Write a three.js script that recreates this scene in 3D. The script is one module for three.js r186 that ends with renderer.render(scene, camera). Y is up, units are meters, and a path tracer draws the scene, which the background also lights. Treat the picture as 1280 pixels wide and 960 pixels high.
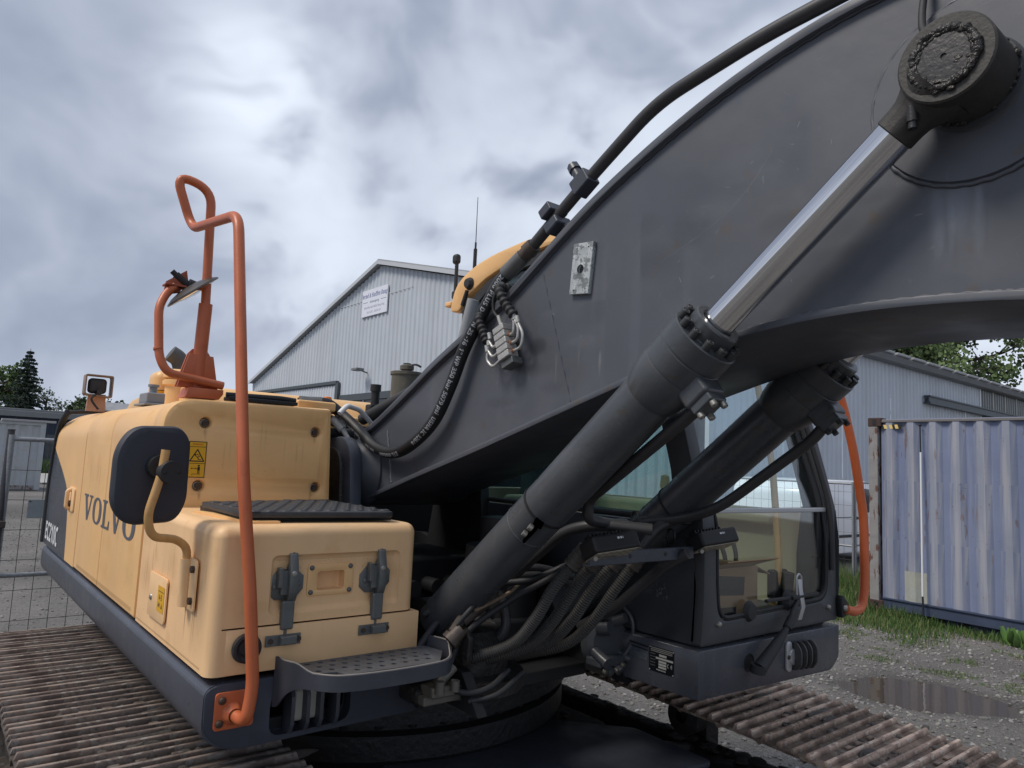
import * as THREE from 'three';
import { RoundedBoxGeometry } from 'three/addons/geometries/RoundedBoxGeometry.js';
import { TextGeometry } from 'three/addons/geometries/TextGeometry.js';
import { FontLoader } from 'three/addons/loaders/FontLoader.js';
import { mergeGeometries, toCreasedNormals } from 'three/addons/utils/BufferGeometryUtils.js';
import { Brush, Evaluator, SUBTRACTION } from 'three-bvh-csg';

// ---------------------------------------------------------------- camera, sky, sun, exposure
const scene = new THREE.Scene();
const camera = new THREE.PerspectiveCamera(56.145, 4 / 3, 0.05, 900);
camera.position.set(-1.982, 1.86, 2.207);
const D2R = Math.PI / 180;
camera.rotation.set(6.263 * D2R, -39.226 * D2R, 2.644 * D2R, 'YXZ');
const renderer = new THREE.WebGLRenderer({ antialias: true });
renderer.setSize(1024, 768);
renderer.toneMapping = THREE.LinearToneMapping;
renderer.toneMappingExposure = 1.7;
renderer.shadowMap.enabled = true;

// seeded random + tileable noise
let seedState = 12345;
function rnd() { seedState = (seedState + 0x6d2b79f5) | 0; let t = Math.imul(seedState ^ (seedState >>> 15), 1 | seedState); t = (t + Math.imul(t ^ (t >>> 7), 61 | t)) ^ t; return ((t ^ (t >>> 14)) >>> 0) / 4294967296; }
const rr = (a, b) => a + (b - a) * rnd();
const clamp = THREE.MathUtils.clamp, lerp = THREE.MathUtils.lerp, sstep = THREE.MathUtils.smoothstep;
function hash2(x, y, s) { let h = Math.imul(x, 374761393) ^ Math.imul(y, 668265263) ^ Math.imul(s, 974634541); h = Math.imul(h ^ (h >>> 13), 1274126177); return ((h ^ (h >>> 16)) >>> 0) / 4294967296; }
function vnoise(x, y, per, s) {                       // value noise, period per
  const ix = Math.floor(x), iy = Math.floor(y), fx = x - ix, fy = y - iy, u = fx * fx * (3 - 2 * fx), v = fy * fy * (3 - 2 * fy);
  const px = per.length ? per[0] : per, py = per.length ? per[1] : per, w = (a, p) => ((a % p) + p) % p, x0 = w(ix, px), x1 = w(ix + 1, px), y0 = w(iy, py), y1 = w(iy + 1, py);
  return lerp(lerp(hash2(x0, y0, s), hash2(x1, y0, s), u), lerp(hash2(x0, y1, s), hash2(x1, y1, s), u), v);
}
function fbm(x, y, per, oct, s) { let a = 0.5, t = 0, n = 0; for (let i = 0; i < oct; i++) { t += a * vnoise(x, y, per, s + i * 17); n += a; a *= 0.5; x *= 2; y *= 2; per = per.length ? [per[0] * 2, per[1] * 2] : per * 2; } return t / n; }
function worley(x, y, per, s) {                        // [nearest distance, second distance, id]
  const ix = Math.floor(x), iy = Math.floor(y); let d1 = 9, d2 = 9, id = 0;
  for (let a = -1; a <= 1; a++) for (let b = -1; b <= 1; b++) {
    const cx = ix + a, cy = iy + b, wx = ((cx % per) + per) % per, wy = ((cy % per) + per) % per;
    const dx = cx + hash2(wx, wy, s) - x, dy = cy + hash2(wx, wy, s + 1) - y, d = Math.sqrt(dx * dx + dy * dy);
    if (d < d1) { d2 = d1; d1 = d; id = hash2(wx, wy, s + 2); } else if (d < d2) d2 = d;
  }
  return [d1, d2, id];
}

// overcast sky, computed for every direction: layers of cloud on a plane, a few thin brighter patches
{
  const W = 2048, H = 1024, d = new Float32Array(W * H * 4), P = 4096;
  const thin = [[[0.262, 0.45, -0.855], 0.06, 0.18], [[0.29, 0.39, -0.87], 0.045, 0.18], [[0.354, 0.277, -0.893], 0.09, 0.14], [[0.589, 0.362, -0.723], 0.2, 0.1], [[0.86, 0.17, -0.48], 0.25, 0.18]];
  for (let j = 0; j < H; j++) {
    const el = ((j + 0.5) / H - 0.5) * Math.PI, y = Math.sin(el);
    for (let i = 0; i < W; i++) {
      const az = ((i + 0.5) / W - 0.5) * 2 * Math.PI, x = Math.cos(az) * Math.cos(el), z = Math.sin(az) * Math.cos(el), o = (j * W + i) * 4;
      if (y < -0.02) { d[o] = 0.14; d[o + 1] = 0.138; d[o + 2] = 0.135; d[o + 3] = 1; continue; }
      const k = 1.0 / (Math.max(y, 0) + 0.75), px = 300 + x * k * 2.7, pz = 300 + z * k * 2.7;
      const wx = fbm(px * 1.1 + 7, pz * 1.1, P, 4, 3) - 0.5, wz = fbm(px * 1.1, pz * 1.1 + 31, P, 4, 5) - 0.5;
      const big = fbm(px * 1.0 + wx * 1.5, pz * 1.0 + wz * 1.5, P, 3, 11), mid = fbm(px * 2.6 + wx * 2.2, pz * 2.6 + wz * 2.2, P, 6, 21), fine = fbm(px * 7 + wx * 3, pz * 7 + wz * 3, P, 5, 41);
      const bil = 1 - Math.abs(2 * fbm(px * 3.4 + wx * 2.4 + 60, pz * 3.4 + wz * 2.4, P, 5, 61) - 1);
      let b = 0.44 * big + 0.30 * mid + 0.16 * fine + 0.10 * bil;              // 0..1, higher is thinner and brighter cloud
      b = (b - 0.52) * 0.92 + 0.265;
      b += 0.33 * Math.exp(-Math.max(y, 0) / 0.17) + 0.16 * sstep(y, 0.6, 1);   // thinner towards the horizon and overhead
      for (const [c, s, a] of thin) { const q = 1 - (c[0] * x + c[1] * y + c[2] * z); b += a * Math.exp(-q / (s * s)) * sstep(0.55 * mid + 0.45 * bil, 0.38, 0.72) * 2.2; }
      const t = clamp(b, 0, 1.35), e = t < 1 ? t * t * (3 - 2 * t) : t;
      d[o] = lerp(0.172, 0.51, e); d[o + 1] = lerp(0.2, 0.555, e); d[o + 2] = lerp(0.27, 0.625, e); d[o + 3] = 1;
    }
  }
  const sky = new THREE.DataTexture(d, W, H, THREE.RGBAFormat, THREE.FloatType);
  sky.mapping = THREE.EquirectangularReflectionMapping; sky.magFilter = THREE.LinearFilter; sky.needsUpdate = true;
  scene.background = sky; scene.environment = sky;
}
const sun = new THREE.DirectionalLight(0xfff6ea, 1.5);
sun.position.set(-12, 17, -4); sun.target.position.set(0, 0, 0);
sun.castShadow = true; sun.shadow.radius = 36; sun.shadow.mapSize.set(2048, 2048);
Object.assign(sun.shadow.camera, { left: -30, right: 30, top: 30, bottom: -30, near: 1, far: 90 });
scene.add(sun, sun.target);

// ---------------------------------------------------------------- textures and materials
function dataTex(n, fn, srgb, m = n) {                 // fn(u, v) -> [r, g, b] or grey, 0..1, tileable
  const d = new Uint8Array(n * m * 4);
  for (let j = 0; j < m; j++) for (let i = 0; i < n; i++) {
    const c = fn((i + 0.5) / n, (j + 0.5) / m), o = (j * n + i) * 4, a = Array.isArray(c) ? c : [c, c, c];
    for (let k = 0; k < 3; k++) d[o + k] = clamp(a[k], 0, 1) * 255;
    d[o + 3] = 255;
  }
  const t = new THREE.DataTexture(d, n, m); t.wrapS = t.wrapT = THREE.RepeatWrapping; t.magFilter = THREE.LinearFilter; t.minFilter = THREE.LinearMipmapLinearFilter; t.generateMipmaps = true;
  if (srgb) t.colorSpace = THREE.SRGBColorSpace;
  t.needsUpdate = true; return t;
}
const rep = (t, s) => { const c = t.clone(); c.repeat.set(1 / s, 1 / s); c.needsUpdate = true; return c; };   // s = metres per tile
function scratches(n, count, len, seed, dir) {         // mask of thin random strokes
  const m = new Float32Array(n * n); seedState = seed;
  for (let k = 0; k < count; k++) {
    let x = rnd() * n, y = rnd() * n, a = dir === undefined ? rnd() * 7 : dir + rr(-0.25, 0.25); const L = rr(0.2, 1) * len * n, w = rr(0.25, 1);
    for (let s = 0; s < L; s++) { x += Math.cos(a); y += Math.sin(a); a += rr(-0.02, 0.02); const i = (((y | 0) % n + n) % n) * n + (((x | 0) % n + n) % n); m[i] = Math.max(m[i], w); }
  }
  return (u, v) => m[((v * n) | 0) % n * n + ((u * n) | 0) % n];
}
const scA = scratches(1024, 70, 0.05, 5), scB = scratches(1024, 120, 0.03, 9);
const T = {};
// weathered paint as a multiplier of the paint's own colour: mottled chalking, run-down streaks of dirt, specks, thin scratches
T.paint = dataTex(1024, (u, v) => {
  const m = fbm(u * 6, v * 6, 6, 5, 1), st = fbm(u * 40, v * 3, [40, 3], 4, 2) * fbm(u * 5, v * 5, 5, 3, 4), sp = vnoise(u * 160, v * 160, 160, 6);
  const ch = sstep(fbm(u * 3, v * 3, 3, 5, 8), 0.45, 0.72), gr = sstep(fbm(u * 11, v * 11, 11, 6, 12), 0.56, 0.8), k = 0.88 + 0.16 * (m - 0.5) - 0.24 * Math.max(0, st - 0.34) - (sp > 0.985 ? 0.15 : 0) + 0.10 * scA(u, v) - 0.06 * gr;
  return [k, k * (1 - 0.035 * gr) + 0.02 * ch, k * (1 - 0.09 * gr) + 0.07 * ch];
});
T.steel = dataTex(1024, (u, v) => {                    // dark paint: dust, rubbed and chipped places, scratches
  const m = fbm(u * 5, v * 5, 5, 6, 31), dust = sstep(fbm(u * 9, v * 9, 9, 5, 33), 0.52, 0.75), sp = vnoise(u * 120, v * 120, 120, 36);
  const run = sstep(fbm(u * 34, v * 2, [34, 2], 4, 37), 0.6, 0.82) * sstep(fbm(u * 4, v * 4, 4, 3, 38), 0.42, 0.65), rs = sstep(fbm(u * 24, v * 24, 24, 5, 39), 0.75, 0.80), k = 0.63 + 0.2 * (m - 0.5) + 0.08 * dust + 0.08 * run + (sp > 0.99 ? 0.14 : 0) + 0.24 * scB(u, v);
  return [k + 0.05 * rs + 0.012 * dust, k - 0.06 * rs, k - 0.16 * rs - 0.02 * dust];
});
T.rough = dataTex(512, (u, v) => { const m = fbm(u * 7, v * 7, 7, 5, 51); return [0.5, 0.55 + 0.55 * (m - 0.5), 0.5]; });
T.bumpy = dataTex(512, (u, v) => fbm(u * 24, v * 24, 24, 5, 61));
T.fine = dataTex(512, (u, v) => 0.55 * fbm(u * 90, v * 90, 90, 3, 65) + 0.45 * fbm(u * 8, v * 8, 8, 3, 67));
const mix3 = (a, b, t) => [lerp(a[0], b[0], t), lerp(a[1], b[1], t), lerp(a[2], b[2], t)];
const lin = (c) => c.map((x) => Math.pow(x, 1 / 2.2));   // real-world (linear) base colour to a stored sRGB texel
const smul = (c, k) => c.map((x) => x * k);
T.rust = dataTex(1024, (u, v) => {                     // track steel: brown rust, worn grey, dried mud
  const a = fbm(u * 8, v * 8, 8, 6, 71), b = fbm(u * 20, v * 20, 20, 5, 73), c = fbm(u * 60, v * 60, 60, 3, 75);
  let k = mix3([0.135, 0.092, 0.07], [0.26, 0.19, 0.145], sstep(a, 0.35, 0.7));
  k = mix3(k, [0.31, 0.265, 0.22], sstep(b, 0.52, 0.72) * 0.75); k = mix3(k, [0.07, 0.052, 0.044], sstep(c, 0.64, 0.82) * 0.5);
  return lin(k);
}, true);
T.mud = dataTex(512, (u, v) => { const a = fbm(u * 12, v * 12, 12, 5, 81), b = vnoise(u * 90, v * 90, 90, 82); return lin(mix3([0.045, 0.039, 0.035], [0.15, 0.135, 0.12], a * 0.9 + (b > 0.9 ? 0.5 : 0))); }, true);
const gravelCell = (u, v) => { const [a, b, id] = worley(u * 120, v * 120, 120, 91), [c, e, id2] = worley(u * 55, v * 55, 55, 95); return { e1: b - a, e2: e - c, id, id2 }; };
T.gravel = dataTex(1024, (u, v) => {
  const g = gravelCell(u, v), m = fbm(u * 4, v * 4, 4, 5, 97), f = fbm(u * 200, v * 200, 200, 2, 98);
  let k = 0.235 + 0.15 * (g.id - 0.3) + 0.10 * (m - 0.5) + 0.08 * (f - 0.5); if (g.id2 > 0.8) k += 0.035 * (g.id2 - 0.5) * 2 * sstep(g.e2, 0.05, 0.25);
  k *= 0.62 + 0.38 * sstep(g.e1, 0.02, 0.28);
  return lin([k * 1.0, k * 0.965, k * 0.925]);
}, true);
T.gravelBump = dataTex(1024, (u, v) => { const g = gravelCell(u, v); return 0.5 * sstep(g.e1, 0, 0.45) * (0.4 + 0.6 * g.id) + 0.35 * (g.id2 > 0.72 ? sstep(g.e2, 0, 0.5) : 0) + 0.2 * fbm(u * 160, v * 160, 160, 2, 99); });
T.clad = dataTex(512, (u, v) => 0.88 + 0.16 * (fbm(u * 3, v * 3, 3, 4, 101) - 0.5) - 0.16 * Math.max(0, fbm(u * 50, v * 2, [50, 2], 3, 103) - 0.5));
T.cont = dataTex(1024, (u, v) => {                     // faded blue container paint, chalky streaks and rust breaking through
  const a = fbm(u * 4, v * 4, 4, 5, 111), st = fbm(u * 46, v * 2, [46, 2], 4, 113), r = fbm(u * 34, v * 6, [34, 6], 6, 115), sp = fbm(u * 80, v * 80, 80, 3, 117);
  let k = mix3([0.118, 0.144, 0.225], [0.205, 0.235, 0.325], a); k = mix3(k, [0.33, 0.335, 0.375], sstep(st, 0.5, 0.8) * 0.32);
  const rust = sstep(r, 0.73, 0.79) * (0.4 + 0.6 * sp); k = mix3(k, [0.12, 0.07, 0.055], rust * 0.8); if (sp > 0.83) k = mix3(k, [0.11, 0.075, 0.065], 0.6); const run = sstep(fbm(u * 60, v * 2 + 0.3, [60, 2], 3, 119), 0.68, 0.8) * sstep(fbm(u * 8, v * 4, [8, 4], 3, 120), 0.5, 0.7); k = mix3(k, [0.16, 0.11, 0.09], run * 0.55);
  return lin(k);
}, true);
T.oldpost = dataTex(512, (u, v) => { const a = fbm(u * 6, v * 14, [6, 14], 5, 121), b = fbm(u * 18, v * 6, [18, 6], 5, 123); return lin(mix3(mix3([0.22, 0.215, 0.21], [0.30, 0.29, 0.285], a), [0.13, 0.06, 0.04], sstep(b, 0.55, 0.68))); }, true);
T.galv = dataTex(512, (u, v) => { const w = worley(u * 26, v * 26, 26, 131); return 0.72 + 0.2 * (w[2] - 0.5) + 0.15 * (fbm(u * 5, v * 5, 5, 4, 133) - 0.5); });
T.leaf = dataTex(256, (u, v) => 0.62 + 0.7 * (fbm(u * 6, v * 6, 6, 4, 141) - 0.5));
T.braid = dataTex(256, (u, v) => 0.5 + 0.5 * Math.sin(u * Math.PI * 2 * 8));

const C = (r, g, b) => new THREE.Color().setRGB(r, g, b);
function std(color, roughness, o = {}) { const m = new THREE.MeshStandardMaterial({ color: C(...color), roughness, ...o }); return m; }
const M = {};
M.yellow = std([0.95, 0.575, 0.245], 0.42, { map: rep(T.paint, 1.3), bumpMap: rep(T.fine, 0.5), bumpScale: 0.0004 });
M.yellowPale = std([0.97, 0.63, 0.33], 0.5, { map: rep(T.paint, 0.9), bumpMap: rep(T.fine, 0.5), bumpScale: 0.0004 });
M.orange = std([0.58, 0.145, 0.052], 0.42, { map: rep(T.paint, 0.5), bumpMap: rep(T.fine, 0.3), bumpScale: 0.0004 });
M.grey = std([0.125, 0.137, 0.165], 0.42, { map: rep(T.steel, 1.6), roughnessMap: rep(T.rough, 1.1), bumpMap: rep(T.bumpy, 1.4), bumpScale: 0.0006 });
M.grey.roughness = 0.85;
M.greyDark = std([0.075, 0.085, 0.112], 0.75, { map: rep(T.steel, 0.8), roughnessMap: rep(T.rough, 0.6) });
M.cylGrey = std([0.095, 0.105, 0.118], 0.62, { map: rep(T.steel, 0.7), roughnessMap: rep(T.rough, 0.5), bumpMap: rep(T.bumpy, 0.3), bumpScale: 0.0005 });
M.black = std([0.02, 0.021, 0.024], 0.55, { map: rep(T.steel, 0.6) });
M.rubber = std([0.022, 0.023, 0.026], 0.62, { bumpMap: rep(T.fine, 0.1), bumpScale: 0.0006 });
M.pipe = std([0.065, 0.065, 0.07], 0.45, { map: rep(T.steel, 0.5) });
M.grease = std([0.022, 0.02, 0.018], 0.35, { bumpMap: rep(T.bumpy, 0.12), bumpScale: 0.004 });
M.dirty = std([0.03, 0.028, 0.027], 0.6, { map: rep(T.steel, 0.5), bumpMap: rep(T.bumpy, 0.35), bumpScale: 0.006 });
M.mirrorBack = std([0.03, 0.034, 0.047], 0.6, { bumpMap: rep(T.fine, 0.12), bumpScale: 0.0006 });
M.chrome = std([0.70, 0.70, 0.71], 0.045, { metalness: 1 });
M.rodRust = std([0.24, 0.2, 0.185], 0.3, { metalness: 0.85, map: rep(T.steel, 0.2) });
M.eye = std([0.062, 0.058, 0.053], 0.6, { map: rep(T.steel, 0.2), bumpMap: rep(T.bumpy, 0.15), bumpScale: 0.0008 });
M.zinc = std([0.62, 0.62, 0.6], 0.38, { metalness: 0.35, map: rep(T.galv, 0.1) });
M.latch = std([0.21, 0.225, 0.225], 0.42, { metalness: 0.35, map: rep(T.steel, 0.2) });
M.boltRust = std([0.12, 0.085, 0.065], 0.6, { metalness: 0.4, map: rep(T.steel, 0.1) });
M.boltSteel = std([0.34, 0.33, 0.3], 0.42, { metalness: 0.7 });
M.rust = std([1, 1, 1], 0.78, { map: rep(T.rust, 0.55), bumpMap: rep(T.bumpy, 0.14), bumpScale: 0.0012 });
M.rustDark = std([0.62, 0.6, 0.58], 0.82, { map: rep(T.rust, 0.4), bumpMap: rep(T.bumpy, 0.12), bumpScale: 0.0012 });
M.mud = std([1, 1, 1], 0.95, { map: rep(T.mud, 0.25), bumpMap: rep(T.bumpy, 0.06), bumpScale: 0.006 });
M.carbody = std([0.010, 0.010, 0.011], 0.55, { bumpMap: rep(T.bumpy, 0.4), bumpScale: 0.003 });  // near black: deep shade under the machine put into the colour
M.whitePaint = std([0.72, 0.73, 0.74], 0.5);
M.cladding = std([0.56, 0.605, 0.66], 0.6, { map: rep(T.clad, 4) });
M.claddingNear = std([0.60, 0.645, 0.70], 0.6, { map: rep(T.clad, 3) });
M.roofEdge = std([0.2, 0.21, 0.22], 0.6, { map: rep(T.clad, 2) });
M.darkFrame = std([0.06, 0.075, 0.085], 0.5);
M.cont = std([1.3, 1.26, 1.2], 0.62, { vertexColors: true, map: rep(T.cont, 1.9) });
M.oldpost = std([1, 1, 1], 0.75, { map: rep(T.oldpost, 0.8) });
M.galv = std([0.42, 0.44, 0.46], 0.5, { metalness: 0.5, map: rep(T.galv, 0.4) });
M.wire = std([0.1, 0.1, 0.1], 0.6, { metalness: 0.4 });
M.gravel = std([0.8, 0.8, 0.805], 0.95, { vertexColors: true, map: rep(T.gravel, 1.5), bumpMap: rep(T.gravelBump, 1.5), bumpScale: 0.006 });
M.concrete = std([0.42, 0.42, 0.41], 0.9, { map: rep(T.clad, 2), bumpMap: rep(T.bumpy, 1), bumpScale: 0.003 });
M.stone = std([0.3, 0.29, 0.275], 0.9);
M.bark = std([0.06, 0.05, 0.042], 0.95);
M.leafGreen = std([0.09, 0.145, 0.05], 0.75); M.leafOak = std([0.15, 0.215, 0.085], 0.75); M.leafSpruce = std([0.028, 0.05, 0.034], 0.8); M.leafGrey = std([0.085, 0.12, 0.075], 0.8);
M.glass = new THREE.MeshPhysicalMaterial({ color: C(0.93, 0.98, 0.99), roughness: 0.02, transmission: 1, thickness: 0, ior: 1.5 });
M.glassDark = new THREE.MeshPhysicalMaterial({ color: C(0.32, 0.44, 0.45), roughness: 0.03, transmission: 1, thickness: 0, ior: 1.5 });
M.mirror = std([0.8, 0.8, 0.8], 0.03, { metalness: 1 });
M.bldGlass = std([0.045, 0.055, 0.065], 0.12);

// ---------------------------------------------------------------- geometry helpers (world coordinates in metres)
const V = (x, y, z) => new THREE.Vector3(x, y, z);
function box(x0, x1, y0, y1, z0, z1, r = 0.004, seg = 2) {
  const w = x1 - x0, h = y1 - y0, d = z1 - z0, g = new RoundedBoxGeometry(w, h, d, seg, Math.min(r, w / 2.01, h / 2.01, d / 2.01));
  return g.translate((x0 + x1) / 2, (y0 + y1) / 2, (z0 + z1) / 2);
}
const rawBox = (x0, x1, y0, y1, z0, z1) => new THREE.BoxGeometry(x1 - x0, y1 - y0, z1 - z0).translate((x0 + x1) / 2, (y0 + y1) / 2, (z0 + z1) / 2);
function rpoly(pts, r) {                               // Shape or Path from points, each corner filleted; a point may carry its own radius [x, y, r]
  return (Cls) => {
    const s = new Cls(), n = pts.length;
    for (let i = 0; i < n; i++) {
      const p = pts[i], a = pts[(i + n - 1) % n], b = pts[(i + 1) % n], R = p[2] ?? r;
      const da = Math.hypot(a[0] - p[0], a[1] - p[1]), db = Math.hypot(b[0] - p[0], b[1] - p[1]), q = Math.min(R, da * 0.49, db * 0.49);
      const p0 = [p[0] + (a[0] - p[0]) / da * q, p[1] + (a[1] - p[1]) / da * q], p1 = [p[0] + (b[0] - p[0]) / db * q, p[1] + (b[1] - p[1]) / db * q];
      if (i) s.lineTo(...p0); else s.moveTo(...p0);
      if (q > 1e-5) s.quadraticCurveTo(p[0], p[1], ...p1);
    }
    s.closePath(); return s;
  };
}
function extr(pts, depth, { r = 0, bev = 0, holes = [], cs = 5 } = {}) {
  const s = rpoly(pts, r)(THREE.Shape); for (const h of holes) s.holes.push(h.getPoints ? h : rpoly(h.pts ?? h, h.r ?? 0)(THREE.Path));
  let g = new THREE.ExtrudeGeometry(s, { depth: depth - 2 * bev, bevelEnabled: bev > 0, bevelThickness: bev, bevelSize: bev, bevelOffset: -bev, bevelSegments: 2, curveSegments: cs });
  if (bev) g.translate(0, 0, bev);
  return toCreasedNormals(g, 0.6);
}
const mX = new THREE.Matrix4().set(0, 0, 1, 0, 0, 1, 0, 0, -1, 0, 0, 0, 0, 0, 0, 1), mY = new THREE.Matrix4().set(1, 0, 0, 0, 0, 0, 1, 0, 0, -1, 0, 0, 0, 0, 0, 1);
const flip = (pts) => pts.map(([a, b, c]) => [-a, b, c]), flipY = (pts) => pts.map(([a, b, c]) => [a, -b, c]);
const fh = (o, f) => ({ ...o, holes: (o.holes ?? []).map((h) => (h.pts ? { ...h, pts: f(h.pts) } : f(h))) });
const prX = (zy, x0, x1, o = {}) => extr(flip(zy), x1 - x0, fh(o, flip)).applyMatrix4(mX).translate(x0, 0, 0);       // profile in (z, y), along x
const prY = (xz, y0, y1, o = {}) => extr(flipY(xz), y1 - y0, fh(o, flipY)).applyMatrix4(mY).translate(0, y0, 0);      // profile in (x, z), along y
const prZ = (xy, z0, z1, o = {}) => extr(xy, z1 - z0, o).translate(0, 0, z0);                                         // profile in (x, y), along z
const circ = (x, y, r, n = 20) => Array.from({ length: n }, (_, i) => [x + r * Math.cos(i / n * 2 * Math.PI), y + r * Math.sin(i / n * 2 * Math.PI)]);
const Y = V(0, 1, 0);
function along(g, p0, p1) { const d = p1.clone().sub(p0).normalize(); return g.applyQuaternion(new THREE.Quaternion().setFromUnitVectors(Y, d)).translate(p0.x, p0.y, p0.z); }
function cyl(p0, p1, r0, r1 = r0, seg = 24, open = false) { const h = p0.distanceTo(p1); return along(new THREE.CylinderGeometry(r1, r0, h, seg, 1, open).translate(0, h / 2, 0), p0, p1); }
function lathe(prof, p0, p1, seg = 36) { return along(toCreasedNormals(new THREE.LatheGeometry(prof.map(([r, t]) => new THREE.Vector2(r, t)), seg), 0.5), p0, p1); }   // [radius, distance] along p0 -> p1
class PolyPath extends THREE.Curve {
  constructor(pts) { super(); this.p = pts; this.l = [0]; for (let i = 1; i < pts.length; i++) this.l.push(this.l[i - 1] + pts[i].distanceTo(pts[i - 1])); }
  getPoint(t, out = V(0, 0, 0)) { const L = this.l[this.l.length - 1] * t; let i = 1; while (i < this.l.length - 1 && this.l[i] < L) i++; return out.lerpVectors(this.p[i - 1], this.p[i], (L - this.l[i - 1]) / (this.l[i] - this.l[i - 1])); }
  getPointAt(t, o) { return this.getPoint(t, o); }
  getTangentAt(t, o) { return this.getTangent(t, o); }
}
function fillet(pts, R, n = 7) {                       // polyline with rounded corners
  const out = [pts[0]];
  for (let i = 1; i < pts.length - 1; i++) {
    const p = pts[i], a = pts[i - 1], b = pts[i + 1], q = Math.min(R, p.distanceTo(a) * 0.48, p.distanceTo(b) * 0.48);
    const p0 = p.clone().lerp(a, q / p.distanceTo(a)), p1 = p.clone().lerp(b, q / p.distanceTo(b));
    for (let k = 0; k <= n; k++) { const t = k / n, u = 1 - t; out.push(V(0, 0, 0).addScaledVector(p0, u * u).addScaledVector(p, 2 * u * t).addScaledVector(p1, t * t)); }
  }
  out.push(pts[pts.length - 1]); return out;
}
function sweep(pts, r, seg = 14, caps = true) {        // tube along points, parallel-transported rings; r may be a function of 0..1
  const n = pts.length, pos = [], nor = [], idx = [], L = [0]; for (let i = 1; i < n; i++) L.push(L[i - 1] + pts[i].distanceTo(pts[i - 1]));
  let t = pts[1].clone().sub(pts[0]).normalize(), N = Math.abs(t.y) < 0.9 ? V(0, 1, 0) : V(1, 0, 0); N.addScaledVector(t, -N.dot(t)).normalize();
  const uv = [];
  for (let i = 0; i < n; i++) {
    const a = pts[Math.max(0, i - 1)], b = pts[Math.min(n - 1, i + 1)], nt = b.clone().sub(a).normalize();
    N.applyQuaternion(new THREE.Quaternion().setFromUnitVectors(t, nt)); t = nt; const Bn = t.clone().cross(N), R = typeof r === 'function' ? r(L[i] / L[n - 1]) : r;
    for (let k = 0; k <= seg; k++) { const c = Math.cos(k / seg * 2 * Math.PI), s = Math.sin(k / seg * 2 * Math.PI), d = N.clone().multiplyScalar(c).addScaledVector(Bn, s); pos.push(pts[i].x + d.x * R, pts[i].y + d.y * R, pts[i].z + d.z * R); nor.push(d.x, d.y, d.z); uv.push(L[i], k / seg); }
  }
  for (let i = 0; i < n - 1; i++) for (let k = 0; k < seg; k++) { const a = i * (seg + 1) + k, b = a + seg + 1; idx.push(a, a + 1, b, b, a + 1, b + 1); }
  if (caps) for (const [i, sgn] of [[0, -1], [n - 1, 1]]) {
    const c = pos.length / 3, d = (i ? pts[n - 1].clone().sub(pts[n - 2]) : pts[1].clone().sub(pts[0])).normalize().multiplyScalar(sgn);
    pos.push(pts[i].x, pts[i].y, pts[i].z); nor.push(d.x, d.y, d.z); uv.push(L[i], 0);
    for (let k = 0; k <= seg; k++) { const a = (i * (seg + 1) + k) * 3; pos.push(pos[a], pos[a + 1], pos[a + 2]); nor.push(d.x, d.y, d.z); uv.push(L[i], 0); }
    for (let k = 0; k < seg; k++) sgn > 0 ? idx.push(c, c + 1 + k, c + 2 + k) : idx.push(c, c + 2 + k, c + 1 + k);
  }
  const g = new THREE.BufferGeometry(); g.setAttribute('position', new THREE.Float32BufferAttribute(pos, 3)); g.setAttribute('normal', new THREE.Float32BufferAttribute(nor, 3)); g.setAttribute('uv', new THREE.Float32BufferAttribute(uv, 2)); g.setIndex(idx);
  if (typeof r === 'function' && n > 60) g.computeVertexNormals();
  return g;
}
const bent = (pts, r, R = 0.05, seg = 14) => sweep(fillet(pts.map((p) => V(...p)), R), r, seg);
const curvy = (pts, r, n = 40, seg = 14) => sweep(new THREE.CatmullRomCurve3(pts.map((p) => V(...p)), false, 'centripetal').getPoints(n), r, seg);
let keepColor = false;
function tidy(g, keepUv) {                             // one layout for merging; uv in metres by the dominant axis
  g = g.index ? g.toNonIndexed() : g.clone(); for (const k of Object.keys(g.attributes)) if (!['position', 'normal', 'uv', keepColor ? 'color' : 'uv'].includes(k)) g.deleteAttribute(k);
  if (!g.attributes.normal) g.computeVertexNormals();
  g.clearGroups();
  if (keepUv) return g;
  const p = g.attributes.position, uv = new Float32Array(p.count * 2), a = V(0, 0, 0), b = V(0, 0, 0), c = V(0, 0, 0);
  for (let i = 0; i < p.count; i += 3) {
    a.fromBufferAttribute(p, i); b.fromBufferAttribute(p, i + 1); c.fromBufferAttribute(p, i + 2); const n = b.clone().sub(a).cross(c.clone().sub(a)), X = Math.abs(n.x), Yy = Math.abs(n.y), Z = Math.abs(n.z);
    [a, b, c].forEach((q, k) => { const j = (i + k) * 2; if (X >= Yy && X >= Z) { uv[j] = q.z; uv[j + 1] = q.y; } else if (Yy >= Z) { uv[j] = q.x; uv[j + 1] = q.z; } else { uv[j] = q.x; uv[j + 1] = q.y; } });
  }
  g.setAttribute('uv', new THREE.BufferAttribute(uv, 2)); return g;
}
const join = (gs, keepUv) => mergeGeometries([].concat(gs).map((g) => tidy(g, keepUv)), false);

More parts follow.
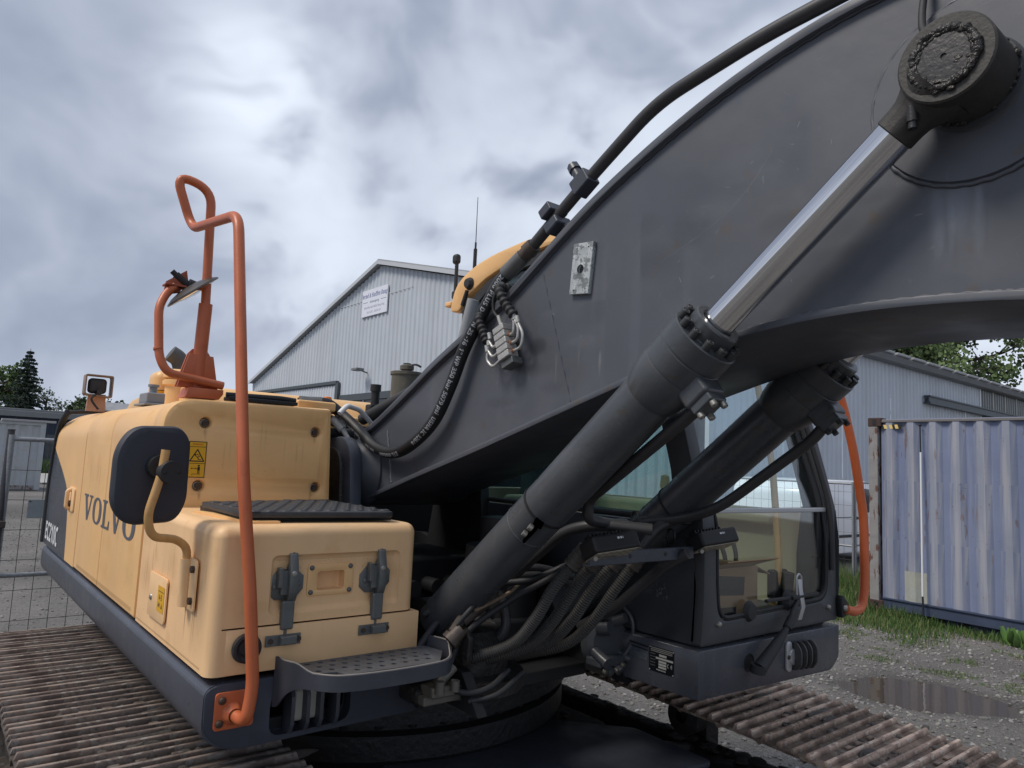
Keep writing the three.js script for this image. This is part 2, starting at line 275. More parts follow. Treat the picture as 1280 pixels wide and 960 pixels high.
// ---------------------------------------------------------------- scene objects
const bases = new Map(), used = new Map();
const ctr = {};
function numbered(name) { const k = ctr[name] = (ctr[name] ?? -1) + 1; return k ? name + '_' + String(k).padStart(3, '0') : name; }
function thing(name, label, category, base, group) { const o = new THREE.Group(); o.name = numbered(name); o.position.set(...base); o.userData = { label, category }; if (group) o.userData.group = group; bases.set(o, V(...base)); scene.add(o); return o; }
function baseOf(o) { let b = V(0, 0, 0); for (; o && o !== scene; o = o.parent) if (bases.has(o)) return bases.get(o); return b; }
function shade(m) { m.castShadow = m.receiveShadow = true; return m; }
function part(name, gs, mat, parent, label, keepUv) { const b = baseOf(parent), m = shade(new THREE.Mesh(join(gs, keepUv).translate(-b.x, -b.y, -b.z), mat)); m.name = name; if (label) m.userData.label = label; parent.add(m); return m; }
function solo(name, gs, mat, label, category, group) { const g = join(gs); g.computeBoundingBox(); const bb = g.boundingBox, b = V((bb.min.x + bb.max.x) / 2, bb.min.y, (bb.min.z + bb.max.z) / 2); const m = shade(new THREE.Mesh(g.translate(-b.x, -b.y, -b.z), mat)); m.position.copy(b); m.name = numbered(name); m.userData = { label, category }; if (group) m.userData.group = group; scene.add(m); return m; }
function struct(name, gs, mat, label, keepUv) { const m = shade(new THREE.Mesh(join(gs, keepUv), mat)); m.name = numbered(name); m.userData = { kind: 'structure', label }; scene.add(m); return m; }
function group(name, parent, label) { const o = new THREE.Group(); o.name = name; if (label) o.userData.label = label; parent.add(o); return o; }
const hexG = tidy(new THREE.CylinderGeometry(1, 1, 1, 6).translate(0, 0.5, 0), true), capG = tidy(new THREE.LatheGeometry([[0, 1], [0.55, 1], [0.55, 0.62], [0.62, 1], [0.92, 1], [1, 0.9], [1, 0]].map((p) => new THREE.Vector2(...p)), 12), true);
const roundG = tidy(new THREE.LatheGeometry([[0, 1], [0.6, 0.93], [0.9, 0.6], [1, 0]].map((p) => new THREE.Vector2(...p)), 12), true);
function bolt(parent, p, dir, r, h, mat, geo = hexG, name = 'bolt') { const b = baseOf(parent), m = shade(new THREE.Mesh(geo, mat)); m.name = name; m.position.set(p[0] - b.x, p[1] - b.y, p[2] - b.z); m.quaternion.setFromUnitVectors(Y, V(...dir).normalize()); m.scale.set(r, h, r); parent.add(m); return m; }
// flat print: a canvas drawn on a thin quad given by its corners (top-left, top-right, bottom-left as the reader sees it)
function print(name, parent, tl, tr, bl, w, h, draw, o = {}) {
  const cv = document.createElement('canvas'); cv.width = w; cv.height = h; const cx = cv.getContext('2d'); draw(cx, w, h);
  const t = new THREE.CanvasTexture(cv); t.colorSpace = THREE.SRGBColorSpace; t.magFilter = THREE.LinearFilter; t.anisotropy = 8;
  const A = V(...tl), Bv = V(...tr), Cv = V(...bl), D = Bv.clone().add(Cv).sub(A), g = new THREE.BufferGeometry(), P = [Cv, D, Bv, Cv, Bv, A], n = D.clone().sub(Cv).cross(A.clone().sub(Cv)).normalize();
  g.setAttribute('position', new THREE.Float32BufferAttribute(P.flatMap((p) => p.toArray()), 3)); g.setAttribute('normal', new THREE.Float32BufferAttribute(P.flatMap(() => n.toArray()), 3)); g.setAttribute('uv', new THREE.Float32BufferAttribute([0, 0, 1, 0, 1, 1, 0, 0, 1, 1, 0, 1], 2));
  const m = new THREE.MeshStandardMaterial({ map: t, roughness: o.rough ?? 0.5, metalness: o.metal ?? 0, transparent: !!o.clear, alphaTest: 0 });
  return part(name, [g], m, parent, o.label, true);
}
M.rustGrey = std([0.60, 0.645, 0.70], 0.62, { map: rep(T.rust, 0.5), bumpMap: rep(T.bumpy, 0.14), bumpScale: 0.001 });
M.rustGrey2 = std([0.52, 0.56, 0.62], 0.65, { map: rep(T.rust, 0.43), bumpMap: rep(T.bumpy, 0.12), bumpScale: 0.001 });
M.dirtyMud = std([0.035, 0.032, 0.03], 0.9);
M.greyBeam = std([0.085, 0.097, 0.13], 0.55, { map: rep(T.steel, 1.4), roughnessMap: rep(T.rough, 0.9) });
M.greyBeam2 = std([0.06, 0.07, 0.1], 0.65, { map: rep(T.steel, 0.7) });
M.greyBase = std([0.10, 0.108, 0.13], 0.5, { map: rep(T.steel, 0.8), roughnessMap: rep(T.rough, 0.5) });
M.cabGrey = std([0.085, 0.09, 0.1], 0.55, { map: rep(T.steel, 0.8) });
M.cabDark = std([0.055, 0.06, 0.07], 0.6, { map: rep(T.steel, 0.7) });
M.blackGloss = std([0.05, 0.053, 0.06], 0.5, { map: rep(T.steel, 0.3) });
M.lens = std([0.5, 0.5, 0.44], 0.3); M.ledLens = std([0.34, 0.31, 0.24], 0.25);
M.yellowShade = std([0.60, 0.34, 0.115], 0.5); M.yellowArm = std([0.70, 0.40, 0.15], 0.5, { map: rep(T.paint, 0.25) });
M.letter = std([0.085, 0.095, 0.12], 0.5);
M.postPink = std([0.60, 0.33, 0.21], 0.55, { map: rep(T.paint, 0.3) });
M.hoodGrey = std([0.22, 0.23, 0.25], 0.5); M.exhaust = std([0.15, 0.15, 0.15], 0.6, { metalness: 0.3, map: rep(T.steel, 0.3) });
M.amber = std([0.75, 0.2, 0.02], 0.25); M.filter = std([0.16, 0.15, 0.115], 0.5, { map: rep(T.steel, 0.25) });
M.orangeDark = std([0.33, 0.075, 0.03], 0.5, { map: rep(T.paint, 0.3) }); M.orangeBright = std([0.72, 0.16, 0.05], 0.45, { map: rep(T.paint, 0.4) });
M.mirrorShell = std([0.05, 0.045, 0.045], 0.4);
M.stepSteel = std([0.15, 0.155, 0.17], 0.5, { map: rep(T.steel, 0.3) }); M.stepRim = std([0.085, 0.092, 0.115], 0.5, { map: rep(T.steel, 0.25) }); M.wornEdge = std([0.3, 0.27, 0.24], 0.5);
M.weld = std([0.15, 0.155, 0.175], 0.5, { bumpMap: rep(T.fine, 0.05), bumpScale: 0.002 });
M.padSteel = std([0.62, 0.66, 0.66], 0.42, { metalness: 0.35, map: rep(dataTex(256, (u, v) => { const a = fbm(u * 9, v * 9, 9, 5, 201), b = fbm(u * 30, v * 30, 30, 3, 203); return a > 0.56 || b > 0.7 ? 0.28 + 0.2 * b : 0.8 + 0.25 * (b - 0.5); }), 0.22) });
M.rustPipe = std([0.13, 0.105, 0.09], 0.55, { metalness: 0.3, map: rep(T.steel, 0.1) }); M.ferrule = std([0.23, 0.235, 0.235], 0.45, { metalness: 0.5, map: rep(T.steel, 0.1) });
M.copper = std([0.5, 0.24, 0.13], 0.35, { metalness: 0.8 });
M.greasePin = std([0.022, 0.021, 0.023], 0.4, { bumpMap: rep(T.bumpy, 0.2), bumpScale: 0.0008 });
M.cylBolt = std([0.035, 0.038, 0.04], 0.4);
M.tubeGrey = std([0.28, 0.3, 0.32], 0.45); M.lining = std([0.78, 0.64, 0.43], 0.75); M.floorMat = std([0.07, 0.068, 0.062], 0.9); M.seat = std([0.05, 0.055, 0.065], 0.9);
M.glassTeal = new THREE.MeshPhysicalMaterial({ color: C(0.62, 0.74, 0.74), roughness: 0.03, transmission: 1, thickness: 0, ior: 1.5 });
M.glassFront = new THREE.MeshPhysicalMaterial({ color: C(0.98, 0.985, 0.97), roughness: 0.02, transmission: 1, thickness: 0, ior: 1.5 });
M.barAlu = std([0.5, 0.51, 0.52], 0.4, { metalness: 0.5 }); M.guardEdge = std([0.14, 0.14, 0.14], 0.5, { metalness: 0.4, map: rep(T.steel, 0.1) });
M.spiral = std([0.04, 0.039, 0.037], 0.6); M.hoseEnd = std([0.06, 0.052, 0.045], 0.6); M.tan = std([0.3, 0.22, 0.15], 0.6); M.dirtyZinc = std([0.15, 0.14, 0.12], 0.5, { metalness: 0.4 });
M.cardboard = std([0.36, 0.25, 0.15], 0.85, { map: rep(T.clad, 0.6) });
const HOSE_V = 0.3, HOSE_FLIP = -1, HOSE_TEXT = [['2000 PLUS D+  DN 25 -16  1" WP 350 bar 5079 psi  USHA IC 126/4', 20], ['ETL motion\u00B0', 1180], ['KVTRA', 1430], ['FLEX 2000 PLUS D+ DN', 1600]];
M.white = std([1, 1, 1], 0.9);
M.water = new THREE.MeshPhysicalMaterial({ color: C(0.062, 0.05, 0.04), roughness: 0.012, ior: 1.3, specularIntensity: 0.8, bumpMap: rep(T.bumpy, 1.5), bumpScale: 0.0004 });
M.blade = new THREE.MeshPhysicalMaterial({ color: C(1, 1, 1), roughness: 0.7, side: THREE.DoubleSide });
M.cladding2 = std([0.545, 0.595, 0.655], 0.6, { map: rep(T.clad, 3.1) });
M.roofSheet = std([0.34, 0.36, 0.38], 0.6, { map: rep(T.clad, 3) }); M.verge = std([0.5, 0.53, 0.56], 0.6); M.roofPale = std([0.42, 0.43, 0.45], 0.45, { map: rep(T.steel, 1.1) });
M.stripGlass = std([0.2, 0.215, 0.21], 0.35, { map: rep(T.steel, 2) }); M.stripPost = std([0.42, 0.43, 0.40], 0.6);
M.shedBlue = std([0.022, 0.034, 0.06], 0.6); M.contWhite = std([0.46, 0.48, 0.49], 0.6, { map: rep(T.paint, 1.5) });
M.contRail = std([0.16, 0.15, 0.155], 0.7); M.contLow = std([0.06, 0.085, 0.155], 0.65, { map: rep(T.steel, 1) }); M.casting = std([0.085, 0.045, 0.04], 0.8, { map: rep(T.steel, 0.4) });
M.patch = std([0.42, 0.43, 0.38], 0.7, { map: rep(T.paint, 0.4) }); M.hazard = std([0.75, 0.55, 0.2], 0.6);
M.leafWeed = std([0.10, 0.20, 0.05], 0.6, { side: THREE.DoubleSide });
M.postDark = std([0.075, 0.075, 0.085], 0.5, { map: rep(T.steel, 0.3) }); M.plateGrey = std([0.36, 0.40, 0.42], 0.5, { map: rep(T.paint, 0.3) });
M.vanWhite = new THREE.MeshPhysicalMaterial({ color: C(0.92, 0.93, 0.95), roughness: 0.4, clearcoat: 0.6, clearcoatRoughness: 0.1 }); M.tail = std([0.35, 0.02, 0.02], 0.3);
for (const k of ['leafGreen', 'leafOak', 'leafSpruce', 'leafGrey']) M[k].side = THREE.DoubleSide;
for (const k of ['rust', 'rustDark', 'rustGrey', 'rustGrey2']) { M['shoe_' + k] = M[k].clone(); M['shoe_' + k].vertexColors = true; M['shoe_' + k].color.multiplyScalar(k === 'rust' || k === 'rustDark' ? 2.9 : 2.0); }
M.gravelFar = M.gravel.clone(); M.gravelFar.vertexColors = false; M.gravelFar.color.multiplyScalar(0.8);
M.weldDark = std([0.075, 0.082, 0.1], 0.55, { map: rep(T.steel, 0.4), bumpMap: rep(T.bumpy, 0.06), bumpScale: 0.003 });
M.guardRust = std([0.36, 0.26, 0.20], 0.6, { map: rep(T.steel, 0.2) });
M.printDark = std([0.02, 0.03, 0.04], 0.4, { map: rep(T.steel, 0.15) });
M.roofLining = std([0.42, 0.43, 0.43], 0.8);
M.contPlain = M.cont.clone(); M.contPlain.vertexColors = false;
M.mudDry = M.mud.clone(); M.mudDry.color.setScalar(1.7); M.leafBush = std([0.06, 0.095, 0.035], 0.75, { side: THREE.DoubleSide });
// ================================================================ ground
const pud = (x, z) => { const a = 1.1, dx = x - 5.12, dz = z + 0.48, u = dx * Math.cos(a) + dz * Math.sin(a), v = -dx * Math.sin(a) + dz * Math.cos(a); return Math.sqrt((u / 0.59) ** 2 + (v / 0.46) ** 2) * (1 + 0.95 * (fbm(x * 1.9 + 20, z * 1.9 + 20, 4096, 5, 307) - 0.5)); };
const gh = (x, z) => { const n = fbm(x * 0.35 + 100, z * 0.35 + 100, 4096, 3, 301) - 0.5, m = fbm(x * 2.2 + 50, z * 2.2 + 50, 4096, 3, 305) - 0.5, p = pud(x, z); return 0.05 * n + 0.022 * m * sstep(p, 0.6, 1.4) - 0.045 * (1 - sstep(p, 0.55, 1.45)) + 0.008; };
function patch(x0, x1, z0, z1, step, drop) {
  const nx = Math.round((x1 - x0) / step), nz = Math.round((z1 - z0) / step), g = new THREE.PlaneGeometry(x1 - x0, z1 - z0, nx, nz).rotateX(-Math.PI / 2).translate((x0 + x1) / 2, 0, (z0 + z1) / 2), a = g.attributes.position;
  for (let i = 0; i < a.count; i++) { const x = a.getX(i), z = a.getZ(i), e = Math.min(x - x0, x1 - x, z - z0, z1 - z); a.setY(i, gh(x, z) * sstep(e, 0, drop ? 1 : 0.01) - (drop ? 0.03 * (1 - sstep(e, 0, 0.4)) + drop * sstep(Math.min(x - 2.2, 10.8 - x, z + 5.8, 3.8 - z), 0, 0.3) : 0)); }
  g.computeVertexNormals(); return g;
}
{
  const ga = patch(-8, 16, -30, 10, 0.2, 0.09), gb = patch(2, 11, -6, 4, 0.04, 0), gx = (g) => { g = g.toNonIndexed(); return g; }, g = mergeGeometries([ga, gb].map(gx)), m = shade(new THREE.Mesh(g, M.gravel)), uv = g.attributes.uv, p = g.attributes.position, col = new Float32Array(p.count * 3); for (let i = 0; i < p.count; i++) { const x = p.getX(i), z = p.getZ(i), w = pud(x, z), wet = 1 - sstep(w, 1.0, 1.9 + 0.8 * (fbm(x * 1.3 + 9, z * 1.3 + 9, 4096, 3, 341) - 0.5)), big = fbm(x * 0.5 + 80, z * 0.5 + 80, 4096, 4, 343), c = lerp(0.62 + 0.75 * (big - 0.3), 0.36, wet * 0.85); uv.setXY(i, x, z); col[i * 3] = c; col[i * 3 + 1] = c * 0.985; col[i * 3 + 2] = c * 0.965; } g.setAttribute('color', new THREE.BufferAttribute(col, 3));
  m.name = 'ground'; m.userData = { kind: 'structure', label: 'grey gravel yard' }; scene.add(m);
  struct('terrain', [new THREE.PlaneGeometry(900, 900).rotateX(-Math.PI / 2).translate(0, -0.035, 0)], M.gravelFar, 'wide gravel ground beyond the yard');
  struct('puddle', [new THREE.CircleGeometry(1, 64).rotateX(-Math.PI / 2).scale(1.3, 1, 1.3).translate(5.12, -0.017, -0.48)], M.water, 'brown puddle in front of the blue container');
  struct('path', [box(2.5, 11, 0.0, 0.05, -47, -36, 0.01)], M.concrete, 'pale concrete slab in front of the dark shed');
}
const dummy = new THREE.Object3D();
function scatter(name, geo, mat, n, place, label, tint) {
  const im = shade(new THREE.InstancedMesh(geo, mat, n)), c = new THREE.Color(); let k = 0;
  for (let tries = 0; k < n && tries < n * 8; tries++) { if (!place(dummy)) continue; dummy.updateMatrix(); im.setMatrixAt(k, dummy.matrix); if (tint) im.setColorAt(k, tint(c)); k++; }
  im.count = k; im.name = numbered(name); im.userData = { kind: 'stuff', label }; scene.add(im); return im;
}
{
  const rock = new THREE.IcosahedronGeometry(1, 1), a = rock.attributes.position; for (let i = 0; i < a.count; i++) { const f = 0.72 + 0.5 * vnoise(a.getX(i) * 1.6 + 9, a.getY(i) * 1.6 + a.getZ(i) + 9, 99, 311); a.setXYZ(i, a.getX(i) * f * 1.2, a.getY(i) * f * 0.7, a.getZ(i) * f); } rock.computeVertexNormals();
  seedState = 4711;
  const put = (x, z, r) => { if (pud(x, z) < 1.12) return false; dummy.position.set(x, gh(x, z) + r * 0.2, z); dummy.rotation.set(rr(-0.4, 0.4), rr(0, 6.28), rr(-0.4, 0.4)); dummy.scale.setScalar(r); return true; };
  const tint = (c) => { const v = 0.12 + 0.26 * rnd() * rnd(); return c.setRGB(v, v * rr(0.94, 1), v * rr(0.88, 0.98)); };
  scatter('gravel_stones', rock, M.white, 26000, (d) => { const x = rr(1.7, 9), z = rr(-4.5, 2.6); return put(x, z, 0.0045 + 0.016 * Math.pow(rnd(), 3.2)); }, 'loose gravel stones round the puddle', tint);
  scatter('gravel_stones', rock, M.white, 9000, (d) => { const x = rr(-2.5, 1.8), z = rr(-22, -4.2); return put(x, z, 0.004 + 0.012 * Math.pow(rnd(), 3)); }, 'loose gravel stones behind the machine', tint);
  // grass
  const blade = new THREE.BufferGeometry(); blade.setAttribute('position', new THREE.Float32BufferAttribute([-0.5, 0, 0, 0.5, 0, 0, 0.34, 0.55, 0.12, -0.34, 0.55, 0.12, 0, 1, 0.42], 3)); blade.setIndex([0, 1, 2, 0, 2, 3, 3, 2, 4]); blade.computeVertexNormals();
  const gd = (x, z) => { const front = 7.15 + 0.35 * Math.sin(z * 2.1) + 0.5 * (fbm(x * 2 + 9, z * 2 + 9, 999, 3, 321) - 0.5); let d = sstep(x, front - 0.35, front + 0.5) * sstep(-z, 1.0, 1.9); const strip = sstep(x, 7.85, 8.15) * (0.35 + 0.65 * sstep(fbm(z * 2 + 40, 3, 999, 3, 323), 0.45, 0.6)); if (z > -2) d = Math.max(d * 0.8, strip * 0.8); return d; };
  const gt = (c) => { const t = rnd(); if (rnd() > 0.9) return c.setRGB(0.24, 0.2, 0.1); return c.setRGB(lerp(0.04, 0.15, t * t), lerp(0.09, 0.19, t), lerp(0.018, 0.06, t * t)); };
  scatter('grass', blade, M.blade, 52000, (d) => {
    const x = rr(6.7, 10.6), z = rr(-6.5, 3.2); if (rnd() > gd(x, z) || (x > 8.35 && z > -2.35)) return false;
    const tall = Math.max(sstep(x, 8.3, 9.6) * sstep(-z, 2.3, 3.2), 0.45 * sstep(x, 7.9, 8.2) * sstep(-z, 1.2, 1.9)), h = rr(0.04, 0.13) + tall * rr(0.05, 0.42); d.position.set(x, gh(x, z) - 0.005, z); d.rotation.set(rr(-0.35, 0.35), rr(0, 6.28), rr(-0.3, 0.3)); d.scale.set(rr(0.006, 0.013), h, h * rr(0.3, 1)); return true;
  }, 'green grass growing along the blue container and mesh fence', gt);
  scatter('weeds', blade, M.blade, 2600, (d) => { const x = rr(5.9, 7.6), z = rr(-2.2, 0.2); if (fbm(x * 3 + 7, z * 3, 999, 3, 331) < 0.57) return false; d.position.set(x, gh(x, z) - 0.003, z); d.rotation.set(rr(-0.7, 0.7), rr(0, 6.28), rr(-0.7, 0.7)); const h = rr(0.015, 0.05); d.scale.set(0.006, h, h); return true; }, 'sparse low weeds in the gravel', gt);
  scatter('grass', blade, M.blade, 5000, (d) => { const x = rr(2.4, 6.5), z = rr(-50.5, -48.5); d.position.set(x, 0, z); d.rotation.set(rr(-0.3, 0.3), rr(0, 6.28), rr(-0.3, 0.3)); const h = rr(0.3, 0.9); d.scale.set(0.04, h, h * 0.6); return true; }, 'rough grass along the dark shed', gt);
}
// ================================================================ corrugated sheet: profile repeated along one axis
function corr(axis, u0, u1, y0, y1, at, pitch, depth, sgn, o = {}) {          // axis 'z': sheet in the plane x = at, ribs towards sgn * x;  axis 'x': plane z = at
  const f = o.flat ?? 0.3, s = (1 - 2 * f) / 2, us = [], n = Math.ceil((u1 - u0) / pitch) + 1, b = o.origin ?? u0; const start = b + Math.floor((u0 - b) / pitch) * pitch;
  const hAt = (u) => { const t = (((u - b) / pitch) % 1 + 1) % 1; return t < f ? 1 : t < f + s ? 1 - (t - f) / s : t < 2 * f + s ? 0 : (t - 2 * f - s) / s; };
  us.push(u0); for (let i = 0; i <= n; i++) for (const t of [0, f, f + s, 2 * f + s]) { const u = start + (i + t) * pitch; if (u > u0 + 1e-4 && u < u1 - 1e-4) us.push(u); } us.push(u1);
  const top = typeof y1 === 'function' ? y1 : () => y1, bot = typeof y0 === 'function' ? y0 : () => y0, pos = [], idx = [], rows = o.rows ?? 1;
  us.forEach((u) => { for (let r = 0; r <= rows; r++) { const y = lerp(bot(u), top(u), r / rows), q = at + sgn * depth * hAt(u); axis === 'z' ? pos.push(q, y, u) : pos.push(u, y, q); } });
  const w = rows + 1; for (let i = 0; i < us.length - 1; i++) for (let r = 0; r < rows; r++) { const a = i * w + r, c = a + w; ((axis === 'z') === (sgn < 0)) ? idx.push(a, c + 1, c, a, a + 1, c + 1) : idx.push(a, c, c + 1, a, c + 1, a + 1); }
  const g = new THREE.BufferGeometry(); g.setAttribute('position', new THREE.Float32BufferAttribute(pos, 3)); g.setIndex(idx); g.setAttribute('uv', new THREE.Float32BufferAttribute(new Float32Array(pos.length / 3 * 2), 2));
  if (o.chalkShade) { const col = []; us.forEach((u) => { for (let r = 0; r <= rows; r++) { const h = hAt(u); col.push(lerp(0.80, 1.22, h), lerp(0.86, 1.17, h), lerp(0.98, 1.06, h)); } }); g.setAttribute('color', new THREE.Float32BufferAttribute(col, 3)); }  // chalky pale ridges, darker recesses: rib shading put into the colour too
  const q = g.toNonIndexed(); q.computeVertexNormals(); const nn = q.attributes.normal; let ok = 0; for (let i = 0; i < nn.count; i++) ok += (axis === 'z' ? nn.getX(i) : nn.getZ(i)) * sgn; if (ok < 0) { const p = q.attributes.position.array; for (let i = 0; i < p.length; i += 9) for (let k = 0; k < 3; k++) { const t = p[i + 3 + k]; p[i + 3 + k] = p[i + 6 + k]; p[i + 6 + k] = t; } q.computeVertexNormals(); }
  return q;
}
// ================================================================ warehouse
{
  const X = 14.02, zl = -43.03, zr = -9.15, zm = -27.4, eave = 6.07, ridge = 10.8, XE = 54, roofY = (z) => (z < zm ? lerp(eave, ridge, (z - zl) / (zm - zl)) : lerp(ridge, eave, (z - zm) / (zr - zm)));
  const w = thing('warehouse', 'big pale grey sheet-clad warehouse with low gable behind the machine', 'building', [34, 0, -26]);
  // gable: sheets side by side, seams at every fourth metre; an opening for the window band
  const wz0 = -30.75, wz1 = -18.0, wy0 = 3.0, wy1 = 4.78;
  for (let z = zl; z < zr - 0.1; z += 3.6) { const z1 = Math.min(zr, z + 3.596), P = (a, b, y0, y1) => corr('z', a, b, y0, y1, X, 0.36, 0.045, -1, { origin: zl });
    const gs = []; const cut = [z, ...[wz0, wz1].filter((q) => q > z && q < z1), z1]; for (let i = 0; i < cut.length - 1; i++) { const m = (cut[i] + cut[i + 1]) / 2; if (m > wz0 && m < wz1) gs.push(P(cut[i], cut[i + 1], wy1, roofY), P(cut[i], cut[i + 1], 0, wy0)); else gs.push(P(cut[i], cut[i + 1], 0, roofY)); }
    part('cladding_panel', gs, z < -33 ? M.cladding : M.cladding2, w); }
  for (let x = X; x < XE; x += 3.6) { const x1 = Math.min(XE, x + 3.596), wx = 33.7, P = (a, b, y0, y1) => corr('x', a, b, y0, y1, zr, 0.30, 0.045, 1, { origin: X });
    part('cladding_panel', x1 < wx ? [P(x, x1, 0, eave + 0.1)] : x < wx ? [P(x, wx, 0, eave + 0.1), P(wx, x1, 0, 4.6)] : [P(x, x1, 0, 4.6)], M.claddingNear, w); }
  part('roof', [prX([[zl - 0.2, eave + 0.02], [zm, ridge + 0.06], [zr + 0.35, eave + 0.02], [zr + 0.35, eave + 0.20], [zm, ridge + 0.27], [zl - 0.2, eave + 0.2]], X - 0.25, XE, {})], M.roofSheet, w);
  part('verge_trim', [prX([[zl - 0.25, eave - 0.02], [zm, ridge + 0.02], [zr + 0.4, eave - 0.02], [zr + 0.4, eave + 0.16], [zm, ridge + 0.2], [zl - 0.25, eave + 0.16]], X - 0.3, X - 0.26, {})], M.verge, w);
  part('gutter', [prX([[zr + 0.05, eave - 0.05], [zr + 0.33, eave - 0.02], [zr + 0.42, eave + 0.18], [zr + 0.40, eave + 0.24], [zr + 0.05, eave + 0.28]], X - 0.3, XE, { r: 0.05 })], M.roofEdge, w);
  for (let x = 15; x < XE; x += 1.35) part('eave_glint', [box(x, x + 1.1, eave + 0.2, eave + 0.31, zr + 0.1, zr + 0.5, 0.04)], M.roofPale, w);  // pale pieces added along the eave in place of reflected light patches
  part('corner_trim', [box(X - 0.08, X + 0.05, 0, eave, zl - 0.06, zl + 0.1)], M.verge, w); part('corner_trim', [box(X - 0.07, X + 0.1, 0, eave, zr - 0.1, zr + 0.07)], M.verge, w);
  part('seam_trim', [box(X - 0.052, X - 0.04, 9.30, 9.34, -31.5, -24.5)], M.verge, w);
  // glazed band and its posts
  for (let i = 0; i < 11; i++) { const a = wz0 + i * (wz1 - wz0) / 11, b = a + (wz1 - wz0) / 11; const f = part('window', [box(X - 0.03, X + 0.06, wy0, wy1 - 0.3, a, a + 0.1), box(X - 0.03, X + 0.06, wy0, wy0 + 0.1, a, b)], M.whitePaint, w); part('pane', [box(X + 0.02, X + 0.03, wy0 + 0.1, wy1 - 0.3, a + 0.1, b)], M.bldGlass, f); }
  part('lintel', [box(X - 0.12, X + 0.05, wy1 - 0.3, wy1 + 0.02, wz0 - 0.4, wz1)], M.darkFrame, w);
  part('door_rail', [box(X - 0.22, X - 0.06, 5.38, 5.54, -43.0, -31.0), box(X - 0.16, X - 0.06, 5.16, 5.34, -43.0, -39.6)], M.darkFrame, w); part('door_post', [box(X - 0.2, X - 0.05, 0, 5.45, -31.1, -30.8)], M.darkFrame, w);
  part('sliding_door', [corr('z', -42.8, -31.15, 0.1, 5.3, X - 0.1, 0.30, 0.04, -1)], M.claddingNear, w);
  // side wall: beam and translucent strip
  part('door_rail', [box(27.7, 50, 4.86, 4.93, zr + 0.06, zr + 0.30), box(27.7, 50, 4.93, 5.12, zr + 0.2, zr + 0.26), box(27.7, 50, 5.12, 5.18, zr + 0.06, zr + 0.3)], M.darkFrame, w);
  for (let i = 0; i < 12; i++) { const a = 33.75 + i * 1.6; const f = part('window', [box(a, a + 0.12, 4.6, eave, zr, zr + 0.06)], i ? M.stripPost : M.whitePaint, w); part('pane', [corr('x', a + 0.12, a + 1.6, 4.6, eave, zr, 0.3, 0.04, 1)], M.stripGlass, f); }
  const sg = thing('wall_sign', 'white company sign with blue lettering high on the warehouse gable', 'sign', [X - 0.07, 8.5, -27.8]);
  part('board', [box(X - 0.11, X - 0.06, 8.47, 9.76, -28.98, -26.55, 0.005)], M.whitePaint, sg);
  print('lettering', sg, [X - 0.1125, 9.75, -28.97], [X - 0.1125, 9.75, -26.56], [X - 0.1125, 8.48, -28.97], 768, 404, (c, W, H) => { c.fillStyle = '#dfe3ee'; c.fillRect(0, 0, W, H); c.fillStyle = '#27357e'; c.textAlign = 'center'; c.font = 'italic bold 84px serif'; c.save(); c.translate(W / 2, 122); c.scale(0.86, 1.1); c.fillText('Bernd & Steffen Runge', 0, 0); c.restore(); c.fillStyle = '#50567a'; c.font = 'bold 50px sans-serif'; c.fillText('Entsorgung', W / 2, 208); c.fillRect(30, 186, 150, 8); c.fillRect(W - 190, 186, 160, 8); c.font = '47px sans-serif'; c.fillText('Metallhandel Abfall Recycling', W / 2, 290, W - 70); c.fillText('Tel. 0231 - 56 00 167', W / 2, 366, W * 0.6); });
  const fl = thing('floodlight', 'small grey floodlight on the warehouse gable below the sign', 'lamp', [X - 0.1, 5.8, -28.1]);
  part('lamp_head', [box(X - 0.75, X - 0.35, 5.80, 5.92, -28.4, -27.85, 0.03).translate(0, 0, 0)], M.roofEdge, fl); part('bracket', [cyl(V(X - 0.05, 5.75, -28.1), V(X - 0.45, 5.84, -28.1), 0.03)], M.darkFrame, fl);
  // lower annexe beyond the gable's far corner
  const an = thing('annexe_building', 'low grey annexe roof at the far end of the warehouse', 'building', [18, 0, -50]);
  part('wall', [corr('z', -58, -43.4, 0, 5.4, 14.6, 0.36, 0.045, -1)], M.cladding, an); part('roof', [prZ([[14.2, 5.4], [14.2, 5.6], [24, 7.4], [24, 7.2]], -58.3, -43.2)], M.roofEdge, an);
}
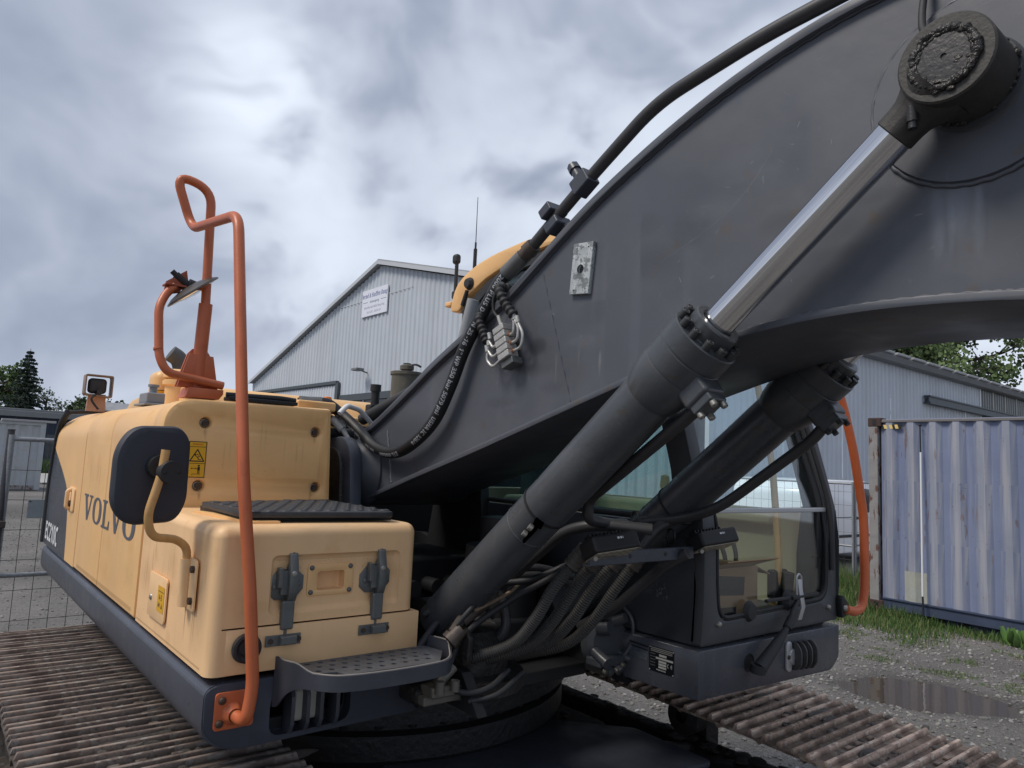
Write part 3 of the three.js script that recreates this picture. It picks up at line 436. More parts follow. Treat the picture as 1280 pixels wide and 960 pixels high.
// far buildings and containers on the left
{
  const sh = thing('dark_shed', 'dark blue sheet-clad shed with a flat grey roof edge', 'shed', [-2, 0, -53]);
  part('wall', [corr('x', -14, 10.5, 0, 3.35, -51, 0.28, 0.04, 1)], M.shedBlue, sh); part('roof', [box(-14.3, 10.8, 3.30, 3.66, -58, -50.6, 0.03), box(-14.3, 10.8, 3.66, 3.8, -58, -50.9, 0.03)], M.roofEdge, sh);
  part('door', [box(4.2, 6.1, 0.05, 2.3, -50.96, -50.93), ...[0, 1, 2, 3, 4, 5].map((i) => box(4.22, 6.08, 0.2 + i * 0.36, 0.23 + i * 0.36, -50.93, -50.91))], M.darkFrame, sh);
  const wc = thing('white_container', 'weathered white shipping container in front of the dark blue shed', 'container', [0, 0, -32]);
  part('side_panel', [corr('x', -4.2, 1.70, 0.14, 2.48, -31.05, 0.42, 0.045, 1)], M.contWhite, wc); part('end_panel', [corr('z', -33.4, -31.1, 0.1, 2.5, 1.78, 0.3, 0.04, 1)], M.contWhite, wc);
  part('corner_post', [box(1.66, 1.84, 0, 2.56, -31.08, -30.96, 0.01), box(-4.3, -4.12, 0, 2.56, -31.08, -30.96, 0.01)], M.contWhite, wc); part('top_rail', [box(-4.3, 1.84, 2.46, 2.58, -31.1, -30.97, 0.01), box(1.72, 1.84, 2.46, 2.58, -33.4, -31.1, 0.01)], M.contWhite, wc); part('roof', [box(-4.3, 1.84, 2.5, 2.55, -33.4, -31.0)], M.contWhite, wc); part('bottom_rail', [box(-4.3, 1.84, 0, 0.16, -31.1, -30.98, 0.01)], M.oldpost, wc);
  part('roof_plank', [box(0.4, 2.15, 2.58, 2.66, -31.3, -30.9, 0.01)], M.concrete, wc);
  const fr = thing('far_building', 'pale corrugated roof showing just above the engine hood', 'building', [7.5, 0, -44]);
  part('wall', [box(6.6, 10.4, 0, 3.4, -48, -44)], M.cladding, fr); part('roof', [corr('x', 6.3, 10.7, 3.4, 3.41, -43.9, 0.3, 0.04, 1), prX([[-48.2, 3.9], [-46, 4.35], [-43.8, 3.4], [-43.8, 3.3], [-48.2, 3.3]], 6.3, 10.7)], M.roofPale, fr);
}
// ================================================================ blue container (its long side towards the yard)
{
  const bx = 8.29, z0 = -2.43, L = 6.06, y0 = 0.125, y1 = 2.716;
  const bc = thing('blue_container', 'faded blue shipping container with rust streaks and a pale corner post', 'container', [bx, 0, z0]); bc.rotation.y = -2.35 * D2R;
  keepColor = true; for (let i = 0; i < 5; i++) part('side_panel', [corr('z', z0 + 0.15 + i * 1.152, z0 + 0.15 + (i + 1) * 1.152, y0 + 0.16, y1 - 0.06, bx + 0.06, 0.279, 0.046, -1, { origin: z0 + 0.24, flat: 0.27, rows: 3, chalkShade: true })], M.cont, bc); keepColor = false;
  part('end_panel', [corr('x', bx + 0.15, bx + 2.29, y0 + 0.1, y1 - 0.1, z0 + 0.05, 0.25, 0.04, -1)], M.contPlain, bc); part('roof', [box(bx + 0.03, bx + 2.41, y1 - 0.05, y1 - 0.02, z0 + 0.1, z0 + L - 0.1)], M.contPlain, bc); part('far_side', [box(bx + 2.38, bx + 2.42, y0 + 0.1, y1 - 0.05, z0 + 0.1, z0 + L - 0.1), box(bx + 0.1, bx + 2.3, y0 + 0.1, y1 - 0.05, z0 + L - 0.08, z0 + L - 0.04)], M.contPlain, bc);
  part('top_rail', [box(bx + 0.008, bx + 0.07, y1 - 0.062, y1 - 0.03, z0 + 0.17, z0 + L - 0.17, 0.004)], M.contRail, bc); part('bottom_rail', [box(bx + 0.015, bx + 0.09, y0 + 0.02, y0 + 0.17, z0 + 0.17, z0 + L - 0.17, 0.005), box(bx - 0.005, bx + 0.02, y0 + 0.15, y0 + 0.172, z0 + 0.17, z0 + L - 0.17, 0.003)], M.contLow, bc);
  for (const z of [z0, z0 + L - 0.14]) for (const x of [bx, bx + 2.30]) part('corner_post', [box(x, x + 0.14, y0 + 0.1, y1 - 0.1, z, z + 0.125, 0.01)], M.oldpost, bc);
  for (const z of [z0, z0 + L - 0.178]) for (const y of [y0, y1 - 0.118]) { const c = part('corner_casting', [box(bx - 0.008, bx + 0.16, y, y + 0.122, z - 0.006, z + 0.178, 0.012)], M.casting, bc); part('casting_hole', [prX(circ(z + 0.085, y + 0.06, 0.03, 14).map(([a, b]) => [a, b + (b > y + 0.06 ? 0.014 : -0.014)]), bx - 0.0105, bx - 0.008)], M.black, c); }
  part('paint_patch', [corr('z', z0 + 0.44, z0 + 0.72, 0.27, 0.68, bx + 0.058, 0.279, 0.046, -1, { origin: z0 + 0.24, flat: 0.27 })], M.patch, bc, 'pale painted-over patch near the bottom');
  for (let i = 0; i < 3; i++) part('hazard_mark', [prX([[z0 + 0.215 + i * 0.075, y1 - 0.15], [z0 + 0.255 + i * 0.075, y1 - 0.15], [z0 + 0.24 + i * 0.075, y1 - 0.095], [z0 + 0.20 + i * 0.075, y1 - 0.095]], bx + 0.012, bx + 0.016)], M.hazard, bc);
  part('hazard_backing', [prX([[z0 + 0.18, y1 - 0.155], [z0 + 0.44, y1 - 0.155], [z0 + 0.44, y1 - 0.09], [z0 + 0.18, y1 - 0.09]], bx + 0.0165, bx + 0.02)], M.black, bc);
  part('support_beam', [box(bx + 0.12, bx + 2.2, 0.0, y0 + 0.02, z0 + 0.9, z0 + 1.1, 0.01), box(bx + 0.12, bx + 2.2, 0.0, y0 + 0.02, z0 + 4.8, z0 + 5.0, 0.01), box(bx + 0.1, bx + 0.3, -0.02, y0 + 0.02, z0 + 1.2, z0 + 4.5, 0.01)], M.contLow, bc);
  const pl = thing('marker_pole', 'thin white pole with black ends leaning against the blue container', 'pole', [8.24, 0, -1.72]);
  part('rod', [cyl(V(8.19, 0.40, -1.715), V(8.262, 2.25, -1.74), 0.013, 0.012, 14)], M.whitePaint, pl); part('tip', [cyl(V(8.262, 2.25, -1.74), V(8.268, 2.60, -1.745), 0.0085), new THREE.SphereGeometry(0.017, 14, 10).translate(8.268, 2.61, -1.745)], M.black, pl); part('foot', [cyl(V(8.19, 0.40, -1.715), V(8.175, 0.0, -1.70), 0.012, 0.009)], M.black, pl);
  // dock-like leaves at its foot
  for (const [x, z, s, lb] of [[8.02, -0.62, 1, 'broad-leaved weed in front of the blue container'], [8.05, -0.25, 0.9, 'broad-leaved weed at the frame edge by the blue container']]) { const p = thing('leafy_weed', lb, 'plant', [x, 0, z]); seedState = 900 + x * 100 + z * 1000; for (let i = 0; i < 26; i++) { const a = rr(0, 6.28), tilt = rr(0.3, 1.2), l = rr(0.1, 0.22) * s, g = new THREE.PlaneGeometry(l * 0.38, l, 2, 3), q = g.attributes.position; for (let k = 0; k < q.count; k++) { const t = q.getY(k) / l + 0.5; q.setXYZ(k, q.getX(k) * (0.3 + 2.6 * t * (1.08 - t)), q.getY(k) + l / 2, 0.10 * l * Math.cos(q.getX(k) * 30) - t * t * l * 0.35); } g.rotateX(tilt).rotateY(a).translate(x + rr(-0.06, 0.06), rr(0, 0.08), z + rr(-0.1, 0.1)); g.computeVertexNormals(); part('leaf', [g], M.leafWeed, p); } part('stem', [cyl(V(x, 0, z), V(x, 0.12, z), 0.006)], M.leafWeed, p); }
}
// ================================================================ mesh fences
function fencePanel(label, x0, z0, x1, z1, o = {}) {
  const top = o.top ?? 1.87, mid = o.mid ?? 0.87, t = thing('mesh_fence_panel', label, 'fence', [(x0 + x1) / 2, 0, (z0 + z1) / 2], 'mobile mesh fence panels'), A = (s, y, d = 0) => V(lerp(x0, x1, s), y, lerp(z0, z1, s)), L = Math.hypot(x1 - x0, z1 - z0), r = 0.017;
  delete t.userData.group;
  for (const s of [0, 1]) part('post', [cyl(A(s, 0), A(s, top + 0.03), 0.021)], M.galv, t); part('top_rail', [cyl(A(0, top), A(1, top), r)], M.galv, t); if (o.midRail !== false) part('middle_rail', [cyl(A(0, mid), A(1, mid), r)], M.galv, t); part('bottom_rail', [cyl(A(0, 0.1), A(1, 0.1), r)], M.galv, t);
  const ws = []; const n = Math.round(L / (o.pitch ?? 0.12)); for (let i = 1; i < n; i++) ws.push(cyl(A(i / n, 0.1), A(i / n, top), 0.0024, 0.0024, 5, true)); for (let y = 0.1 + 0.22; y < top - 0.05; y += 0.22) ws.push(cyl(A(0, y), A(1, y), 0.0024, 0.0024, 5, true));
  const wm = part('wire_mesh', ws, M.wire, t); wm.userData.kind = 'stuff';
  return t;
}
fencePanel('galvanised mesh fence panel standing behind the yellow hood', -1.44, -4.3, 2.0, -4.3);
{
  const fp = thing('fence_post', 'dark leaning steel post beside the mesh fence behind the machine', 'post', [-1.45, 0, -4.32]);
  part('tube', [cyl(V(-1.47, 0, -4.24), V(-1.447, 1.935, -4.32), 0.024), cyl(V(-1.447, 1.93, -4.32), V(-1.447, 1.94, -4.32), 0.026)], M.postDark, fp); part('clamp', [box(-1.50, -1.42, 1.22, 1.27, -4.33, -4.24, 0.006), cyl(V(-1.50, 1.25, -4.22), V(-1.62, 1.27, -4.22), 0.017)], M.rustPipe, fp);
  const gp = thing('fence_notice', 'blank grey plate hung on the mesh fence behind the machine', 'plate', [-1.2, 1.3, -4.28]); part('plate', [box(-1.295, -1.08, 1.285, 1.425, -4.292, -4.285, 0.004)], M.plateGrey, gp); for (const x of [-1.28, -1.1]) bolt(gp, [x, 1.41, -4.285], [0, 0, 1], 0.006, 0.004, M.boltRust);
}
fencePanel('mesh fence panel beside the cab in front of the white van', 10.0, -3.46, 10.15, -6.9, { top: 1.775, mid: 0.762, pitch: 0.16 });
fencePanel('mesh fence panel running behind the blue container corner', 10.03, -3.44, 13.35, -4.1, { top: 1.80, mid: 0.78, pitch: 0.14 });
// ================================================================ van
{
  const v = thing('parked_van', 'white panel van parked behind the mesh fence near the cab', 'van', [14.3, 0, -6.2]), ox = 12.85, zf = -5.32, zb = -7.12, p = (pts) => pts.map(([x, y, r]) => [x + ox, y, r]);
  part('body', [prZ(p([[-0.78, 0.30, 0.06], [-0.40, 0.28], [-0.36, 0.5, 0.1], [0, 0.68, 0.2], [0.36, 0.5, 0.1], [0.40, 0.27], [2.28, 0.27], [2.32, 0.5, 0.1], [2.68, 0.68, 0.2], [3.04, 0.5, 0.1], [3.08, 0.28], [3.6, 0.32, 0.08], [3.66, 0.62, 0.1], [3.50, 0.95, 0.15], [2.86, 1.13, 0.1], [2.16, 1.72, 0.15], [1.7, 1.82, 0.2], [-0.4, 1.80, 0.15], [-0.74, 1.6, 0.15]]), zb, zf, { r: 0.05, bev: 0.025, cs: 6 })], M.vanWhite, v);
  part('side_window', [prZ(p([[1.50, 1.12, 0.04], [2.60, 1.14, 0.04], [2.12, 1.62, 0.08], [1.53, 1.66, 0.05]]), zf - 0.003, zf + 0.004, { bev: 0.001 })], M.bldGlass, v);
  part('rub_strip', [box(ox + 0.45, ox + 1.36, 0.60, 0.66, zf - 0.002, zf + 0.012), box(ox + 1.42, ox + 2.25, 0.60, 0.66, zf - 0.002, zf + 0.012)], M.black, v); part('door_gap', [box(ox + 1.392, ox + 1.398, 0.32, 1.72, zf - 0.002, zf + 0.002), box(ox + 0.42, ox + 0.426, 0.45, 1.72, zf - 0.002, zf + 0.002), box(ox + 0.1, ox + 1.4, 1.02, 1.035, zf - 0.002, zf + 0.006)], M.black, v); part('door_handle', [box(ox + 1.5, ox + 1.68, 0.98, 1.02, zf, zf + 0.03, 0.01), box(ox + 1.12, ox + 1.3, 0.98, 1.02, zf, zf + 0.03, 0.01)], M.black, v);
  for (const x of [0, 2.68]) for (const z of [zf - 0.02, zb + 0.22]) { const wl = part('wheel', [lathe([[0.2, 0], [0.29, 0.0], [0.31, 0.02], [0.31, 0.18], [0.29, 0.2], [0.2, 0.2]], V(ox + x, 0.31, z), V(ox + x, 0.31, z - 1), 32)], M.rubber, v); part('rim', [lathe([[0, -0.0], [0.2, 0.01], [0.2, 0.1]], V(ox + x, 0.31, z), V(ox + x, 0.31, z - 1), 24)], M.roofEdge, wl); }
  part('tail_lamp', [box(ox - 0.79, ox - 0.72, 0.95, 1.3, zf - 0.14, zf - 0.02, 0.02)], M.tail, v); part('mirror', [box(ox + 2.36, ox + 2.5, 1.14, 1.32, zf + 0.02, zf + 0.2, 0.04)], M.black, v);
}
// ================================================================ trees
function foliage(n, place, size, seed, curl = 0.25) {     // many small leaf-clump faces
  seedState = seed; const pos = [], nor = [], uv = [];
  for (let i = 0; i < n; i++) {
    const p = place(); if (!p) continue; const s = size * rr(0.6, 1.4), q = new THREE.Quaternion().setFromEuler(new THREE.Euler(rr(-1, 1), rr(0, 6.28), rr(-1, 1)));
    const c = [[-0.5, -0.15, 0], [-0.1, -0.5, curl], [0.45, -0.2, 0], [0.5, 0.3, -curl], [0, 0.55, 0], [-0.45, 0.25, curl]].map(([a, b, d]) => V(a * s * rr(0.7, 1.2), b * s * rr(0.7, 1.2), d * s).applyQuaternion(q).add(p)), nv = V(0, 0, 1).applyQuaternion(q);
    for (const [a, b, d] of [[0, 1, 2], [0, 2, 3], [0, 3, 4], [0, 4, 5]]) { for (const k of [a, b, d]) { pos.push(c[k].x, c[k].y, c[k].z); nor.push(nv.x, nv.y, nv.z); uv.push(0, 0); } }
  }
  const g = new THREE.BufferGeometry(); g.setAttribute('position', new THREE.Float32BufferAttribute(pos, 3)); g.setAttribute('normal', new THREE.Float32BufferAttribute(nor, 3)); g.setAttribute('uv', new THREE.Float32BufferAttribute(uv, 2)); return g;
}
function broadTree(name, label, x, z, h, r, mat, seed, o = {}) {
  const t = thing(name, label, 'tree', [x, 0, z]); seedState = seed; const limbs = [], tips = [], base = o.base ?? 0.35;
  limbs.push(sweep([V(x, 0, z), V(x + 0.02 * h, h * 0.3, z), V(x, h * 0.55, z + 0.02 * h), V(x + 0.01 * h, h * 0.82, z)], (s) => h * 0.026 * (1 - 0.75 * s), 10));
  for (let i = 0; i < (o.limbs ?? 26); i++) {
    const y0 = h * rr(base * 0.8, 0.75), a = rr(0, 6.28), l = r * rr(0.55, 1.0) * (1 - 0.45 * Math.max(0, y0 / h - 0.45)), up = rr(0.15, 0.75), e = V(x + Math.cos(a) * l, y0 + l * up, z + Math.sin(a) * l), m = V(x + Math.cos(a) * l * 0.5, y0 + l * up * 0.35, z + Math.sin(a) * l * 0.5).add(V(rr(-0.1, 0.1) * r, rr(-0.05, 0.1) * r, rr(-0.1, 0.1) * r));
    limbs.push(sweep(new THREE.CatmullRomCurve3([V(x, y0, z), m, e]).getPoints(7), (s) => h * 0.0095 * (1.05 - s), 6)); tips.push(e, m.clone().lerp(e, 0.6));
    for (let k = 0; k < 4; k++) { const s = m.clone().lerp(e, rr(0, 0.9)), d = V(rr(-1, 1), rr(-0.2, 0.9), rr(-1, 1)).normalize().multiplyScalar(r * rr(0.18, 0.42)), f = s.clone().add(d); limbs.push(sweep([s, s.clone().lerp(f, 0.5).add(V(0, 0.03 * r, 0)), f], (q) => h * 0.004 * (1.1 - q), 5)); tips.push(f); }
  }
  part('trunk', limbs, M.bark, t);
  part('crown', [foliage(o.n ?? 9000, () => { const c = tips[Math.floor(rnd() * tips.length)], R = r * (o.clump ?? 0.17) * Math.pow(rnd(), 0.45), d = V(rr(-1, 1), rr(-0.75, 0.75), rr(-1, 1)).normalize(); return c.clone().addScaledVector(d, R); }, o.leaf ?? 0.2, seed + 1)], mat, t);
}
broadTree('oak_tree', 'large spreading oak tree rising behind the warehouse roof', 70.5, -24.5, 23.5, 10.5, M.leafOak, 11, { n: 36000, leaf: 0.25, limbs: 46, base: 0.4, clump: 0.13 });
broadTree('loose_tree', 'pale loose-leaved tree beside the tall spruce', 2.0, -62, 8.0, 2.6, M.leafGreen, 21, { n: 5200, leaf: 0.2, clump: 0.16, limbs: 30 });
broadTree('young_birch', 'thin airy tree between the spruce and the hood', 6.1, -70, 6.9, 2.6, M.leafGrey, 31, { n: 1700, leaf: 0.14, clump: 0.2 });
broadTree('dark_bush', 'dark round bush showing above the hood edge', 9.2, -64, 5.6, 2.3, M.leafBush, 41, { n: 7000, leaf: 0.2, base: 0.1, clump: 0.25, limbs: 34 });
{
  const x = 3.5, z = -58, h = 8.3, t = thing('spruce_tree', 'tall dark pointed spruce behind the blue shed', 'tree', [x, 0, z]), twigs = [], clumps = []; seedState = 77;
  twigs.push(cyl(V(x, 0, z), V(x, h, z), 0.14, 0.015, 10));
  for (let y = 0.6; y < h - 0.1; y += 0.24) { const R = 2.9 * Math.pow(1 - y / h, 1.0) + 0.08, n = 9; for (let k = 0; k < n; k++) { const a = k / n * 6.28 + y * 7 + rr(-0.25, 0.25), l = R * (rnd() < 0.3 ? rr(0.9, 1.3) : rr(0.4, 0.95)), droop = rr(0.05, 0.35), e = V(x + Math.cos(a) * l, y - l * droop + l * 0.12, z + Math.sin(a) * l); twigs.push(sweep([V(x, y, z), V(x + Math.cos(a) * l * 0.6, y - l * droop * 0.8, z + Math.sin(a) * l * 0.6), e], (s) => 0.018 * (1.1 - s), 4)); for (let q = 0; q < 30; q++) { const t = rr(0.12, 1.02), w = 0.16 * l * Math.sin(Math.min(1, t) * 2.6) * rr(-1, 1); clumps.push([V(x, y, z).lerp(e, t).add(V(-Math.sin(a) * w, -l * droop * 0.5 * t * (1 - t) - Math.abs(w) * 0.35 - 0.05 * rnd(), Math.cos(a) * w)), l]); } } }
  part('trunk', twigs, M.bark, t); let i = 0; part('crown', [foliage(clumps.length * 2, () => { const [p, l] = clumps[i++ >> 1]; return p.clone().add(V(rr(-0.05, 0.05), rr(-0.05, 0.03), rr(-0.05, 0.05))); }, 0.1, 78, 0.3)], M.leafSpruce, t);
}
// ================================================================ the excavator (one thing; +z is the way its boom points, +x its cab side)
const XC = -0.08;                                       // its centre line
const EX = thing('tracked_excavator', 'large tracked excavator in faded yellow and dark grey with its raised boom over the yard', 'excavator', [XC, 0, -0.55]);

// ---- undercarriage
function loopPath() {                                   // closed path of the track in (z, y), links' outer plate face; clockwise from the sprocket's top
  const pts = [], sp = [-2.4, 0.445, 0.385], id = [1.27, 0.42, 0.345];
  for (let a = 250; a >= 97; a -= 9) pts.push([sp[0] + sp[2] * Math.cos(a * D2R), sp[1] + sp[2] * Math.sin(a * D2R)]);
  for (const p of [[-2.2, 0.833], [-1.6, 0.838], [-1.0, 0.838], [-0.4, 0.832], [0.1, 0.822], [0.5, 0.806], [0.9, 0.785]]) pts.push(p);
  for (let a = 84; a >= -80; a -= 9) pts.push([id[0] + id[2] * Math.cos(a * D2R), id[1] + id[2] * Math.sin(a * D2R)]);
  for (const z of [1.1, 0, -1, -2, -2.3]) pts.push([z, 0.035]);
  return new THREE.CatmullRomCurve3(pts.map(([z, y]) => V(0, y, z)), true, 'centripetal');
}
const LP = loopPath(), SHOES = 51, shoeW = 0.38;
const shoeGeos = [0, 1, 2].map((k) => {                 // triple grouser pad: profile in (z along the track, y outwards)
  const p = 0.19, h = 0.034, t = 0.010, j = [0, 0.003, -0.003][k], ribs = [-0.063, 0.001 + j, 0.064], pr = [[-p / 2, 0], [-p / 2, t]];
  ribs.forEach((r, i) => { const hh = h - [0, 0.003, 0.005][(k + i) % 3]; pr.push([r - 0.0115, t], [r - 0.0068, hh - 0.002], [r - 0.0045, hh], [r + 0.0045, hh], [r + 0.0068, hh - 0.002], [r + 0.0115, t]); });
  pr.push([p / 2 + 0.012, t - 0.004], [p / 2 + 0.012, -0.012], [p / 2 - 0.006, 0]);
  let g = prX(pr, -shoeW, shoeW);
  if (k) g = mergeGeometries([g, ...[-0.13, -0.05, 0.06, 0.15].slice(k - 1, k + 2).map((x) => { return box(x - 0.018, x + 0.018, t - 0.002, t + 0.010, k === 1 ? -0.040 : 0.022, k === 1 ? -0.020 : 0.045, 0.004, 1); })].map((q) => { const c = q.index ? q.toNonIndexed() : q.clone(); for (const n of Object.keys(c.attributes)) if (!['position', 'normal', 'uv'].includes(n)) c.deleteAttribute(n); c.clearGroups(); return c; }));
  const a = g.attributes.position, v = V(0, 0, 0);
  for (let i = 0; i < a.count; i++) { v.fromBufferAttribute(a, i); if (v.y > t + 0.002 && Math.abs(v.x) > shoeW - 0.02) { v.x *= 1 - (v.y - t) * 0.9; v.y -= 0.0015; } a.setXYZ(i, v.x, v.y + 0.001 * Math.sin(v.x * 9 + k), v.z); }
  g = tidy(toCreasedNormals(g, 0.5)); const q = g.attributes.position, col = new Float32Array(q.count * 3); for (let i = 0; i < q.count; i++) { const w = 0.34 + 0.66 * sstep(q.getY(i), 0.014, 0.03); col.fill(w, i * 3, i * 3 + 3); } g.setAttribute('color', new THREE.BufferAttribute(col, 3)); return g;  // worn crests lightened, muddy gaps darkened: light and shade put into vertex colour
});
const mudBits = [];
seedState = 777;
for (const [x0, nm, lab] of [[-1.262, 'track', 'right-hand track under the yellow engine side, pads dark with wet mud'], [1.10, 'track', 'rusty brown track in front of and below the cab']]) {
  const tr = group(nm, EX, lab), right = x0 < 0, bits = [];
  for (let i = 0; i < SHOES; i++) {
    const t = (i + (right ? 0.35 : 0.7)) / SHOES, p = LP.getPointAt(t), d = LP.getTangentAt(t), top = d.z > 0.9 && p.y > 0.6;
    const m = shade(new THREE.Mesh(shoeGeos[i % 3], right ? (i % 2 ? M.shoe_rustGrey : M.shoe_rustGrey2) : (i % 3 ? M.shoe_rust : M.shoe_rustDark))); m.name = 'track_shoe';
    m.position.set(x0 - XC + rr(-0.004, 0.004), p.y + rr(-0.002, 0.002), p.z + 0.55);
    m.rotation.set(-Math.atan2(d.y, d.z) + rr(-0.012, 0.012), rr(-0.006, 0.006), rr(-0.004, 0.004)); tr.add(m);
    // caked mud and grit between the grousers
    if (top) {
      const lumps = right ? 80 : 26;
      for (let k = 0; k < lumps; k++) {
        const rib = [-0.032, 0.033, 0.093][Math.floor(rnd() * 3)], patch = Math.sin(i * 2.3 + rib * 40) * 0.22 + 0.08, w = right ? rr(-0.22, 0.37) : patch + rr(-0.14, 0.14);
        const r = Math.pow(rnd(), 3) * (right ? 0.015 : 0.016) + 0.003, g = new THREE.IcosahedronGeometry(r, r > 0.011 ? 1 : 0);
        const a = g.attributes.position; const s = rr(0, 99); for (let q = 0; q < a.count; q++) { const f = 0.75 + 0.5 * vnoise(a.getX(q) / r * 1.3 + s, a.getY(q) / r * 1.3 + a.getZ(q) / r + s, 999, 3); a.setXYZ(q, a.getX(q) * f * 1.35, a.getY(q) * f * 0.62, a.getZ(q) * f); }
        g.computeVertexNormals(); g.rotateY(rr(0, 6)); g.translate(x0 + w, p.y + 0.011 + r * 0.15 + d.y * rib, p.z + rib + rr(-0.012, 0.012)); bits.push(g);
      }
      if (!right || i % 2) for (let s = 0; s < (right ? 3 : 1); s++) {       // flatter pads of mud
        const rib = [-0.032, 0.033, 0.093][(i + s) % 3], L = rr(0.05, right ? 0.2 : 0.12), cx = x0 + (right ? rr(-0.2, 0.3) : rr(-0.25, 0.2));
        const g = new THREE.SphereGeometry(1, 22, 10); const a = g.attributes.position, o = rr(0, 50);
        for (let q = 0; q < a.count; q++) { const f = 0.6 + 0.8 * fbm(a.getX(q) * 2.5 + o, a.getZ(q) * 2.5 + a.getY(q), 999, 3, 8); a.setXYZ(q, a.getX(q) * L * f, a.getY(q) * 0.017 * f, a.getZ(q) * 0.027 * f); }
        g.computeVertexNormals(); g.translate(cx, p.y + 0.008 + d.y * rib, p.z + rib); bits.push(g);
      }
    }
  }
  const mud = part('mud', bits, right ? M.mud : M.mudDry, tr); mud.userData.kind = 'stuff';
  // frame between the wheels, rollers, sprocket and idler
  const fr = group('track_frame', EX);
  part('beam', [prZ((right ? [[-1, 0], [1, 0]] : [[1, 0], [-1, 0]]) && [[x0 - 0.15, 0.16], [x0 + 0.15, 0.16], [x0 + 0.15, right ? 0.6 : 0.46], [x0 + (right ? 0.08 : -0.08), 0.615], [x0 - 0.15, right ? 0.46 : 0.6]], -2.1, 1.0, { r: 0.012 })], M.dirty, fr);
  const crust = []; for (let k = 0; k < 420; k++) { const g = new THREE.IcosahedronGeometry(0.005 + 0.026 * Math.pow(rnd(), 2), 1), a = g.attributes.position, s = rr(0, 99); for (let q = 0; q < a.count; q++) { const f = 0.6 + 0.8 * vnoise(a.getX(q) * 60 + s, a.getY(q) * 60 + a.getZ(q) * 50 + s, 999, 3); a.setXYZ(q, a.getX(q) * f * 1.6, a.getY(q) * f * 0.7, a.getZ(q) * f * 1.2); } g.computeVertexNormals(); g.rotateY(rr(0, 6)); const o = rr(-0.15, 0.15), sd = right ? -o : o; g.scale(1, 0.6, 1); g.translate(x0 + o, sd < -0.08 ? 0.607 : 0.61 - (sd + 0.08) * 0.67, rr(-1.8, 0.95)); crust.push(g); }
  const cr = part('dried_mud', crust, M.dirtyMud, fr); cr.userData.kind = 'stuff';
  for (const z of [-1.35, 0.02]) part('carrier_roller', [lathe([[0.03, -0.16], [0.085, -0.15], [0.085, -0.06], [0.06, -0.05], [0.06, 0.05], [0.085, 0.06], [0.085, 0.15], [0.03, 0.16]], V(x0 + (right ? 0.02 : -0.02), 0.715, z), V(x0 + 1, 0.715, z)), box(x0 - 0.05, x0 + 0.05, 0.56, 0.70, z - 0.05, z + 0.05)], M.dirty, fr);
  part('sprocket', [cyl(V(x0 - 0.05, 0.445, -2.4), V(x0 + 0.05, 0.445, -2.4), 0.34), ...Array.from({ length: 21 }, (_, k) => box(-0.03, 0.03, 0.32, 0.385, -0.022, 0.022, 0.006).rotateX(k / 21 * 6.283).translate(x0, 0.445, -2.4)), cyl(V(x0 - 0.2, 0.445, -2.4), V(x0 + 0.2, 0.445, -2.4), 0.2)], M.dirty, fr);
  part('idler', [lathe([[0.05, -0.12], [0.3, -0.07], [0.33, -0.05], [0.33, 0.05], [0.3, 0.07], [0.05, 0.12]], V(x0, 0.42, 1.27), V(x0 + 1, 0.42, 1.27))], M.dirty, fr);
  part('link_chain', Array.from({ length: SHOES }, (_, i) => { const p = LP.getPointAt(i / SHOES), d = LP.getTangentAt(i / SHOES); return [-0.07, 0.07].map((o) => box(-0.018, 0.018, -0.085, -0.004, -0.09, 0.09, 0.012, 1).rotateX(-Math.atan2(d.y, d.z)).translate(x0 + o, p.y, p.z)); }).flat(), M.dirty, fr);
}
{
  const cb = group('carbody', EX);
  part('body', [prY([[-0.75, -2.0], [0.6, -2.0], [0.6, -0.15], [0.45, 0.02], [-0.6, 0.02], [-0.75, -0.15]], 0.30, 0.70, { r: 0.06, bev: 0.02 })], M.carbody, cb);
  for (const [s, z0, z1] of [[1, -0.45, 0.55], [-1, -0.45, 0.5], [1, -1.9, -2.3], [-1, -1.9, -2.3]]) {
    const x0 = XC + s * 0.45, x1 = XC + s * 1.1, zm = (z0 + z1) / 2, h = [[x0, z0 - 0.1], [x1, zm + 0.05 * Math.sign(z1 - z0)], [x1, z1], [x0, z0 + 0.45 * Math.sign(z1 - z0)]];
    part('leg', [prY(s * Math.sign(z1 - z0) > 0 ? h : h.reverse(), 0.28, 0.60, { r: 0.04, bev: 0.015 })], M.carbody, cb);
  }
  part('cover_plate', [prY([[-0.45, -0.62], [0.28, -0.38], [0.62, 0.0], [0.60, 0.42], [-0.6, 0.35]], 0.695, 0.715, { r: 0.03, bev: 0.004 })], M.greyDark, cb, 'flat grey cover plate in front of the slewing ring');
  const crumbs = []; seedState = 31; for (let k = 0; k < 160; k++) { const g = new THREE.IcosahedronGeometry(rr(0.006, 0.03), 1); g.scale(1.6, 0.6, 1.1); g.rotateY(rr(0, 6)); g.translate(rr(-0.6, 0.6), 0.708, rr(-0.9, -0.3)); crumbs.push(g); }
  part('dried_mud', crumbs, M.carbody, cb).userData.kind = 'stuff';
}
{
  const sr = group('slewing_ring', EX), c = V(-0.1, 0.7, -1.1);
  part('ring', [lathe([[0.3, 0], [0.93, 0], [0.95, 0.03], [0.95, 0.12], [0.90, 0.125], [0.90, 0.16], [0.97, 0.165], [0.97, 0.24], [0.93, 0.245], [0.93, 0.34], [0.4, 0.34]], c, c.clone().setY(2), 90)], M.carbody, sr);
  for (let k = 0; k < 46; k++) { const a = k / 46 * 6.283; if (Math.sin(a) > -0.2) bolt(sr, [c.x + 0.935 * Math.cos(a), c.y + 0.165, c.z + 0.935 * Math.sin(a)], [0, -1, 0], 0.016, 0.02, M.carbody); }
}

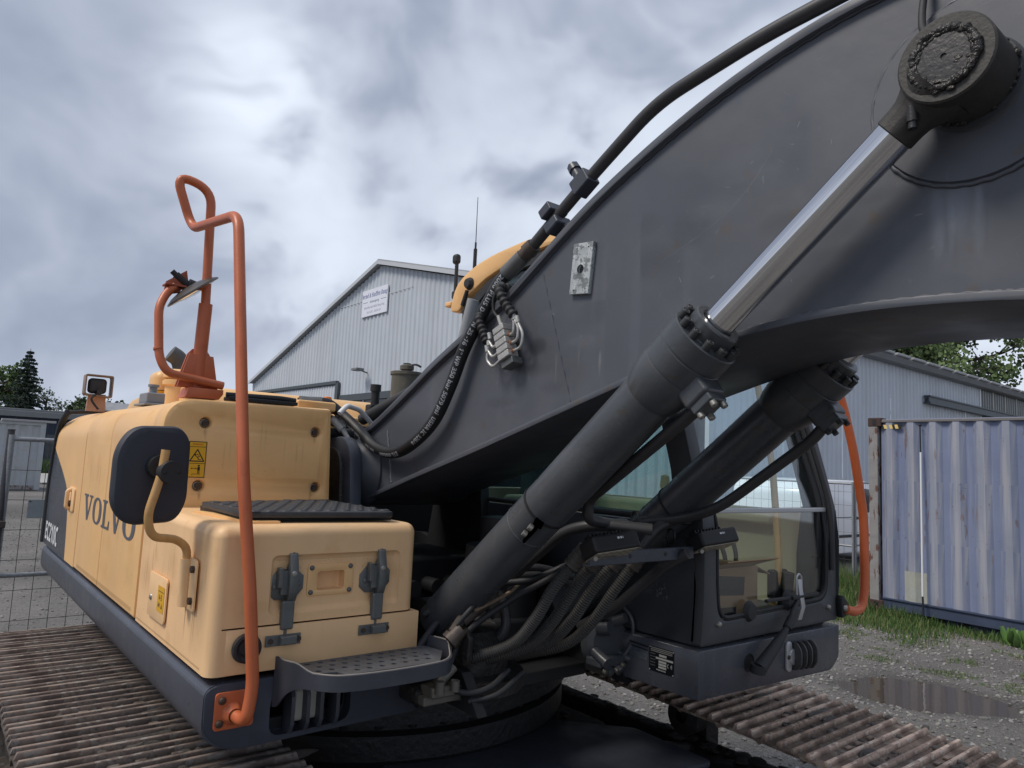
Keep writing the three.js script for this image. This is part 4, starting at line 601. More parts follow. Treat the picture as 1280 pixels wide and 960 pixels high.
// ---- upper frame: floor, side beams, foot brackets
{
  const uf = group('upper_frame', EX);
  part('floor_plate', [box(-1.2, 1.28, 1.0, 1.04, -3.45, -0.05, 0.006), box(-0.55, 0.27, 1.0, 1.05, -0.1, 0.02, 0.006)], M.black, uf);
  part('side_beam', [prZ([[-1.27, 1.158, 0.03], [-1.252, 1.178, 0.02], [-1.1, 1.178], [-1.1, 0.995], [-1.2, 0.988, 0.09], [-1.27, 1.035, 0.09]], -3.5, -0.001, { r: 0.004 })], M.greyBeam, uf, 'long dark grey side beam below the yellow panels');
  part('front_beam', [prZ([[-1.268, 1.165, 0.04], [-1.23, 1.180, 0.03], [-0.552, 1.180], [-0.552, 0.992], [-1.19, 0.985, 0.08], [-1.266, 1.045, 0.1]], -0.05, 0.004, { r: 0.004, bev: 0.003, holes: [{ pts: [[-1.075, 1.135], [-0.80, 1.135], [-0.80, 1.005], [-1.075, 1.0]], r: 0.045 }] }), box(-0.60, -0.55, 0.99, 1.178, -0.5, -0.05)], M.greyBeam2, uf, 'dark grey front plate of the frame under the step');
  part('lamp_recess', [box(-1.08, -0.79, 0.998, 1.14, -0.16, -0.14), box(-1.08, -1.06, 0.998, 1.14, -0.15, -0.05)], M.black, uf);
  for (const x of [-1.005, -0.955, -0.91, -0.855]) part('grille_bar', [prX([[-0.04, 1.0], [0.006, 1.0], [0.022, 1.03], [0.022, 1.11], [0.006, 1.14], [-0.04, 1.14]], x - 0.006, x + 0.006, { r: 0.01 })], M.greyDark, uf);
  part('lamp_lens', [box(-0.99, -0.895, 1.025, 1.125, -0.05, -0.012, 0.015)], M.lens, uf, 'pale lamp behind the bars under the step');
  for (const s of [-1, 1]) {                            // ears that carry the boom foot
    const x = XC + s * 0.365;
    part('foot_bracket', [prX([[-1.3, 1.04], [-1.16, 1.72, 0.1], [-1.13, 1.92, 0.22], [-0.79, 1.96, 0.22], [-0.745, 1.70, 0.2], [-0.66, 1.04]], x - 0.028, x + 0.028, { r: 0.03, bev: 0.006, cs: 8 })], s < 0 ? M.greyDark : M.black, uf);  // far ear black: its shade put into the colour
    if (s < 0) part('bracket_grease', [prX([[-1.25, 1.3], [-1.12, 1.7, 0.1], [-1.09, 1.88, 0.2], [-0.83, 1.91, 0.2], [-0.80, 1.6, 0.2], [-0.73, 1.3]], x - 0.05, x - 0.02, { r: 0.05, bev: 0.012, cs: 8 })], M.grease, uf, 'black greasy face of the boom foot bracket');
    part('side_rail', [prX([[-3.4, 1.04], [-3.4, 1.35], [-1.3, 1.45], [0.15, 1.14], [0.25, 1.02]], x - 0.02, x + 0.02)], M.black, uf);
  }
  part('engine_bay_wall', [box(-0.56, -0.54, 1.04, 2.0, -3.2, -1.3), box(-0.55, 1.3, 1.04, 2.0, -1.5, -1.47)], M.black, uf);
  part('rear_weight', [prY([[-1.235, -3.45], [1.3, -3.45], [1.2, -3.7], [0.6, -3.95], [-0.6, -3.95], [-1.15, -3.72]], 1.03, 2.02, { r: 0.15, bev: 0.05 })], M.greyDark, uf);
  part('swing_motor', [cyl(V(0.05, 1.04, -0.3), V(0.05, 1.5, -0.3), 0.16), cyl(V(0.05, 1.5, -0.3), V(0.05, 1.62, -0.3), 0.1), box(-0.12, 0.2, 1.1, 1.22, -0.45, -0.12, 0.02)], M.black, uf);
  part('valve_block', [box(-0.45, 0.16, 1.10, 1.42, -1.1, -0.6, 0.02), ...[-0.38, -0.26, -0.14, -0.02, 0.1].map((x) => cyl(V(x, 1.3, -0.6), V(x, 1.3, -0.5), 0.035))], M.black, uf);
}

// ---- toolbox at the front right corner
{
  const tb = group('toolbox', EX, 'yellow toolbox at the front corner with two black latches'), ev = new Evaluator(), B = (g) => { const b = new Brush(g); b.updateMatrixWorld(); return b; };
  const cut = (g, ...holes) => holes.reduce((b, h) => ev.evaluate(B(b), B(h), SUBTRACTION).geometry, g);
  const body = cut(new RoundedBoxGeometry(0.692, 0.534, 0.898, 5, 0.036).translate(-0.924, 1.367, -0.449), rawBox(-1.4, -0.4, 1.0, 1.2, -1, 0.2), rawBox(-1.235, -0.4, 1.331, 1.3355, -0.05, 0.2), new RoundedBoxGeometry(0.458, 0.184, 0.06, 4, 0.022).translate(-0.873, 1.452, 0.016), new RoundedBoxGeometry(0.094, 0.06, 0.1, 3, 0.008).translate(-0.895, 1.4545, 0));
  part('door', [body], M.yellowPale, tb);
  part('lower_sill', [prY([[-1.24, -0.05], [-1.24, -0.003], [-1.17, 0.008, 0.03], [-0.562, 0.010], [-0.562, -0.06]], 1.201, 1.331, { r: 0.004, bev: 0.003 })], M.yellowPale, tb);
  // recessed pull handle
  part('handle_plate', [prZ([[-0.976, 1.408], [-0.815, 1.408], [-0.815, 1.508], [-0.976, 1.508]], -0.016, -0.010, { r: 0.012, bev: 0.002, holes: [{ pts: [[-0.942, 1.425], [-0.848, 1.425], [-0.848, 1.484], [-0.942, 1.484]], r: 0.01 }] })], M.yellow, tb);
  for (const [x, y] of [[-0.963, 1.42], [-0.828, 1.42], [-0.963, 1.497], [-0.828, 1.497]]) bolt(tb, [x, y, -0.0105], [0, 0, 1], 0.0085, 0.006, M.latch, roundG, 'rivet');
  for (const x of [-1.045, -0.733]) {
    const z = -0.014, zt = z + 0.004;
    part('latch', [prZ([[x - 0.058, 1.425], [x - 0.035, 1.405], [x + 0.03, 1.405], [x + 0.056, 1.435], [x + 0.056, 1.475], [x + 0.03, 1.498], [x - 0.03, 1.498], [x - 0.058, 1.465]], z, zt, { bev: 0.001 }),
      box(x - 0.022, x + 0.024, 1.42, 1.495, zt, zt + 0.018, 0.004), box(x - 0.034, x - 0.02, 1.445, 1.505, zt, zt + 0.026, 0.003),
      prX([[zt, 1.40], [zt + 0.022, 1.40], [zt + 0.034, 1.43], [zt + 0.034, 1.49], [zt + 0.02, 1.545], [zt + 0.012, 1.55], [zt + 0.006, 1.5]], x - 0.002, x + 0.025, { r: 0.006, bev: 0.002 }),
      box(x - 0.018, x + 0.022, 1.318, 1.405, zt + 0.004, zt + 0.028, 0.006), cyl(V(x, 1.30, zt + 0.016), V(x, 1.32, zt + 0.016), 0.006), cyl(V(x + 0.008, 1.5, zt + 0.004), V(x + 0.013, 1.55, zt + 0.014), 0.012, 0.003)], M.latch, tb, 'dark steel over-centre latch');
    part('strike', [box(x - 0.062, x + 0.05, 1.272, 1.305, 0.011, 0.015, 0.002), box(x - 0.02, x + 0.03, 1.276, 1.302, 0.014, 0.036, 0.004)], M.latch, tb);
    for (const [dx, y] of [[-0.038, 1.445], [0.038, 1.45]]) bolt(tb, [x + dx, y, zt], [0, 0, 1], 0.009, 0.006, M.latch, roundG, 'rivet');
    for (const dx of [-0.046, 0.042]) bolt(tb, [x + dx, 1.288, 0.014], [0, 0, 1], 0.009, 0.005, M.boltRust);
    bolt(tb, [x + 0.011, 1.487, zt + 0.033], [0, 0, 1], 0.009, 0.003, M.boltSteel, roundG, 'lock');
  }
  part('vent_plug', [lathe([[0, 0.008], [0.02, 0.008], [0.024, 0.005], [0.034, 0.014], [0.042, 0.012], [0.044, 0]], V(-1.162, 1.277, 0.011), V(-1.162, 1.277, 1))], M.rubber, tb, 'round black plug behind the orange rail');
  // small door on the side with its lock and sticker
  const ac = part('access_plate', [prX([[-0.672, 1.262], [-0.462, 1.262], [-0.448, 1.275], [-0.448, 1.405], [-0.46, 1.414], [-0.672, 1.414]], -1.280, -1.274, { r: 0.008, bev: 0.0015 })], M.yellowPale, tb);
  bolt(ac, [-1.280, 1.328, -0.632], [-1, 0, 0], 0.011, 0.006, M.boltSteel, roundG, 'lock');
  print('sticker', ac, [-1.2812, 1.383, -0.545], [-1.2812, 1.383, -0.462], [-1.2812, 1.297, -0.545], 96, 110, (c, w, h) => { c.fillStyle = '#d9a51f'; c.fillRect(0, 0, w, h); c.fillStyle = '#1c1a15'; c.fillRect(8, 22, 80, 3); c.font = 'bold 34px sans-serif'; c.fillText('4-5', 20, 60); c.fillRect(16, 72, 8, 20); c.fillRect(34, 72, 8, 20); c.fillRect(16, 80, 26, 5); c.beginPath(); c.moveTo(58, 92); c.lineTo(80, 92); c.lineTo(69, 70); c.fill(); });
}
// anti-slip step plate on top of it
{
  const dk = group('step_plate', EX, 'black studded tread plate on top of the toolbox'), S = [];
  part('plate', [prY([[-1.165, -0.545], [-1.172, -0.09, 0.03], [-0.655, -0.03, 0.04], [-0.60, -0.70]], 1.650, 1.670, { r: 0.02, bev: 0.004 })], M.blackGloss, dk);
  part('spacer', [box(-1.15, -0.62, 1.630, 1.652, -0.6, -0.12, 0.003)], M.black, dk);
  part('yellow_trim', [prY([[-1.2, -0.50], [-1.185, -0.51], [-1.06, -0.06], [-1.16, -0.07]], 1.634, 1.642, { bev: 0.001 })], M.yellow, dk);
  for (let i = 0; i < 10; i++) for (let j = 0; j < 11; j++) { const x = -1.13 + (i + (j % 2) * 0.5) * 0.052, z = -0.60 + j * 0.05; if (x > -1.145 && x < -0.66 && z < -0.1 + (x + 1.15) * 0.1 && z > -0.52 - (x + 1.15) * 0.25) S.push(lathe([[0, 0.0015], [0.009, 0.0015], [0.012, 0.0048], [0.016, 0.0045], [0.021, 0]], V(x, 1.6698, z), V(x, 3, z), 14)); }
  const st = part('grip_stud', S, M.blackGloss, dk); st.userData.kind = 'stuff';
}

// ---- engine hood
{
  const hd = group('engine_hood', EX, 'faded yellow engine hood with a large dark grey maker name along its side');
  const prof = [[-1.27, 1.2], [-1.27, 2.052, 0.16], [-0.583, 2.058, 0.02], [-0.583, 1.2]], g = 0.0035, o = { r: 0.01, bev: 0.004, cs: 10 };
  const crv = (pts) => new THREE.SplineCurve(pts.map((p) => new THREE.Vector2(...p))).getPoints(14).map((p) => [p.x, p.y]);
  const rearEdge = crv([[-3.06, 2.05], [-3.30, 1.97], [-3.43, 1.78], [-3.49, 1.52], [-3.50, 1.2]]), split = crv([[-2.6, 1.2], [-2.64, 1.38], [-2.70, 1.52], [-2.85, 1.63], [-3.35, 1.80]]);
  part('side_door', [prZ(prof, -1.65 + g, -0.9 - g, o)], M.yellow, hd);
  part('side_door', [prZ(prof, -2.3 + g, -1.65 - g, o)], M.yellow, hd);
  const endZ = (y) => { for (let k = 1; k < rearEdge.length; k++) if (y >= rearEdge[k][1]) { const a = rearEdge[k - 1], b = rearEdge[k]; return lerp(a[0], b[0], clamp((a[1] - y) / (a[1] - b[1]), 0, 1)); } return -3.5; };
  const splitZ = (y) => { for (let k = 1; k < split.length; k++) if (y <= split[k][1]) { const a = split[k - 1], b = split[k]; return lerp(a[0], b[0], clamp((y - a[1]) / (b[1] - a[1]), 0, 1)); } return -9; };
  const ring = []; for (let k = 0; k <= 22; k++) ring.push([-1.2705, lerp(1.2, 1.89, k / 22)]); for (let k = 1; k <= 10; k++) { const a = k / 10 * Math.PI / 2; ring.push([-1.1105 - 0.16 * Math.cos(a), 1.89 + 0.16 * Math.sin(a)]); } ring.push([-0.9, 2.052], [-0.583, 2.055]);
  const sheet = (zA, zB, th) => { const pos = [], idx = [], n = ring.length, m = 7; for (const d of [0, th]) ring.forEach(([x, y]) => { const yy = Math.min(y, 2.05), a = zA(yy), b = zB(yy); for (let c = 0; c < m; c++) pos.push(x + (y < 1.95 ? d : d * 0.6), y - (y > 1.95 ? d : 0), lerp(a, b, c / (m - 1))); });
    const id = (l, r, c) => (l * n + r) * m + c; for (let r = 0; r < n - 1; r++) for (let c = 0; c < m - 1; c++) { idx.push(id(0, r, c), id(0, r, c + 1), id(0, r + 1, c), id(0, r + 1, c), id(0, r, c + 1), id(0, r + 1, c + 1)); idx.push(id(1, r, c), id(1, r + 1, c), id(1, r, c + 1), id(1, r + 1, c), id(1, r + 1, c + 1), id(1, r, c + 1)); }
    for (let r = 0; r < n - 1; r++) for (const c of [0, m - 1]) idx.push(id(0, r, c), id(0, r + 1, c), id(1, r, c), id(1, r, c), id(0, r + 1, c), id(1, r + 1, c));
    let q = new THREE.BufferGeometry(); q.setAttribute('position', new THREE.Float32BufferAttribute(pos, 3)); q.setIndex(idx); q.setAttribute('uv', new THREE.Float32BufferAttribute(new Float32Array(pos.length / 3 * 2), 2)); q = toCreasedNormals(q, 0.5); return q; };
  part('side_door', [sheet(() => -2.3 - g, (y) => Math.max(endZ(y), splitZ(y)), 0.012)], M.yellow, hd);
  part('rear_panel', [sheet((y) => Math.max(endZ(y) + 0.0005, splitZ(y)) - 0.0005, (y) => Math.min(endZ(y), Math.max(endZ(y), splitZ(y)) - 0.0006), 0.011)], M.greyBeam, hd, 'dark grey rear panel with a white model code');
  part('edge_seal', [sweep(rearEdge.map(([z, y]) => V(-1.268, y, z - 0.008)), 0.019, 10), bent([[-1.262, 2.05, -3.065], [-1.15, 2.065, -3.07], [-0.6, 2.068, -3.07]], 0.013, 0.08)], M.rubber, hd);
  // front cover of the hood with its four recessed bolts

  
  const fb = [[-1.112, 1.962], [-0.651, 1.952], [-1.118, 1.716], [-0.634, 1.716]];
  
  const fc = part('front_cover', [extr([[-1.27, 1.615, 0.02], [-1.27, 2.052, 0.12], [-0.583, 2.06, 0.02], [-0.560, 1.615, 0.02]], 0.05, { bev: 0.018, cs: 10, holes: fb.map(([x, y]) => ({ pts: circ(x, y, 0.0195, 28), r: 0 })) }).translate(0, 0, -0.80), prZ([[-1.268, 1.617, 0.02], [-1.268, 2.05, 0.12], [-0.585, 2.057, 0.02], [-0.562, 1.617, 0.02]], -0.90 + g, -0.779, { bev: 0.004, cs: 10 })], M.yellow, hd);
  for (const [x, y] of fb) { bolt(fc, [x, y, -0.7788], [0, 0, 1], 0.0195, 0.006, M.boltSteel, roundG, 'washer'); bolt(fc, [x, y, -0.773], [0, 0, 1], 0.0125, 0.012, M.boltRust); }
  print('warning_sign', fc, [-1.168, 1.888, -0.748], [-1.101, 1.888, -0.748], [-1.168, 1.748, -0.748], 140, 292, (c, w, h) => {
    c.fillStyle = '#20180f'; c.fillRect(0, 0, w, h); c.fillStyle = '#dba81e'; c.fillRect(6, 6, w - 12, 36); c.fillRect(6, 46, w - 12, 130); c.fillRect(6, 180, w - 12, h - 186);
    c.fillStyle = '#b5521c'; c.font = 'bold 17px sans-serif'; c.fillText('\u26A0 WARNING', 17, 30); c.strokeStyle = '#20180f'; c.lineWidth = 9; c.lineJoin = 'round'; c.beginPath(); c.moveTo(70, 66); c.lineTo(124, 160); c.lineTo(16, 160); c.closePath(); c.stroke();
    c.lineWidth = 6; c.beginPath(); c.moveTo(54, 112); c.lineTo(72, 128); c.lineTo(92, 120); c.moveTo(72, 128); c.lineTo(84, 146); c.moveTo(64, 104); c.lineTo(86, 112); c.stroke(); c.fillStyle = '#20180f'; c.beginPath(); c.arc(54, 108, 7, 0, 7); c.fill(); c.fillRect(76, 144, 28, 5);
    c.beginPath(); c.arc(90, 196, 8, 0, 7); c.fill(); c.fillRect(80, 206, 20, 28); c.fillRect(82, 234, 6, 26); c.fillRect(92, 234, 6, 26); c.fillRect(34, 217, 36, 4); for (const [a, b] of [[28, 10], [76, -10]]) { c.beginPath(); c.moveTo(a, 219); c.lineTo(a + b, 211); c.lineTo(a + b, 227); c.fill(); } c.fillRect(40, 262, 66, 4); c.fillRect(40, 262, 4, 14);
  });
  // lettering
  const serif = await new FontLoader().loadAsync('fonts/droid/droid_serif_bold.typeface.json');
  let z = -2.17; const nm = [];
  for (const [ch, w] of [['V', 0.25], ['O', 0.235], ['L', 0.195], ['V', 0.25], ['O', 0.25]]) {
    const t = new TextGeometry(ch, { font: serif, size: 0.1, depth: 0.001, curveSegments: 6 }); t.computeBoundingBox(); const b = t.boundingBox;
    t.translate(-b.min.x, -b.min.y, 0).scale((w - 0.02) / (b.max.x - b.min.x), 0.128 / (b.max.y - b.min.y), 1).rotateY(-Math.PI / 2).translate(-1.2708, 1.472, z); nm.push(t); z += w;
  }
  part('lettering', nm, M.letter, hd);
  const sans = await new FontLoader().loadAsync('fonts/droid/droid_sans_bold.typeface.json'), t = new TextGeometry('EC210C', { font: sans, size: 0.1, depth: 0.001, curveSegments: 5 }); t.computeBoundingBox(); const b = t.boundingBox;
  part('model_code', [t.translate(-b.min.x, -b.min.y, 0).scale(0.5 / (b.max.x - b.min.x), 0.115 / (b.max.y - b.min.y), 1).rotateY(-Math.PI / 2).translate(-1.2722, 1.234, -3.41)], M.whitePaint, hd);
  const dl = part('door_handle', [prX([[-2.64, 1.478], [-2.45, 1.478], [-2.45, 1.61], [-2.64, 1.61]], -1.279, -1.27, { r: 0.02, bev: 0.003 })], M.yellowPale, hd);
  part('grip', [bent([[-1.279, 1.598, -2.545], [-1.298, 1.59, -2.545], [-1.298, 1.50, -2.545], [-1.279, 1.49, -2.545]], 0.011, 0.015)], M.yellowPale, dl); bolt(dl, [-1.28, 1.52, -2.545], [-1, 0, 0], 0.018, 0.01, M.boltRust, roundG, 'lock');
}
// ---- things bolted to the hood top
{
  const ht = group('hood_fittings', EX);
  part('rear_lamp_post', [prZ([[-1.245, 2.05], [-1.145, 2.05], [-1.15, 2.15], [-1.24, 2.15]], -2.62, -2.60)], M.postPink, ht);
  part('rear_lamp_guard', [prZ([[-1.268, 2.140], [-1.122, 2.130], [-1.122, 2.262], [-1.268, 2.262]], -2.64, -2.56, { r: 0.012, bev: 0.002, holes: [{ pts: [[-1.260, 2.149], [-1.130, 2.140], [-1.130, 2.254], [-1.260, 2.254]], r: 0.01 }] })], M.guardRust, ht, 'square steel guard around the rear work lamp');
  part('rear_lamp', [box(-1.248, -1.152, 2.152, 2.242, -2.63, -2.57, 0.022, 4), cyl(V(-1.19, 2.162, -2.57), V(-1.19, 2.162, -2.55), 0.016), curvy([[-1.205, 2.15, -2.56], [-1.23, 2.12, -2.55], [-1.215, 2.09, -2.55], [-1.19, 2.06, -2.55]], 0.006)], M.rubber, ht);
  part('hood_latch', [box(-1.15, -1.03, 2.06, 2.072, -1.85, -1.63), box(-1.135, -1.05, 2.072, 2.125, -1.82, -1.66, 0.008), cyl(V(-1.09, 2.125, -1.74), V(-1.09, 2.158, -1.74), 0.018), cyl(V(-1.09, 2.158, -1.74), V(-1.09, 2.17, -1.74), 0.026)], M.hoodGrey, ht);
  part('raised_hood', [prX([[-3.9, 2.05], [-3.75, 2.19, 0.1], [-3.0, 2.245, 0.2], [-2.3, 2.24, 0.1], [-2.2, 2.05]], -0.80, 0.6, { r: 0.05, bev: 0.03 })], M.yellow, ht);
  part('intake_housing', [box(-0.90, -0.76, 2.05, 2.33, -2.75, -2.55, 0.05, 4), lathe([[0, 0.35], [0.06, 0.35], [0.085, 0.335], [0.09, 0.3], [0.07, 0.29], [0.09, 0.28], [0.09, 0.255], [0.075, 0.245], [0.075, 0]], V(-0.79, 1.98, -2.46), V(-0.79, 4, -2.46))], M.yellow, ht);
  print('sticker', ht, [-0.895, 2.205, -2.547], [-0.775, 2.205, -2.547], [-0.895, 2.14, -2.547], 128, 70, (c, w, h) => { c.fillStyle = '#d9a51f'; c.fillRect(0, 0, w, h); c.strokeStyle = '#2a1d10'; c.lineWidth = 4; c.strokeRect(2, 2, 60, 66); c.fillStyle = '#2a1d10'; c.fillRect(68, 10, 20, 50); c.fillStyle = '#d9a51f'; c.fillRect(73, 16, 10, 12); c.fillRect(73, 36, 10, 14); c.fillStyle = '#2a1d10'; c.fillRect(96, 10, 24, 6); c.fillRect(96, 26, 24, 6); c.fillRect(96, 46, 24, 6); });
  part('exhaust_pipe', [curvy([[-0.68, 2.2, -2.85], [-0.68, 2.37, -2.85], [-0.705, 2.44, -2.85], [-0.76, 2.475, -2.85]], 0.055, 16, 20)], M.exhaust, ht);
  part('cover_bar', [bent([[-1.02, 2.085, -0.83], [-0.80, 2.088, -0.80], [-0.735, 2.084, -0.80]], 0.012, 0.02), box(-1.02, -0.73, 2.062, 2.078, -0.86, -0.78, 0.004)], M.black, ht);
  part('yellow_box', [box(-0.66, -0.47, 2.06, 2.105, -1.2, -0.95, 0.01)], M.yellow, ht);
  bolt(ht, [-0.58, 2.105, -1.1], [0, 1, 0], 0.02, 0.02, M.boltRust, capG);
  part('marker_lamp', [lathe([[0, 0.055], [0.018, 0.05], [0.026, 0.03], [0.026, 0]], V(-0.425, 2.095, -1.15), V(-0.425, 4, -1.15)), box(-0.45, -0.40, 2.06, 2.095, -1.18, -1.12)], M.amber, ht, 'small amber lamp on the hood');
  part('white_pipe', [bent([[-0.5, 2.05, -0.85], [-0.46, 2.09, -0.86], [-0.32, 2.085, -1.0], [-0.2, 2.03, -1.1]], 0.012, 0.05)], M.whitePaint, ht);
  part('rear_hood_top', [box(-0.6, 0.9, 2.0, 2.06, -3.05, -1.5, 0.02), box(-0.36, 0.25, 2.05, 2.075, -1.75, -1.5, 0.01)], M.yellow, ht);
  part('hydraulic_filter', [cyl(V(0.14, 1.9, -1.35), V(0.14, 2.34, -1.35), 0.085, 0.085, 32), lathe([[0.092, 0], [0.092, 0.018], [0.03, 0.022], [0.03, 0.03], [0.04, 0.033], [0.04, 0.055], [0.02, 0.065], [0, 0.065]], V(0.14, 2.33, -1.35), V(0.14, 4, -1.35), 32)], M.filter, ht, 'grimy cylindrical filter housing behind the boom foot');
  part('filter_cap_handle', [bent([[0.14, 2.385, -1.35], [0.17, 2.395, -1.3], [0.19, 2.38, -1.28]], 0.006, 0.02), cyl(V(0.14, 2.36, -1.35), V(0.14, 2.40, -1.35), 0.022)], M.black, ht);
  part('breather', [cyl(V(-0.16, 2.0, -1.15), V(-0.16, 2.20, -1.15), 0.022), box(-0.2, -0.12, 2.08, 2.13, -1.18, -1.12, 0.01), cyl(V(-0.16, 2.2, -1.15), V(-0.16, 2.235, -1.15), 0.028)], M.black, ht);
}
// ---- handrail from the frame corner up to the hood
{
  const hr = group('handrail', EX, 'orange tubular handrail rising from the front corner and looping over the hood');
  part('tube', [bent([[-1.186, 1.095, 0.012], [-1.172, 1.085, 0.078], [-1.158, 1.18, 0.077], [-1.185, 1.45, 0.068], [-1.222, 1.78, 0.034], [-1.212, 2.665, -0.262], [-1.205, 2.752, -0.86], [-1.285, 2.965, -0.865], [-1.145, 2.93, -0.85], [-1.128, 2.45, -0.85]], 0.0182, 0.075, 20)], M.orange, hr);
  part('base_plate', [prZ([[-1.240, 1.052], [-1.124, 1.052], [-1.124, 1.158], [-1.240, 1.158]], 0.004, 0.013, { r: 0.012, bev: 0.002 }), lathe([[0.034, 0], [0.025, 0.012], [0.019, 0.02]], V(-1.186, 1.095, 0.012), V(-1.185, 1.094, 1))], M.orange, hr);
  for (const [x, y] of [[-1.22, 1.136], [-1.224, 1.072], [-1.142, 1.072], [-1.142, 1.138]]) bolt(hr, [x, y, 0.013], [0, 0, 1], 0.0115, 0.009, x > -1.2 && y < 1.1 ? M.boltSteel : M.boltRust, roundG);
  part('sleeve', [cyl(V(-1.127, 2.45, -0.85), V(-1.132, 2.10, -0.85), 0.0265, 0.0265)], M.orange, hr);
  part('gusset', [prZ([[-1.213, 2.102], [-1.055, 2.102], [-1.083, 2.235], [-1.102, 2.262], [-1.158, 2.262], [-1.176, 2.24]], -0.872, -0.862, { bev: 0.002 }), prZ([[-1.213, 2.102], [-1.055, 2.102], [-1.083, 2.235], [-1.176, 2.24]], -0.838, -0.829, { bev: 0.002 })], M.orange, hr);
  part('channel_foot', [prZ([[-1.19, 2.060], [-1.06, 2.060], [-1.045, 2.082], [-1.045, 2.10], [-1.175, 2.10]], -0.905, -0.785, { bev: 0.003 })], M.orange, hr);
  bolt(hr, [-1.185, 1.99, -0.128], [0, 0.2, 1], 0.006, 0.004, M.boltSteel, roundG);
  const cm = group('spotting_mirror', EX, 'round convex mirror seen edge-on on an orange arm over the hood');
  part('arm', [bent([[-1.045, 2.118, -0.80], [-1.262, 2.148, -0.80], [-1.292, 2.21, -0.815], [-1.30, 2.41, -0.86], [-1.272, 2.475, -0.885], [-1.24, 2.51, -0.89]], 0.0165, 0.06, 16), cyl(V(-1.295, 2.235, -0.82), V(-1.2955, 2.242, -0.822), 0.0185)], M.orange, cm);
  part('bracket', [prZ([[-1.282, 2.468], [-1.225, 2.485], [-1.19, 2.535], [-1.20, 2.585], [-1.275, 2.525]], -0.9, -0.893, { bev: 0.001 }), box(-1.28, -1.2, 2.508, 2.516, -0.93, -0.87, 0.002).rotateZ(0)], M.orangeDark, cm);
  const c = V(-1.172, 2.508, -0.90), n = V(0.65, -0.78, 0.04).normalize();
  part('mirror_shell', [lathe([[0, -0.022], [0.05, -0.018], [0.09, -0.008], [0.114, 0.004], [0.117, 0.010], [0.108, 0.012], [0, 0.012]], c, c.clone().add(n), 48)], M.mirrorShell, cm);
  part('mirror_glass', [lathe([[0, 0.024], [0.05, 0.021], [0.09, 0.0155], [0.107, 0.0125], [0, 0.012]], c, c.clone().add(n), 48)], M.mirror, cm);
  part('clamp', [cyl(V(-1.24, 2.56, -0.9), V(-1.19, 2.525, -0.9), 0.016), cyl(V(-1.19, 2.528, -0.9), V(-1.165, 2.522, -0.9), 0.026), cyl(V(-1.255, 2.572, -0.9), V(-1.235, 2.556, -0.9), 0.011)], M.rubber, cm);
}
// ---- driving mirror on the toolbox side
{
  const sm = group('side_mirror', EX, 'dark grey driving mirror on a bent yellow arm beside the toolbox');
  const cz = -0.17, R = (x, y, z) => V(x, y, z).applyAxisAngle(Y, 0.16).add(V(-1.412, 1.78, cz));
  let sh = extr([[-0.112, -0.10, 0.05], [-0.062, -0.158, 0.05], [0.082, -0.15, 0.05], [0.112, -0.09, 0.05], [0.108, 0.105, 0.05], [0.072, 0.147, 0.05], [-0.07, 0.14, 0.05], [-0.113, 0.07, 0.05]], 0.05, { bev: 0.018, cs: 8 });
  part('shell', [sh.translate(0, 0, -0.065).rotateY(0.16).translate(-1.412, 1.78, cz)], M.mirrorBack, sm);
  part('glass', [extr([[-0.095, -0.09, 0.04], [-0.05, -0.14, 0.04], [0.07, -0.135, 0.04], [0.098, -0.08, 0.04], [0.094, 0.09, 0.04], [0.06, 0.13, 0.04], [-0.06, 0.125, 0.04], [-0.097, 0.06, 0.04]], 0.004).translate(0, 0, -0.068).rotateY(0.16).translate(-1.412, 1.78, cz)], M.mirror, sm);
  part('pivot', [cyl(R(0.005, 0.02, -0.02), R(0.005, 0.02, 0.012), 0.036, 0.034, 28)], M.rubber, sm); part('pivot', [cyl(R(0.014, 0.006, 0.045), R(0.014, 0.006, 0.072), 0.036, 0.033, 28)], M.rubber, sm);
  for (const [x, y] of [[-0.006, 0.005], [0.034, 0.007]]) bolt(sm, R(x, y, 0.0715).toArray(), [0.16, 0, 1], 0.006, 0.003, M.black, roundG, 'screw');
  part('arm', [bent([[-1.405, 1.852, -0.122], [-1.41, 1.78, -0.122], [-1.437, 1.655, -0.13], [-1.415, 1.592, -0.15], [-1.33, 1.578, -0.20], [-1.292, 1.55, -0.215], [-1.289, 1.49, -0.215]], 0.0125, 0.05, 16)], M.yellowArm, sm);
  part('bracket', [prX([[-0.262, 1.365], [-0.132, 1.365], [-0.132, 1.512], [-0.15, 1.52], [-0.262, 1.52]], -1.283, -1.277, { r: 0.01, bev: 0.001 }), cyl(V(-1.289, 1.37, -0.215), V(-1.289, 1.515, -0.215), 0.019, 0.019, 20), box(-1.292, -1.27, 1.37, 1.515, -0.232, -0.20, 0.004)], M.yellowPale, sm);
  for (const y of [1.395, 1.49]) for (const z of [-0.155, -0.252]) bolt(sm, [-1.283, y, z], [-1, 0, 0], 0.0115, 0.010, M.boltRust);
}
